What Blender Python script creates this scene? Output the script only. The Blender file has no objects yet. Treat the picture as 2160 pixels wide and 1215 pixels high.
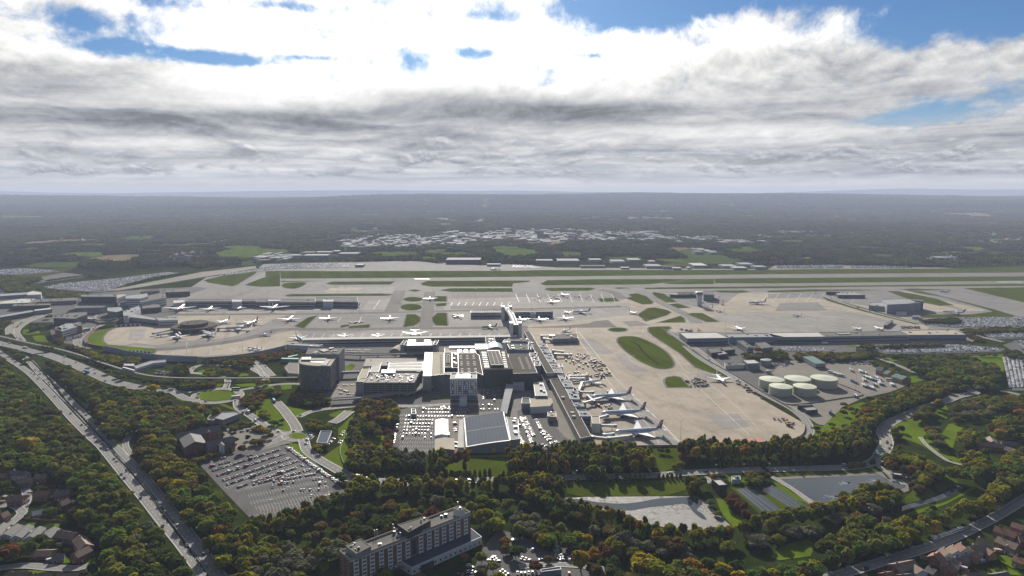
import bpy,math,random
import numpy as np
from mathutils import Vector,Matrix
R=math.radians
random.seed(7)
SC=bpy.context.scene
COL=SC.collection

# ---------------------------------------------------------------- camera
ALT,FPX,HOR=280.0,1440.0,408.0          # height above the apron, focal length in photo pixels, horizon row
PITCH=math.atan((607.5 - HOR) / FPX)
cam=bpy.data.cameras.new('camera');cam.sensor_width=36;cam.lens=24
cam.clip_start=1;cam.clip_end=200000
co=bpy.data.objects.new('camera',cam);COL.objects.link(co)
co.location=(0,0,ALT);co.rotation_euler=(math.pi/2 - PITCH,0,0)
SC.camera=co

# ---------------------------------------------------------------- exposure, sun, sky
SUN_AZ,SUN_EL=R(-5.0),R(25.0)              # azimuth measured from +Y towards +X
SC.view_settings.view_transform='Standard';SC.view_settings.look='None'
SC.view_settings.exposure=0.88;SC.view_settings.gamma=1.0
SC.view_settings.use_curve_mapping=False
SC.cycles.use_denoising=True
SC.cycles.max_bounces=5;SC.cycles.diffuse_bounces=2;SC.cycles.glossy_bounces=2
SC.cycles.transmission_bounces=3;SC.cycles.transparent_max_bounces=12
SC.cycles.volume_bounces=0;SC.cycles.sample_clamp_indirect=4
sl=bpy.data.lights.new('sun','SUN');sl.energy=4.5;sl.angle=R(.5);sl.color=(1,.93,.82)
so=bpy.data.objects.new('sun',sl);COL.objects.link(so)
sdir=Vector((math.sin(SUN_AZ)*math.cos(SUN_EL),math.cos(SUN_AZ)*math.cos(SUN_EL),math.sin(SUN_EL)))
so.rotation_euler=sdir.to_track_quat('Z','Y').to_euler()
so.location=(0,0,900)

# node expression helper -------------------------------------------------
class E:
    """a node socket with arithmetic"""
    def __init__(s,nt,sock): s.nt=nt;s.s=sock
    def _m(s,op,*a,clamp=False):
        n=s.nt.nodes.new('ShaderNodeMath');n.operation=op;n.use_clamp=clamp
        for i,v in enumerate((s,)+a):
            if isinstance(v,E): s.nt.links.new(v.s,n.inputs[i])
            else: n.inputs[i].default_value=v
        return E(s.nt,n.outputs[0])
    def __add__(s,o): return s._m('ADD',o)
    __radd__=__add__
    def __sub__(s,o): return s._m('SUBTRACT',o)
    def __rsub__(s,o): return (s*-1.0)+o
    def __mul__(s,o): return s._m('MULTIPLY',o)
    __rmul__=__mul__
    def __truediv__(s,o): return s._m('DIVIDE',o)
    def pw(s,o): return s._m('POWER',o)
    def clamp(s): return s._m('ADD',0.0,clamp=True)
    def mx(s,o): return s._m('MAXIMUM',o)
    def mn(s,o): return s._m('MINIMUM',o)
    def smooth(s,a,b):
        n=s.nt.nodes.new('ShaderNodeMapRange');n.interpolation_type='SMOOTHSTEP'
        s.nt.links.new(s.s,n.inputs[0]);n.inputs[1].default_value=a;n.inputs[2].default_value=b
        return E(s.nt,n.outputs[0])
    def lin(s,a,b,c=0.,d=1.):
        n=s.nt.nodes.new('ShaderNodeMapRange')
        s.nt.links.new(s.s,n.inputs[0]);n.inputs[1].default_value=a;n.inputs[2].default_value=b
        n.inputs[3].default_value=c;n.inputs[4].default_value=d
        return E(s.nt,n.outputs[0])
def vec(nt,x,y,z):
    n=nt.nodes.new('ShaderNodeCombineXYZ')
    for i,v in enumerate((x,y,z)):
        if isinstance(v,E): nt.links.new(v.s,n.inputs[i])
        else: n.inputs[i].default_value=v
    return E(nt,n.outputs[0])
def noise(nt,v,scale,detail=4,rough=.5,dist=0.,col=False):
    n=nt.nodes.new('ShaderNodeTexNoise')
    if v is not None: nt.links.new(v.s,n.inputs['Vector'])
    n.inputs['Scale'].default_value=scale;n.inputs['Detail'].default_value=detail
    n.inputs['Roughness'].default_value=rough;n.inputs['Distortion'].default_value=dist
    return E(nt,n.outputs[1 if col else 0])
def cmix(nt,f,a,b,mode='MIX'):
    n=nt.nodes.new('ShaderNodeMix');n.data_type='RGBA';n.blend_type=mode
    for s,v in ((n.inputs[0],f),(n.inputs[6],a),(n.inputs[7],b)):
        if isinstance(v,E): nt.links.new(v.s,s)
        elif isinstance(v,(int,float)): s.default_value=v
        else: s.default_value=(*v,1) if len(v)==3 else v
    return E(nt,n.outputs[2])

# ---------------------------------------------------------------- world: Nishita sky with broken cloud
W=bpy.data.worlds.new('World');SC.world=W;W.use_nodes=True
nt=W.node_tree;nt.nodes.clear()
out=nt.nodes.new('ShaderNodeOutputWorld');bg=nt.nodes.new('ShaderNodeBackground')
sky=nt.nodes.new('ShaderNodeTexSky');sky.sky_type='NISHITA';sky.sun_disc=False
sky.sun_elevation=SUN_EL;sky.sun_rotation=SUN_AZ;sky.air_density=1.0;sky.dust_density=.3;sky.ozone_density=2.5
tc=nt.nodes.new('ShaderNodeTexCoord');sp=nt.nodes.new('ShaderNodeSeparateXYZ')
nt.links.new(tc.outputs['Generated'],sp.inputs[0])
dx,dy,dz=(E(nt,sp.outputs[i]) for i in range(3))
az=dx._m('ARCTAN2',dy) * 57.29578
el=dz._m('ARCSINE') * 57.29578
def aze(px,py):                                 # photo pixel -> azimuth, elevation in degrees
    u=(px-1080)/FPX;v=(607.5-py)/FPX
    y=math.cos(PITCH)+v*math.sin(PITCH);z=-math.sin(PITCH)+v*math.cos(PITCH)
    return math.degrees(math.atan2(u,y)),math.degrees(math.atan2(z,math.hypot(u,y)))
def blob(px,py,rx,ry):
    a0,e0=aze(px,py);sa=rx/FPX*57.3;se=ry/FPX*57.3
    a=(az-a0)*(1/sa);e=(el-e0)*(1/se)
    q=(a*a+e*e)*-1.0
    return q._m('EXPONENT')
def blobs(l):
    t=None
    for (x,y,rx,ry,w) in l:
        b=blob(x,y,rx,ry)*w
        t=b if t is None else t+b
    return t
le=(el.mx(0.0)+2.5)._m('LOGARITHM',2.718)
def fb(sx,sy,off,scale,detail,rough,dist=0.,ox=0.,oy=0.):
    return noise(nt,vec(nt,az*sx+ox,le*sy+oy,off),scale,detail,rough,dist)
w1=fb(.05,1.0,9.1,1.3,3,.5)-.5
def warped(sx,sy,off,scale,detail,rough,ox=0.,oy=0.):
    return noise(nt,vec(nt,az*sx+w1*.5+ox,le*sy+w1*.5+oy,off),scale,detail,rough)
n1=warped(.055,1.05,.3,1.5,9,.60)
n1s=warped(.055,1.05,.3,1.5,9,.60,.0,.07)
n2=warped(.12,1.5,2.3,2.2,8,.62)
n2s=warped(.12,1.5,2.3,2.2,8,.62,.0,.05)
holes=blobs([(310,105,150,20,.62),(200,30,170,16,.40),(480,126,110,12,.62),(1340,30,95,42,.95),(350,5,90,16,.5),(600,12,90,10,.45),
               (1640,-10,420,30,.85),(2060,30,220,48,.95),(1920,255,120,22,.75),(2110,205,110,36,.42),(1000,36,120,12,.45),
               (868,130,40,24,.62),(995,110,48,12,.62),(1240,118,30,6,.40),(660,122,60,6,.45),(1560,300,160,16,.15),(110,45,160,12,.35)])
n3=noise(nt,vec(nt,az*.3+w1,le*4.5+w1,6.6),1.6,8,.68)
dens=(n1-.5)*1.3+(n2-.5)*1.3+(n3-.5)*1.3+.47-holes*1.12
back=az._m('ABSOLUTE').smooth(50,100)          # behind the camera the sky is mostly open
relief=(((n1-n1s)*3.2+(n2-n2s)*1.6)*.6).mx(-.25).mn(.3)
glow=blobs([(820,75,560,105,1.0),(560,185,300,36,.45),(1180,120,280,60,.6),(1650,70,260,40,.36),(2100,110,240,40,.2),(900,-330,900,320,1.0),(1700,320,500,30,.12),
              (1500,250,90,40,.15),(80,90,160,30,.35)])
dark=blobs([(120,150,260,34,.46),(900,198,120,20,.35),(1050,228,270,30,.62),(1400,245,260,22,.34),(500,262,420,26,.40),(700,240,200,16,.28),
              (1900,130,360,34,.22),(1500,120,200,20,.20),(1000,40,160,14,.25),(1750,215,480,22,.12),(250,235,300,12,.2),(1650,318,420,10,.28),(2000,340,300,16,.15)])
cover=(dens+dark*.9).smooth(-.22,.40)*(1.0-back*.6)*el.smooth(68,35).mx(.35)
up=el.smooth(4.5,10).mx(.5)
T0=glow*.74-dark*.74+(n1-.5)*.8*up+(n2-.5)*.62*up+relief*up*1.0+.61
streak=noise(nt,vec(nt,az*.03+w1*.4,le*3.2+w1*1.2,5.5),2.0,6,.55)
T0=T0+(streak-.5)*1.5*el.smooth(11,4)
# cumulus rows: puffs with lit tops and grey bases
def cum(off,scale,e0,e1,sx=.22,sy=.36):
    v=noise(nt,vec(nt,az*sx,el*sy,off),scale,9,.60,.3)
    vs=noise(nt,vec(nt,az*sx+.03,el*sy+.16,off),scale,9,.60,.3)
    a=((v-.5)*1.9-(el-e0)._m('ABSOLUTE')*(1/e1)*.30+.15).smooth(.0,.26)
    t=((v-vs)*2.8).mx(-.17).mn(.55)+(el-e0)*(1/e1)*.12+.42
    return a,t
fin_T=T0.mx(.20)
for (off,scale,e0,e1,sx,sy) in ((1.7,1.,4.3,1.5,.16,.36),(4.7,1.0,2.9,1.0,.26,.60),(8.2,1.,1.7,.7,.42,1.0)):
    a_,t_=cum(off,scale,e0,e1,sx,sy)
    a_=a_*(az.smooth(26,10).mx(.35) if off < 2 else 1.0)*.85
    fin_T=fin_T*(1.0-a_)+(t_+glow*.12)*a_
hz=el.smooth(1.5,.1)
lum=fin_T*(1.0-hz*.8)+hz*.60
lum=lum.mx(.15).mn(2.2)*(1.0-back*.62)*(1.0-el.smooth(16,30)*.25)
low=el.smooth(6.5,3.0)
cover=(cover+low).clamp()*(el.smooth(-2,-.5))
lum2=lum*.535
cc=cmix(nt,lum.smooth(.25,.85),(.93,.965,1.035,1),(1.0,.99,.97,1))
cc=cmix(nt,hz,cc,(1.12,1.0,.80,1))
cl=nt.nodes.new('ShaderNodeVectorMath');cl.operation='SCALE'
nt.links.new(cc.s,cl.inputs[0]);nt.links.new(lum2.s,cl.inputs['Scale'])
skys=nt.nodes.new('ShaderNodeVectorMath');skys.operation='SCALE';skys.inputs['Scale'].default_value=.05
nt.links.new(sky.outputs[0],skys.inputs[0])
skyc=cmix(nt,1.0,E(nt,skys.outputs[0]),(.36,.56,.80,1),'MULTIPLY')
fin=cmix(nt,cover,skyc,E(nt,cl.outputs[0]))
nt.links.new(fin.s,bg.inputs[0]);bg.inputs[1].default_value=1.0
nt.links.new(bg.outputs[0],out.inputs[0])
W.cycles.sampling_method='MANUAL';W.cycles.sample_map_resolution=1024

# ---------------------------------------------------------------- photo rows and columns -> points on the place
def G(px,py,z=0.):
    u=(px-1080)/FPX;v=(607.5-py)/FPX
    dz_=-math.sin(PITCH)+v*math.cos(PITCH);dy_=math.cos(PITCH)+v*math.sin(PITCH)
    t=(z-ALT)/dz_
    return (u*t,dy_*t,z)
def proj(x,y,z=0.):
    zz_=z-ALT;d=y*math.cos(PITCH)-zz_*math.sin(PITCH);v=y*math.sin(PITCH)+zz_*math.cos(PITCH)
    return 1080+x/d*FPX,607.5-v/d*FPX
OFF={'A': 520,'B': 700,'C': 911}
def T(t,pts):                                    # map-tile coordinates -> photo pixels
    if t is None: return [tuple(p) for p in pts]
    if t[0]=='S':                               # eight-fold tiles
        ox,oy={'S1': (580,690),'S2': (840,690),'S3': (1040,620)}[t]
        return [(ox+x/7.993,oy+y/7.993) for x,y in pts]
    if t[0]=='F':                               # threefold strips of the far land
        ox={'F1': 0,'F2': 720,'F3': 1440}[t]
        return [(ox+x/3,400+y/3) for x,y in pts]
    ox,oy=540*(int(t[1])-1),OFF[t[0]]
    return [(ox+x/3.996,oy+y/3.996) for x,y in pts]
def TG(t,pts,z=0.): return [G(x,y,z) for x,y in T(t,pts)]

def smooth_closed(P,n=6):
    o=[];N=len(P)
    for i in range(N):
        a,b,c,d=(np.array(P[(i+k-1) % N]) for k in range(4))
        for s in range(n):
            t=s/n
            o.append(tuple(.5*((2*b)+(c-a)*t+(2*a-5*b+4*c-d)*t*t+(3*b-a-3*c+d)*t**3)))
    return o
def smooth_open(P,n=6):
    P=[np.array(p,float) for p in P];P=[2*P[0]-P[1]]+P+[2*P[-1]-P[-2]];o=[]
    for i in range(1,len(P)-2):
        a,b,c,d=P[i-1:i+3]
        for s in range(n):
            t=s/n
            o.append(tuple(.5*((2*b)+(c-a)*t+(2*a-5*b+4*c-d)*t*t+(3*b-a-3*c+d)*t**3)))
    o.append(tuple(P[-2]));return o
def inpoly(xs,ys,poly):
    c=np.zeros(xs.shape,bool);n=len(poly);j=n-1
    for i in range(n):
        xi,yi=poly[i][:2];xj,yj=poly[j][:2]
        m=((yi > ys) !=(yj > ys))
        if yi !=yj: c ^=m & (xs < (xj-xi)*(ys-yi)/(yj-yi)+xi)
        j=i
    return c

# ---------------------------------------------------------------- materials
MATS={}
def base_mat(name):
    m=bpy.data.materials.new(name);m.use_nodes=True;nt=m.node_tree
    b=nt.nodes['Principled BSDF'];MATS[name]=m
    return m,nt,b
def pos(nt):
    g=nt.nodes.new('ShaderNodeNewGeometry');return E(nt,g.outputs['Position'])
def M(name,col,rough=.75,var=.14,scale=.15,spec=.4,col2=None,metal=0.,detail=4):
    """painted, weathered surface: two tones of one colour in world-space noise"""
    if name in MATS: return MATS[name]
    m,nt,b=base_mat(name);p=pos(nt)
    f=noise(nt,p,scale,detail,.6)
    f2=noise(nt,p,scale*9,3,.6)
    f=(f*.6+f2*.4).lin(.32,.68)
    a=tuple(c*(1-var) for c in col);c2=tuple(c*(1+var) for c in (col2 or col))
    nt.links.new(cmix(nt,f,a,c2).s,b.inputs['Base Color'])
    b.inputs['Roughness'].default_value=rough;b.inputs['Specular IOR Level'].default_value=spec
    b.inputs['Metallic'].default_value=metal
    return m
def tint_sock(nt):
    a=nt.nodes.new('ShaderNodeAttribute');a.attribute_type='INSTANCER';a.attribute_name='tint'
    return E(nt,a.outputs['Color'])
def slab_mat(name,col,joint=.06,size=7.6,stain=.35,rough=.9,spec=.05,streak=0.):
    """concrete or asphalt ground: joints, tyre and oil stains, patched tones"""
    m,nt,b=base_mat(name);p=pos(nt)
    s=nt.nodes.new('ShaderNodeSeparateXYZ');nt.links.new(p.s,s.inputs[0])
    X,Y=E(nt,s.outputs[0]),E(nt,s.outputs[1])
    big=noise(nt,p,.006,5,.6,.4);mid=noise(nt,p,.035,5,.65);fine=noise(nt,p,.4,4,.65)
    st=noise(nt,vec(nt,X*.35+Y*.12,Y*.05-X*.02,0.),.11,5,.6)     # long streaks along the traffic
    f=big.lin(.3,.7)*.5+mid.lin(.3,.7)*.35+fine.lin(.3,.7)*.25
    tw=noise(nt,vec(nt,X*.9+Y*.25,Y*.11,3.),.05,4,.55,.8)      # rubber tracks bending with the traffic
    k=f*stain+(1.0-stain*.55)-st.smooth(.54,.70)*(.14+streak)-((tw-.5)._m('ABSOLUTE').smooth(.018,.0))*.13
    if joint:
        for ax in (X,Y):
            g=(ax*(1/size))._m('FRACT');k=k-((g-.5)._m('ABSOLUTE').smooth(.46,.5))*joint*1.6
        # slab bays of slightly different pour
        wn=nt.nodes.new('ShaderNodeTexWhiteNoise');wn.noise_dimensions='2D'
        nt.links.new(vec(nt,(X*(1/(size*5)))._m('FLOOR'),(Y*(1/(size*3)))._m('FLOOR'),0.).s,wn.inputs['Vector'])
        k=k+(E(nt,wn.outputs[0])-.5)*.10
        wn2=nt.nodes.new('ShaderNodeTexWhiteNoise');wn2.noise_dimensions='2D'
        nt.links.new(vec(nt,(X*(1/size)+1e4)._m('FLOOR'),(Y*(1/size))._m('FLOOR'),0.).s,wn2.inputs['Vector'])
        k=k+(E(nt,wn2.outputs[0])-.5)*.06-(E(nt,wn2.outputs[0])).smooth(.965,.97)*.13
    v=nt.nodes.new('ShaderNodeVectorMath');v.operation='SCALE';v.inputs[0].default_value=col
    nt.links.new(k.s,v.inputs['Scale']);nt.links.new(v.outputs[0],b.inputs['Base Color'])
    b.inputs['Roughness'].default_value=rough;b.inputs['Specular IOR Level'].default_value=spec
    return m
def grass_mat(name,a,c,sc=.02,dark=None):
    m,nt,b=base_mat(name);p=pos(nt)
    n1=noise(nt,p,sc,6,.65,.5);n2=noise(nt,p,sc*14,4,.7)
    col=cmix(nt,(n1.lin(.35,.65)*.6+n2.lin(.3,.7)*.45).clamp(),a,c)
    sx=nt.nodes.new('ShaderNodeSeparateXYZ');nt.links.new(p.s,sx.inputs[0])
    mow=((E(nt,sx.outputs[0])*.35+E(nt,sx.outputs[1])*.12)*(1/4.))._m('SINE').smooth(-.3,.3)*.16+.92       # mowing stripes
    dry=noise(nt,p,sc*.6,5,.7).smooth(.52,.66)*.25
    col=cmix(nt,dry,col,(a[0]*2.2+.01,a[1]*1.35,a[2]*1.5+.008))
    v=nt.nodes.new('ShaderNodeVectorMath');v.operation='SCALE';nt.links.new(col.s,v.inputs[0]);nt.links.new(mow.s,v.inputs['Scale']);col=E(nt,v.outputs[0])
    if dark:
        col=cmix(nt,noise(nt,p,sc*2.7,5,.7).smooth(.53,.64),col,dark)
    nt.links.new(col.s,b.inputs['Base Color']);b.inputs['Roughness'].default_value=.9
    b.inputs['Specular IOR Level'].default_value=0.
    bm_=nt.nodes.new('ShaderNodeBump');bm_.inputs['Strength'].default_value=.6;bm_.inputs['Distance'].default_value=.5
    nt.links.new(noise(nt,p,1.1,4,.7).s,bm_.inputs['Height']);nt.links.new(bm_.outputs[0],b.inputs['Normal'])
    return m
CONC=slab_mat('apron concrete',(.335,.292,.235),.07,7.6,.55,streak=.03)
CONCM=slab_mat('dull apron concrete',(.265,.252,.232),.06,7.6,.5,streak=.06)
CONCG=slab_mat('grey apron concrete',(.20,.194,.184),.05,7.6,.40,streak=.06)
ASPH=slab_mat('taxiway asphalt',(.120,.115,.108),0,8,.5,streak=.08)
ASPL=slab_mat('runway asphalt',(.175,.170,.160),0,8,.5,streak=.08)
ROAD=slab_mat('road asphalt',(.215,.210,.200),0,8,.35)
ROADP=slab_mat('pale road',(.235,.225,.205),0,8,.35)
LOT=slab_mat('car park asphalt',(.105,.103,.102),0,8,.4)
LOTP=slab_mat('worn car park asphalt',(.20,.185,.16),0,8,.5)
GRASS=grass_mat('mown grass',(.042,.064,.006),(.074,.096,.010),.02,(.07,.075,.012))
GRASSD=grass_mat('airfield grass',(.042,.062,.008),(.072,.090,.013),.012,(.062,.064,.014))
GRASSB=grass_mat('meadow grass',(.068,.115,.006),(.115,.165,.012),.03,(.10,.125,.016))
SCRUB=grass_mat('rough grass',(.014,.024,.006),(.040,.054,.012),.03,(.016,.020,.008))
ROOFF=M('dull estate roof',(.20,.205,.21),.9,.2,.05,spec=.05)
FLOOR=grass_mat('woodland floor',(.014,.020,.008),(.030,.036,.013),.02)
WHITE=M('white paint',(.66,.66,.64),.6,.05,.2,spec=.2)
LINE=M('road marking paint',(.62,.62,.60),.6,.12,.5)
METAL=M('grey metal',(.32,.33,.34),.4,.12,.3,metal=.3)
DARKM=M('dark metal',(.045,.047,.05),.45,.2,.3)
GLASS=M('window glass',(.035,.045,.055),.25,.3,.15,spec=.8)
GLASSB=M('blue glass',(.05,.085,.12),.15,.25,.15,spec=.8)
RUBBER=M('black rubber',(.02,.02,.02),.8,.1)
ROOFG=M('grey felt roof',(.15,.145,.132),.95,.22,.08,spec=.05)
ROOFD=M('brown ballast roof',(.082,.072,.060),.95,.22,.05,spec=.05)
ROOFW=M('white membrane roof',(.47,.46,.43),.85,.12,.06,spec=.05)
ROOFC=M('cream sheet roof',(.38,.34,.27),.85,.12,.06,spec=.05)
ROOFB=M('light grey sheet roof',(.28,.29,.30),.85,.16,.06,spec=.05)
CLADG=M('grey cladding',(.24,.25,.26),.5,.12,.1)
CLADB=M('blue grey cladding',(.17,.21,.25),.45,.15,.1)
CLADW=M('pale cladding',(.50,.51,.50),.5,.08,.1)
CLADD=M('dark cladding',(.045,.05,.058),.45,.25,.1);HOTELG=M('bronze hotel cladding',(.115,.108,.10),.5,.2,.2)
CONCR=M('precast concrete',(.31,.29,.265),.85,.16,.1,spec=.08)
BRICK=M('red brown brick',(.175,.088,.055),.85,.2,.5,col2=(.21,.11,.07))
BRICKT=M('tan brick',(.33,.21,.13),.85,.15,.5)
TILE=M('brown roof tile',(.215,.155,.115),.85,.25,.4)
TILEG=M('grey roof tile',(.13,.125,.125),.85,.22,.4)
TILER=M('red roof tile',(.22,.12,.08),.85,.22,.4)
GREENR=M('green roof sheet',(.14,.21,.20),.8,.12,.1,spec=.05)
TANK=M('tank paint',(.47,.475,.36),.55,.08,.1)
TANKT=M('tank top paint',(.44,.46,.36),.55,.08,.1)
REDP=M('red barrier paint',(.36,.07,.04),.6,.2,.3)
RUSTW=M('rust brown fence',(.16,.045,.03),.8,.25,.3)
SCREEN=M('blue grey blast wall',(.22,.26,.31),.6,.22,.06)
BARK=M('bark',(.06,.045,.032),.9,.25,1.)
SOLAR=M('dark sheet roof',(.066,.080,.110),.85,.14,.08,spec=.05)
YEL=M('yellow paint',(.60,.40,.03),.5,.1);YELL=M('faded yellow paint',(.28,.22,.08),.9,.1,spec=.05)
GREENM=M('green paint',(.04,.22,.14),.6,.15)
BLUE=M('blue paint',(.03,.06,.22),.4,.1)
REDL=M('red livery paint',(.45,.03,.03),.35,.1)
NAVY=M('navy livery paint',(.02,.03,.12),.35,.1)
ORANGE=M('orange livery paint',(.75,.14,.02),.35,.1)
LBLUE=M('light blue livery paint',(.10,.30,.50),.35,.1)
PLANEW=M('white aircraft paint',(.80,.81,.82),.30,.04,.3,spec=.5)
PLANEG=M('pale blue aircraft paint',(.50,.57,.64),.30,.04,.3,spec=.5)

def tint_mat(name,rough=.35,spec=.5,var=.1):
    m,nt,b=base_mat(name);t=tint_sock(nt)
    f=noise(nt,pos(nt),1.2,3,.5).lin(.3,.7,1-var,1+var)
    v=nt.nodes.new('ShaderNodeVectorMath');v.operation='SCALE'
    nt.links.new(t.s,v.inputs[0]);nt.links.new(f.s,v.inputs['Scale']);nt.links.new(v.outputs[0],b.inputs['Base Color'])
    b.inputs['Roughness'].default_value=rough;b.inputs['Specular IOR Level'].default_value=spec
    return m
CARP=tint_mat('car paint',.42,.45,.05)
def leaf_mat(name):
    m,nt,b=base_mat(name);t=tint_sock(nt);p=pos(nt)
    f=noise(nt,p,.22,3,.6).lin(.3,.7,.75,1.3)
    f2=noise(nt,p,1.9,2,.6).lin(.3,.7,.85,1.18)
    v=nt.nodes.new('ShaderNodeVectorMath');v.operation='SCALE'
    nt.links.new(t.s,v.inputs[0]);nt.links.new((f*f2).s,v.inputs['Scale'])
    # some sprays already turned
    c2=nt.nodes.new('ShaderNodeHueSaturation');c2.inputs['Hue'].default_value=.487;c2.inputs['Saturation'].default_value=1.05
    nt.links.new(v.outputs[0],c2.inputs['Color'])
    col=cmix(nt,noise(nt,p,.16,4,.7).smooth(.50,.64),E(nt,v.outputs[0]),E(nt,c2.outputs[0]))
    nt.links.new(col.s,b.inputs['Base Color']);b.inputs['Roughness'].default_value=.55
    b.inputs['Specular IOR Level'].default_value=0.
    tr=nt.nodes.new('ShaderNodeBsdfTranslucent');nt.links.new(col.s,tr.inputs['Color'])
    mx=nt.nodes.new('ShaderNodeMixShader');mx.inputs[0].default_value=.36
    nt.links.new(b.outputs[0],mx.inputs[1]);nt.links.new(tr.outputs[0],mx.inputs[2])
    nt.links.new(mx.outputs[0],nt.nodes['Material Output'].inputs['Surface'])
    return m
LEAF=leaf_mat('autumn foliage')

# ---------------------------------------------------------------- mesh builder
class MB:
    def __init__(s): s.v=[];s.f=[];s.m=[]
    def face(s,pts,mi=0):
        b=len(s.v);s.v +=[tuple(p) for p in pts];s.f.append(tuple(range(b,b+len(pts))));s.m.append(mi)
    def raw(s,vs,fs,mi=0):
        b=len(s.v);s.v +=[tuple(p) for p in vs]
        for i,f in enumerate(fs): s.f.append(tuple(b+k for k in f));s.m.append(mi if isinstance(mi,int) else mi[i])
    def box(s,x0,y0,z0,x1,y1,z1,mi=0):
        s.raw([(x0,y0,z0),(x1,y0,z0),(x1,y1,z0),(x0,y1,z0),(x0,y0,z1),(x1,y0,z1),(x1,y1,z1),(x0,y1,z1)],
              [(0,3,2,1),(4,5,6,7),(0,1,5,4),(1,2,6,5),(2,3,7,6),(3,0,4,7)],mi)
        return s
    def obox(s,c,ux,L,Wd,z0,z1,mi=0):
        """box centred at c, length L along unit vector ux"""
        ux=Vector(ux).normalized();uy=Vector((-ux.y,ux.x));c=Vector(c[:2]);P=[]
        for a,b in ((-1,-1),(1,-1),(1,1),(-1,1)):
            q=c+ux*(a*L/2)+uy*(b*Wd/2);P.append((q.x,q.y))
        s.prism(P,z0,z1,mi);return s
    def prism(s,poly,z0,z1,mi=0,top=None,bottom=False):
        P=[(p[0],p[1]) for p in poly]
        A=sum(P[i][0]*P[(i+1) % len(P)][1]-P[(i+1) % len(P)][0]*P[i][1] for i in range(len(P)))
        if A < 0: P=P[::-1]
        n=len(P);b=len(s.v)
        s.v +=[(x,y,z0) for x,y in P]+[(x,y,z1) for x,y in P]
        for i in range(n):
            j=(i+1) % n;s.f.append((b+i,b+j,b+n+j,b+n+i));s.m.append(mi)
        s.f.append(tuple(range(b+n,b+2*n)));s.m.append(mi if top is None else top)
        if bottom: s.f.append(tuple(range(b+n-1,b-1,-1)));s.m.append(mi)
        return s
    def cyl(s,x,y,z0,z1,r0,r1=None,n=12,mi=0,cap=True):
        r1=r0 if r1 is None else r1;b=len(s.v)
        for z,r in ((z0,r0),(z1,r1)):
            s.v +=[(x+r*math.cos(2*math.pi*i/n),y+r*math.sin(2*math.pi*i/n),z) for i in range(n)]
        for i in range(n): j=(i+1) % n;s.f.append((b+i,b+j,b+n+j,b+n+i));s.m.append(mi)
        if cap: s.f.append(tuple(range(b+n,b+2*n)));s.m.append(mi)
        return s
    def tube(s,p,q,r,n=5,mi=0):
        p,q=Vector(p),Vector(q);d=(q-p).normalized();u=d.orthogonal().normalized();w=d.cross(u);b=len(s.v)
        for c in (p,q): s.v +=[tuple(c+(u*math.cos(2*math.pi*i/n)+w*math.sin(2*math.pi*i/n))*r) for i in range(n)]
        for i in range(n): j=(i+1) % n;s.f.append((b+i,b+j,b+n+j,b+n+i));s.m.append(mi)
        return s
    def mesh(s,name,mats,o=(0,0,0),smooth=False):
        me=bpy.data.meshes.new(name)
        me.from_pydata([(x-o[0],y-o[1],z-o[2]) for x,y,z in s.v],[],s.f)
        for m in (mats if isinstance(mats,(list,tuple)) else [mats]): me.materials.append(m)
        me.polygons.foreach_set('material_index',s.m)
        if smooth: me.polygons.foreach_set('use_smooth',[True]*len(s.f))
        me.update();return me
def link(name,me,parent=None,loc=(0,0,0),rot=0.):
    o=bpy.data.objects.new(name,me);COL.objects.link(o);o.parent=parent
    o.location=loc;o.rotation_euler=(0,0,rot);return o
def tagged(o,label=None,cat=None,group=None,kind=None):
    for k,v in (('label',label),('category',cat),('group',group),('kind',kind)):
        if v: o[k]=v
    return o
def thing(name,label,cat,loc,rot=0.,group=None):
    return tagged(link(name,None,None,loc,rot),label,cat,group)
def part(name,mb,mats,root,smooth=False):
    """mesh in world coordinates hung on an Empty that has no rotation"""
    return link(name,mb.mesh(name,mats,root.matrix_basis.translation,smooth),root)
def single(name,mb,mats,label,cat,group=None,kind=None,smooth=False):
    n=len(mb.v);c=(sum(v[0] for v in mb.v)/n,sum(v[1] for v in mb.v)/n,min(v[2] for v in mb.v))
    return tagged(link(name,mb.mesh(name,mats,c,smooth),None,c),label,cat,group,kind)
def struct(name,mb,mats,label=None,kind='structure'):
    return tagged(link(name,mb.mesh(name,mats)),label,None,None,kind)
ORD=['first','second','third','fourth','fifth','sixth','seventh','eighth','ninth','tenth']
def ordn(i):
    if i < 10: return ORD[i]
    n=i+1;return '%d%s' % (n,'th' if 10 < n % 100 < 20 else {1: 'st',2: 'nd',3: 'rd'}.get(n % 10,'th'))

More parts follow.
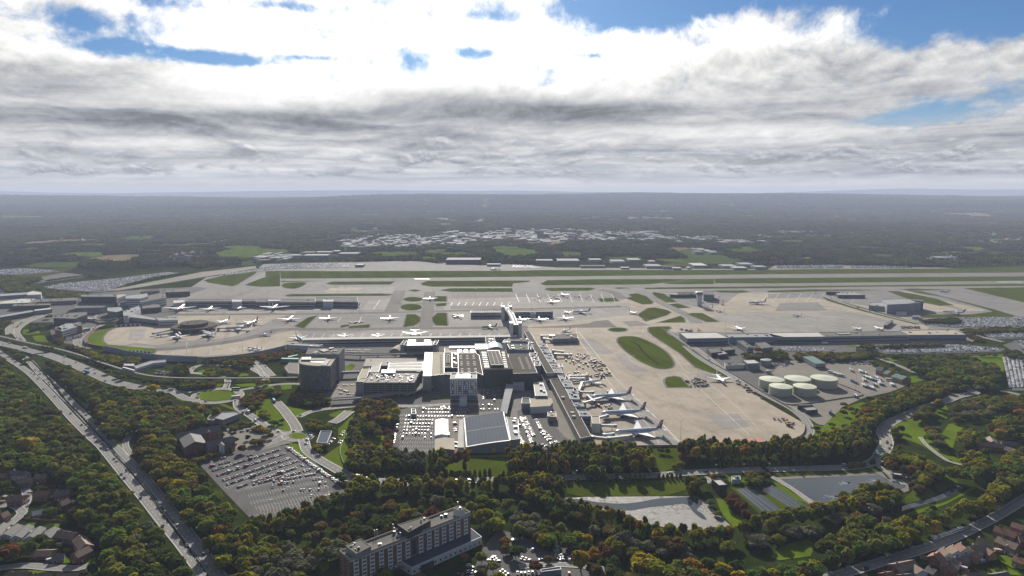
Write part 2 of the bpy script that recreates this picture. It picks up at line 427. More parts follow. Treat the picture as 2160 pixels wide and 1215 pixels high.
# ---------------------------------------------------------------- flat sheets
LAY=.065
LCOUNT={}
def lz(layer):
    """height of a flat sheet: every sheet of one layer lies a few millimetres above the last"""
    k=int(layer);LCOUNT[k]=LCOUNT.get(k,0)+1;return layer*LAY+.0032*(LCOUNT[k] % 20)
def sheet(name,tile,pts,layer,mat,label=None,smooth=False):
    P=TG(tile,smooth_closed(pts) if smooth else pts)
    A=sum(P[i][0]*P[(i+1) % len(P)][1]-P[(i+1) % len(P)][0]*P[i][1] for i in range(len(P)))
    if A < 0: P=P[::-1]
    z=lz(layer);mb=MB();mb.face([(x,y,z) for x,y,_ in P])
    return struct(name,mb,mat,label)
def ccw(P):
    P=[(p[0],p[1]) for p in P]
    return P if sum(P[i][0]*P[(i+1) % len(P)][1]-P[(i+1) % len(P)][0]*P[i][1] for i in range(len(P))) > 0 else P[::-1]
def grow(P,d):
    """polygon pushed out (d>0) or in by d metres"""
    P=[Vector(p) for p in ccw(P)];n=len(P);o=[]
    for i in range(n):
        a,b,c=P[i-1],P[i],P[(i+1) % n];e1=(b-a).normalized();e2=(c-b).normalized()
        n1=Vector((e1.y,-e1.x));n2=Vector((e2.y,-e2.x));m_=(n1+n2);m_=m_/max(m_.length_squared,.3)*2
        o.append(tuple(b+m_*d))
    return o
def ell(cx,cy,rx,ry,n=28):
    return [(cx+rx*math.cos(2*math.pi*i/n),cy+ry*math.sin(2*math.pi*i/n)) for i in range(n)]
def offs(P,d):
    """polyline shifted sideways by d metres"""
    P=[Vector(p[:2]) for p in P];o=[]
    for i in range(len(P)):
        t=(P[min(i+1,len(P)-1)]-P[max(i-1,0)]).normalized();o.append(P[i]+Vector((-t.y,t.x))*d)
    return o
def ribbon(mb,P,w,z,mi=0,zf=None):
    a,b=offs(P,w/2),offs(P,-w/2)
    for i in range(len(P)-1):
        z0,z1=(z,z) if zf is None else (zf[i],zf[i+1])
        mb.face([(b[i].x,b[i].y,z0),(b[i+1].x,b[i+1].y,z1),(a[i+1].x,a[i+1].y,z1),(a[i].x,a[i].y,z0)],mi)
def resample(P,step):
    P=[Vector(p[:2]) for p in P];o=[P[0]];acc=0
    for i in range(len(P)-1):
        d=P[i+1]-P[i];L=d.length
        if L < 1e-6: continue
        t=step-acc
        while t <=L: o.append(P[i]+d*(t/L));t +=step
        acc=(acc+L) % step
    return o
ROADS=[]
def road(name,tile,pts,w,layer,mat=None,label=None,lanes=1,edge=True,n=6,kerb=True,dash=True):
    P=[G(*q)[:2] for q in smooth_open(T(tile,pts),n)]
    P=resample(P,8.) if len(P) > 2 else P
    Z0=lz(layer);mb=MB();ribbon(mb,P,w,Z0);ROADS.append(([tuple(q[:2]) for q in P],w))
    o=struct(name,mb,mat or ROAD,label)
    ml=MB();z=Z0+.04
    if edge:
        for s in (-1,1):
            q=offs(P,s*(w/2-.5));ribbon(ml,q,.3,z)
    if dash:
        for k in range(1,lanes+1):
            off=-w/2+w*k/(lanes+1) if lanes > 1 else 0
            q=resample(offs(P,off),3.)
            for i in range(0,len(q)-2,3): ribbon(ml,q[i:i+2],.25,z)
    if ml.f: struct('road_marking',ml,LINE,'white lines painted along '+(label or 'the road'))
    if kerb:
        mk=MB()
        for s in (-1,1):
            q=offs(P,s*(w/2+.12));ribbon(mk,q,.24,Z0+.12)
        struct('kerb',mk,CONCR,'concrete kerbs along '+(label or 'the road'))
    return P
# ================================================================ THE SETTING
def vnoise(x,y,s,seed=0):
    x=x/s;y=y/s;xi=np.floor(x).astype(int);yi=np.floor(y).astype(int);fx=x-xi;fy=y-yi
    fx=fx*fx*(3-2*fx);fy=fy*fy*(3-2*fy)
    def h(a,b):
        n=(a*374761393+b*668265263+seed*1442695) & 0x7fffffff
        n=((n ^ (n >> 13))*1274126177) & 0x7fffffff
        return ((n ^ (n >> 16)) & 0xffff)/65535.
    return (h(xi,yi)*(1-fx)+h(xi+1,yi)*fx)*(1-fy)+(h(xi,yi+1)*(1-fx)+h(xi+1,yi+1)*fx)*fy
def sstep(a,b,x):
    t=np.clip((x-a)/(b-a),0,1);return t*t*(3-2*t)
def height(x,y):
    """ground height: flat at the airport, gently rising wooded country, two ridges on the skyline"""
    x=np.asarray(x,float);y=np.asarray(y,float)
    h=sstep(6500,15000,y)*185
    h=h+sstep(5200,9000,y)*((vnoise(x,y,2600,1)-.5)*70+(vnoise(x,y,900,2)-.5)*26)
    h=h*(1-sstep(15500,21000,y)*.55)
    h=h+sstep(9500,15000,y)*(vnoise(x,y,5200,11)-.5)*130
    # undulating near skyline and the blue hills behind it
    r2=np.exp(-((y-27500)/3000)**2)*(245+vnoise(x,y*.3,8000,5)*215+vnoise(x,y*.3,2600,9)*40-sstep(3000,13000,x)*0+sstep(-3000,-16000,x)*-60)
    return np.maximum(h,r2*1.05)+0.
# one ground sheet to the horizon: fine rows near, coarse rows far
ys=np.concatenate([[-1500,0,1500,3000,4500],np.linspace(5200,36000,200)])
us=np.linspace(-1.35,1.35,170)
gv=[];
for y in ys:
    wx=max(y,1500.);X=us*wx;Z=height(X,np.full_like(X,y)) if 5000 < y < 40000 else np.zeros_like(X)
    gv.append(np.stack([X,np.full_like(X,y),Z-(.06 if y < 5000 else 0)],1))
gv=np.concatenate(gv);nx=len(us);gf=[(j*nx+i,j*nx+i+1,(j+1)*nx+i+1,(j+1)*nx+i) for j in range(len(ys)-1) for i in range(nx-1)]
m,nt,b=base_mat('countryside');p=pos(nt)
vo=nt.nodes.new('ShaderNodeTexVoronoi');vo.inputs['Scale'].default_value=1/330.;vo.inputs['Randomness'].default_value=.9
nt.links.new((p).s,vo.inputs['Vector'])
cs=nt.nodes.new('ShaderNodeSeparateXYZ');nt.links.new(vo.outputs['Color'],cs.inputs[0])
fld=E(nt,cs.outputs[0]);fl2=E(nt,cs.outputs[1])
big=noise(nt,p,.0004,4,.6)
wood=cmix(nt,noise(nt,p,.02,6,.75).lin(.35,.65),(.009,.013,.007),(.036,.038,.017))
fc=cmix(nt,fl2.smooth(.3,.7),(.055,.075,.022),(.085,.075,.040))
isf=(fld*.8+big*.6).smooth(.93,.95)
nt.links.new(cmix(nt,isf,wood,fc).s,b.inputs['Base Color']);b.inputs['Roughness'].default_value=.95
b.inputs['Specular IOR Level'].default_value=0.
bp=nt.nodes.new('ShaderNodeBump');bp.inputs['Distance'].default_value=9;bp.inputs['Strength'].default_value=.9
nt.links.new(noise(nt,p,.035,6,.75).s,bp.inputs['Height']);nt.links.new(bp.outputs[0],b.inputs['Normal'])
me=bpy.data.meshes.new('ground');me.from_pydata(gv.tolist(),[],gf);me.materials.append(m);me.materials.append(SCRUB)
cy=np.array([gv[f[0],1] for f in gf]);me.polygons.foreach_set('material_index',(cy < 3000).astype(int)*0)
tagged(link('ground',me),'wooded countryside rising to blue hills on the skyline',None,None,'structure')

# near ground: rough grass under everything in front of the runway
sheet('rough_ground',None,[(-900,1500),(3100,1500),(2900,655),(2160,560),(1000,562),(430,560),(-300,640)],0,SCRUB,
      'rough dark grass between the roads and woods')

# ---------------- airfield
sheet('airfield_paving',None,[(350,640),(435,585),(560,567),(900,562),(1620,568),(2300,556),(2500,720),(2160,700),(2080,700),(2050,722),(1480,742),
      (1500,800),(1590,880),(1450,940),(1085,950),(1070,740),(640,742),(540,758),(400,752),(300,742),(230,720),(215,705),(240,690),(330,670)],1,CONCG,
      'grey concrete aprons and taxiways of the airfield')
# warm concrete aprons
sheet('apron','A1',[(855,790),(862,765),(890,730),(960,690),(1260,665),(1420,600),(1250,560),(2158,540),(2500,545),(2300,620),(1960,760),(1500,800),(1320,830),(1140,815),(980,845),(880,822)],2,CONC,'tan apron round the circular satellite',True)
sheet('apron','A1',[(860,820),(1000,845),(1140,835),(1500,870),(2158,775),(2500,700),(2660,850),(2158,900),(1700,925),(1280,910),(1000,870)],2,CONC,'tan apron behind the blast wall')
sheet('apron',None,[(1100,676),(1210,664),(1270,645),(1330,628),(1420,640),(1480,650),(1530,640),(1560,618),(1630,616),(1860,650),(1960,690),(1950,705),(1430,700),(1405,712),
      (1480,770),(1545,800),(1620,850),(1690,890),(1700,905),(1688,922),(1640,930),(1440,942),(1230,946),(1190,860),(1150,780),(1120,705)],2,CONC,'wide tan apron beside the long pier')
sheet('apron',None,[(930,632),(1100,626),(1330,640),(1330,665),(1090,688),(1060,706),(880,706),(700,716),(690,706),(900,690),(940,684),(940,660)],2,CONCM,'tan apron round the bridge satellite')
sheet('apron','A4',[(-260,545),(0,560),(360,560),(640,545),(900,590),(1240,690),(1100,712),(700,715),(0,722),(-500,690),(-700,640)],2.4,CONCM,'tan apron in front of the cargo sheds')
sheet('apron','A4',[(1120,372),(1190,380),(1560,475),(1830,535),(1810,545),(1690,545),(1560,500),(1480,505),(1600,530),(1400,560),(1300,545),(1300,480),(1450,480),(1180,410)],3.2,CONC,'tan taxiway and stand beside the hangar')
sheet('apron','A2',[(560,375),(720,340),(1160,345),(1180,365),(1130,392),(600,392)],2,CONCM,'sunlit concrete south of the far pier')
sheet('apron','A2',[(950,455),(1150,432),(1110,530),(0,552),(-600,575),(-600,555),(400,515),(900,520)],2,CONCM,'pale stands below the far pier')

# dark taxiways
def tax(tile,pts,w,label,layer=3,mat=None):
    P=[G(*q)[:2] for q in smooth_open(T(tile,pts),8)];P=resample(P,15.);z0=lz(layer)
    mb=MB();ribbon(mb,P,w,z0);struct('taxiway',mb,mat or ASPH,label)
    ml=MB();ribbon(ml,P,.3,z0+.05);struct('taxiway_marking',ml,YELL,'yellow centre line along '+label)
    return P
tax('A2',[(-900,577),(0,570),(700,565),(1440,548),(2158,530),(2900,512),(3090,505)],25,'the dark taxiway between the piers')
tax('A2',[(-1050,868),(-700,862),(-200,800),(80,735),(200,700),(700,697),(1440,690),(1900,684),(2300,680)],26,'the dark taxiway curving past the round satellite')
tax('A2',[(1140,548),(1175,470),(1215,370)],34,'the dark taxiway up to the runway')
tax('A2',[(1430,680),(1445,560),(1455,450),(1470,380)],30,'the pale ribbed taxiway between the grass circles')
tax('A2',[(1180,490),(1400,482),(1640,478)],20,'the cross taxiway between the grass circles')
tax('A3',[(740,365),(850,385),(930,440)],30,'the dark taxiway by the northern grass')
tax('A3',[(1080,370),(1200,440),(1330,510),(1500,590),(1560,650)],28,'the diagonal taxiway past the control tower',mat=ASPL)
tax('A2',[(-180,335),(0,235),(60,208),(300,202),(620,205)],24,'the pale taxiway looping the runway end',mat=ASPL)
tax('A2',[(60,320),(-60,380),(-350,470)],22,'the taxiway from the runway to the far pier',mat=ASPL)
sheet('taxiway','A3',[(460,665),(640,650),(700,628),(810,620),(880,680),(690,685),(90,685)],3,ASPH,'patch of grey asphalt between tan aprons')
sheet('taxiway','A3',[(930,632),(1050,625),(1170,665),(990,672)],3,ASPL,'pale grey asphalt patch at the apron crossroads')
# runways
def band(name,mat,y,layer,label,ext=6):
    """strip traced by its upper and lower edges in photo pixels"""
    up=[(x,a) for x,a,b in y];lo=[(x,b) for x,a,b in y][::-1]
    return sheet(name,None,up+lo,layer,mat,label)
band('airfield_grass',GRASSD,[(560,572,596),(900,570,588),(1080,570,584),(1640,569,581),(2160,560,576),(2600,552,568)],2,'long grass strip behind the main runway')
band('runway',ASPL,[(570,588,593),(900,586,593),(1100,584,591),(1640,578.5,586.5),(2160,575,583),(2800,570,578)],4,'main runway')
band('airfield_grass',GRASSD,[(1350,590,597),(1640,586.5,598),(2160,583,592.5),(2800,578,588)],2,'grass strip between the two runways')
band('runway',ASPL,[(1150,602,607),(1350,601,606.5),(1640,598,604),(2160,592,599),(2800,587,594)],4,'parallel northern runway')
band('airfield_grass',GRASSD,[(1360,607,610),(1640,603.5,608),(1835,602,605),(2160,599.5,603.5),(2800,594,598)],2,'thin grass strip beside the northern runway')
band('taxiway',CONCG,[(1500,610,613),(1835,605,610),(2000,604,612),(2160,603.5,607),(2600,599,603)],4,'pale taxiway beside the northern runway')
GI=[('A2',[(1390,310),(1450,290),(2158,288),(2310,288),(2300,298),(2168,310),(2158,338),(1480,338),(1400,325)],0),
 ('A2',[(220,330),(260,308),(420,305),(350,350),(260,352)],1),('A2',[(590,312),(640,297),(1170,295),(1130,320),(640,322)],0),
 ('A2',[(1550,368),(1640,353),(2158,352),(2165,382),(1650,382)],0),('A2',[(250,412),(300,402),(1060,398),(1160,405),(1100,415),(260,420)],0),
 ('A2',ell(1325,445,78,18),0),('A2',ell(1308,512,90,27),0),('A2',[(1272,572),(1340,572),(1385,600),(1385,630),(1340,665),(1245,678)],0),
 ('A2',[(1500,425),(1530,420),(1605,420),(1605,465),(1500,462)],0),('A2',[(1510,485),(1605,475),(1600,500),(1525,503)],0),
 ('A2',[(1485,600),(1530,562),(1605,560),(1615,668),(1520,665),(1490,635)],0),('A2',[(330,672),(440,600),(515,582),(400,690)],0),
 ('A2',[(710,685),(720,665),(790,658),(780,672)],0),('A2',[(790,672),(960,658),(950,685),(780,688)],0),('A2',[(1285,370),(1340,363),(1385,370),(1340,380)],0),
 ('A3',[(240,315),(300,285),(700,277),(1480,275),(1380,295),(1150,318),(280,328)],0),('A3',[(1280,315),(1600,280),(1700,275),(1700,315),(1400,318)],0),
 ('A3',[(275,362),(300,350),(650,348),(705,356),(640,372),(330,375)],0),('A3',[(860,350),(900,345),(1000,350),(900,357)],0),
 ('A3',[(730,440),(870,433),(900,462),(750,465)],0),('A3',[(960,435),(1010,425),(985,405),(1050,395),(1130,420),(1190,470),(1170,485),(1100,487)],0),
 ('A3',[(1180,395),(1200,385),(1280,400),(1390,468),(1300,470),(1220,430)],0),('A3',[(1325,487),(1400,482),(1500,515),(1400,520)],0),
 ('A3',[(1060,575),(1150,520),(1200,515),(1300,535),(1338,555),(1300,580),(1130,630)],0),('A3',[(1225,643),(1420,587),(1450,605),(1460,640)],0),
 ('A3',[(1485,572),(1520,562),(1600,563),(1740,635),(1640,635)],0),('A3',[(1700,372),(1950,373),(2000,382),(1930,390),(1760,387)],0),
 ('A3',ell(892,702,78,17),0),('B3',[(892,75),(905,50),(950,40),(1040,43),(1120,70),(1230,125),(1310,185),(1355,250),(1358,285),(1330,305),(1270,312),(1200,300),(1080,245),(970,170),(905,105)],1),
 ('A3',[(1150,695),(1160,682),(1210,677),(1320,675),(1340,690),(1310,700),(1380,745),(1470,820),(1840,1090),(1840,1110),(1780,1095),(1640,1050),(1550,1020),(1420,900),(1280,810),(1195,755),(1155,720)],0),
 ('B3',[(1290,430),(1292,400),(1310,385),(1370,375),(1420,385),(1440,410),(1495,468),(1310,470)],0),
 ('A4',[(970,328),(1200,325),(2158,315),(2158,332),(1000,338)],0),('A4',[(1130,365),(1200,357),(1550,365),(1200,372)],0),('A4',[(0,374),(360,362),(1000,368),(560,375),(0,387)],0),
 ('A4',[(1010,378),(1080,378),(1250,405),(1430,445),(1555,495),(1450,500),(1300,470),(1180,440)],0),
 ('A4',[(1200,380),(1290,378),(1900,530),(2110,595),(1300,600),(1290,575),(1700,575),(1830,560),(1900,548),(1820,520),(1500,430)],0),
 ('A4',[(1650,352),(2158,345),(2600,340),(2700,520),(2158,472),(1980,430)],0),
 ('A4',[(430,400),(560,450),(1300,655),(1240,655),(800,545),(500,455)],0),
 ('A1',[(1720,285),(1880,245),(2158,205),(2158,225),(2000,320),(1960,335),(1760,305)],0),
 ('A1',[(2060,325),(2200,270),(2360,222),(2360,335),(2200,340)],0),
 ('A1',[(735,780),(770,740),(850,705),(960,690),(900,720),(862,765),(860,800),(900,830),(1150,850),(1320,868),(1290,908),(1060,872),(900,845),(780,825),(740,800)],2)]
for i,(t,p,s) in enumerate(GI):
    q_=grow([a[:2] for a in TG(t,smooth_closed(p) if s==1 else p)],3.2);z_=lz(4.6);mb=MB();mb.face([(*a,z_) for a in q_]);struct('paved_shoulder',mb,ASPH if i % 3 else ASPL,'stained paving round a grass island')
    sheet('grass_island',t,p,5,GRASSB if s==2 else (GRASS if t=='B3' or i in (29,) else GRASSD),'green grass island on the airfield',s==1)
for t,p,m_ in [('B3',[(870,190),(950,175),(1010,260),(1150,335),(1010,335),(930,270)],CONCM),('B3',[(650,500),(980,490),(1180,700),(1400,940),(1160,945),(900,700)],CONCM),('B3',[(1500,350),(1700,345),(1840,400),(1700,420)],CONCM),('B3',[(1640,700),(1900,690),(2000,800),(1780,820)],CONCM),('B3',[(560,60),(700,60),(860,180),(700,190)],CONCM),
 ('A3',[(1500,650),(1900,640),(1900,700),(1500,690)],CONC),('A4',[(100,480),(420,470),(500,540),(60,545)],CONCG),('A4',[(0,400),(360,395),(330,430),(0,440)],CONCG),('A1',[(1100,700),(1240,690),(1200,780),(1080,790)],CONCM),('A2',[(620,350),(900,348),(880,370),(600,372)],CONC),('A2',[(1640,395),(2158,392),(2158,425),(1650,428)],ASPL),('A2',[(1640,500),(2060,498),(2060,525),(1640,528)],ASPL),('A3',[(0,385),(700,388),(860,430),(0,420)],ASPL),('A2',[(560,585),(1180,580),(1150,650),(540,655)],ASPL)]:
    sheet('apron_patch',t,p,3.3,m_,'patch of older paving')
# the dark drainage slit in the big oval
mb=MB();P=[G(*q)[:2] for q in smooth_open(T('B3',[(990,78),(1060,110),(1110,175),(1180,235),(1240,272)]),4)];ribbon(mb,P,3.2,6*LAY)
struct('drainage_ditch',mb,FLOOR,'dark ditch down the middle of the grass oval')
# painted lines on the stands
ml=MB()
def ln(t,a,b,w=.45):
    P=[G(*q)[:2] for q in T(t,[a,b])];ribbon(ml,P,w,5.6*LAY)
for x in range(470,2130,82): ln('A2',(x,770),(x+28,735))
for a,b in [((560,640),(600,600)),((580,660),(640,600)),((690,635),(720,595)),((865,640),(890,595)),((990,530),(1045,450)),((450,345),(500,330))]: ln('A2',a,b)
for a,b in [((1130,735),(1130,775)),((1575,800),(1575,860)),((1780,870),(1770,905)),((1940,855),(1990,890)),((1980,850),(2030,885)),((2080,850),(2158,860)),((1450,910),(1460,890))]: ln('A1',a,b)
for a,b in [((560,0),(880,400)),((880,400),(1440,950)),((1180,650+40),(1420,945)),((1440,350),(2000,870)),((770,205),(1040,205)),((1600,745),(2140,745))]: ln('B3',a,b,.45)
for x in range(1640,2140,60): ln('A2',(x,500),(x+18,470),.6)
for x in range(30,900,90): ln('A3',(x,400),(x+30,470),.6)
for x in range(0,800,95): ln('A4',(x,395),(x-60,470),.6)
for t,pts in [('B3',[(1240,945),(1160,800),(1000,640),(860,480),(700,260),(560,60),(540,-40)]),('B3',[(1100,-20),(1130,30),(1330,160),(1460,330),(1640,420),(1900,640),(2080,820)]),('B3',[(700,520),(1000,560),(1200,640)]),('B3',[(780,665),(1100,700),(1280,790)]),('B3',[(880,830),(1200,850),(1420,930)]),('A3',[(560,660),(900,600),(1060,600),(1400,660),(2158,668),(2900,690)]),('A4',[(-300,560),(400,580),(900,640),(1100,700)]),('A1',[(900,790),(1200,720),(1700,790),(2158,720)])]:
    P=[G(*q)[:2] for q in smooth_open(T(t,pts),8)];ribbon(ml,P,.35,5.6*LAY)
struct('stand_marking',ml,LINE,'painted lines of the aircraft stands')
# piano keys and numbers band on the far runway
ml=MB()
for k in range(8):
    x=875+k*4
    P=[G(x,588.5)[:2],G(x+2.2,588.4)[:2]];ribbon(ml,P,22,4*LAY+.05)
for k in range(6):
    P=[G(2105+k*9,595+.0)[:2],G(2109+k*9,594.9)[:2]];ribbon(ml,P,16,4*LAY+.05)
struct('runway_marking',ml,LINE,'white threshold bars on the runway')

# ---------------- car parks, yards and hard standings near the terminal
for nm,t,p,mt,lb in [
 ('car_park','C2',[(-500,250),(-330,120),(0,110),(215,120),(250,110),(300,130),(480,240),(690,440),(745,500),(740,540),(560,600),(300,680),(0,765),(-60,720),(-300,470)],LOT,'large surface car park behind the tree belt'),
 ('car_park','B2',[(1190,660),(1300,640),(2120,640),(2140,700),(1760,730),(1740,1010),(1500,1020),(1490,1040),(1150,1005),(1140,900),(1180,770)],LOT,'staff car park beside the dark curved warehouse'),
 ('car_park','B3',[(0,690),(100,640),(230,660),(420,830),(560,950),(480,985),(0,985),(-100,700)],LOT,'crowded car park beside the long pier'),
 ('service_yard','B2',[(1500,700),(2200,660),(2240,1020),(1500,1030)],LOTP,'yard round the warehouses'),
 ('service_yard','B3',[(240,640),(330,440),(600,900),(560,960),(440,880),(330,760)],LOTP,'yard along the pier'),
 ('forecourt','B2',[(600,200),(760,130),(2158,120),(2158,640),(1300,640),(560,620),(560,400)],LOT,'shaded forecourt round the terminal'),
 ('forecourt','A3',[(-20,700),(110,700),(300,1000),(400,1215),(0,1215)],LOT,'service roads behind the terminal'),
 ('yard','B2',[(660,430),(840,430),(840,550),(640,560)],LOTP,'small car park beside the dark hotel'),
 ('yard','B1',[(1880,850),(2158,790),(2400,800),(2600,900),(2158,1010),(1990,1000),(1880,900)],LOTP,'inn forecourt'),
 ('car_park','C3',[(-120,830),(0,850),(60,880),(330,950),(560,1000),(640,1120),(900,1200),(900,1300),(-560,1300),(-330,1190),(-260,1000)],LOT,'car park beside the brick hotel'),
 ('car_park','B4',[(0,220),(300,190),(640,240),(880,240),(1160,400),(1180,450),(1020,510),(800,560),(620,640),(480,790),(420,780),(360,740),(180,620),(0,520)],LOTP,'tank farm and coach yard'),
 ('yard','A3',[(1360,720),(1520,830),(2158,810),(2900,830),(2900,1000),(2300,960),(2158,1100),(2158,1215),(2060,1215),(1840,1090),(1500,830)],LOT,'yard behind the cargo sheds'),
 ('car_park','A4',[(760,860),(1100,830),(1600,825),(2000,860),(1960,890),(1500,900),(1000,905),(880,880)],LOT,'long car park behind the cargo sheds'),
 ('car_park','A4',[(1250,640),(1560,600),(2158,590),(2500,590),(2500,680),(1620,690),(1350,670)],LOT,'dense car park beyond the hangar'),
 ('car_park','A4',[(1780,740),(1870,710),(2158,700),(2500,700),(2500,770),(1900,780)],LOT,'car park at the edge of the airfield'),
 ('car_park','A4',[(1980,830),(2100,790),(2500,800),(2500,1215),(2060,1215),(1990,930),(2158,920),(2040,870)],LOT,'striped long stay car park'),
 ('car_park','A1',[(-300,240),(0,195),(200,182),(400,195),(510,212),(200,235),(0,250),(-300,300)],LOT,'far white car park at the wood edge'),
 ('car_park','A1',[(215,310),(300,265),(540,220),(700,240),(740,255),(500,290),(240,318)],LOT,'half empty far car park'),
 ('car_park','A1',[(370,340),(520,310),(1000,265),(1400,215),(1560,225),(1300,255),(1000,340),(900,380),(750,385),(400,355)],LOT,'long glittering car park beside the railway'),
 ('car_park','A1',[(-300,340),(80,350),(60,440),(-300,450)],LOT,'car park at the edge of the terminal'),
 ('car_park','A1',[(1850,235),(2158,190),(2400,170),(2400,185),(1900,250)],LOT,'thin car park inside the perimeter'),
 ('forecourt','A1',[(-300,450),(100,430),(700,400),(1250,360),(1650,340),(1750,350),(1500,440),(1500,560),(1250,640),(820,640),(720,820),(640,830),(450,800),(420,700),(450,640),(150,640),(0,640),(-300,640)],LOT,'service ground round the south terminal'),
 ('apron','A2',[(0,200),(60,150),(800,130),(1300,120),(1900,160),(2158,150),(2700,190),(2158,205),(600,208)],CONCG,'maintenance apron beyond the runway'),
 ('car_park','A4',[(60,160),(560,155),(1250,165),(1560,185),(1000,190),(0,190)],LOTP,'car park behind the runway'),
 ('railway_land','A1',[(860,375),(1060,340),(1700,215),(2158,165),(2158,185),(1400,310),(1000,370)],LOTP,'railway cutting beside the far car park'),
 ('yard','C4',[(960,320),(1100,330),(1240,380),(1180,420),(1150,480),(1060,430)],LOTP,'works yard beside the pond')]:
    sheet(nm,t,p,2.7,mt,lb)

# ---------------- roads
road('dual_carriageway','B1',[(-60,140),(90,240),(250,350),(420,520),(600,720),(760,880),(850,960),(950,1080),(1060,1215),(1230,1420),(1380,1610),(1560,1830),(1760,2110),(1830,2220)],10,6,label='the near carriageway of the main road',lanes=2)
road('dual_carriageway','B1',[(180,200),(260,260),(330,340),(440,440),(560,560),(700,700),(820,830),(960,970),(1080,1090),(1210,1230),(1420,1490),(1640,1780),(1800,2000),(1960,2220)],10.5,6,label='the far carriageway of the main road',lanes=2)
mb=MB();P=[G(*q)[:2] for q in smooth_open(T('B1',[(255,230),(400,380),(560,590),(690,720),(800,850),(900,950),(1000,1070),(1130,1215),(1330,1460),(1600,1830),(1860,2170)]),6)]
ribbon(mb,P,3.6,6.6*LAY);struct('central_reservation',mb,FLOOR,'dark planted strip between the carriageways')
mb=MB();Q=resample(P,4.)
for s in (-.5,.5):
    q=offs(Q,s)
    for i in range(len(q)-1): mb.face([(q[i].x,q[i].y,.5),(q[i+1].x,q[i+1].y,.5),(q[i+1].x,q[i+1].y,.95),(q[i].x,q[i].y,.95)])
single('crash_barrier',mb,METAL,'steel crash barrier along the dark strip between the carriageways','barrier')
road('spur_road','B1',[(-80,60),(0,95),(250,155),(420,200),(600,265),(760,335),(900,400),(1000,435),(1150,468),(1300,482),(1460,500)],20,7,label='the spur road towards the roundabout',lanes=3)
road('slip_road','B1',[(1100,1040),(1058,960),(1075,900),(1140,830),(1240,775)],7,5.5,label='the slip road into the wood',kerb=False)
road('slip_road','A1',[(90,740),(85,690),(160,640),(280,600),(380,575),(470,560)],16,5,label='the pale road bending behind the flyover',mat=ROADP)
road('slip_road','A1',[(190,800),(140,730),(170,680),(250,630),(330,600),(430,570)],12,5.2,label='the inner pale road bending to the terminal',mat=ROADP)
road('perimeter_road','A1',[(860,660),(740,710),(680,760),(650,800),(680,840),(760,865)],14,5,label='the road round the rust red fence')
road('roundabout','B1',[(1640,560),(1660,525),(1760,492),(1900,480),(2000,500),(2020,545),(1900,590),(1760,600),(1660,585),(1640,560)],11,6,label='the ring of the big roundabout',mat=ROADP)
sheet('roundabout_island','B1',ell(1826,540,175,46),7.4,GRASSB,'bright grass island of the big roundabout')
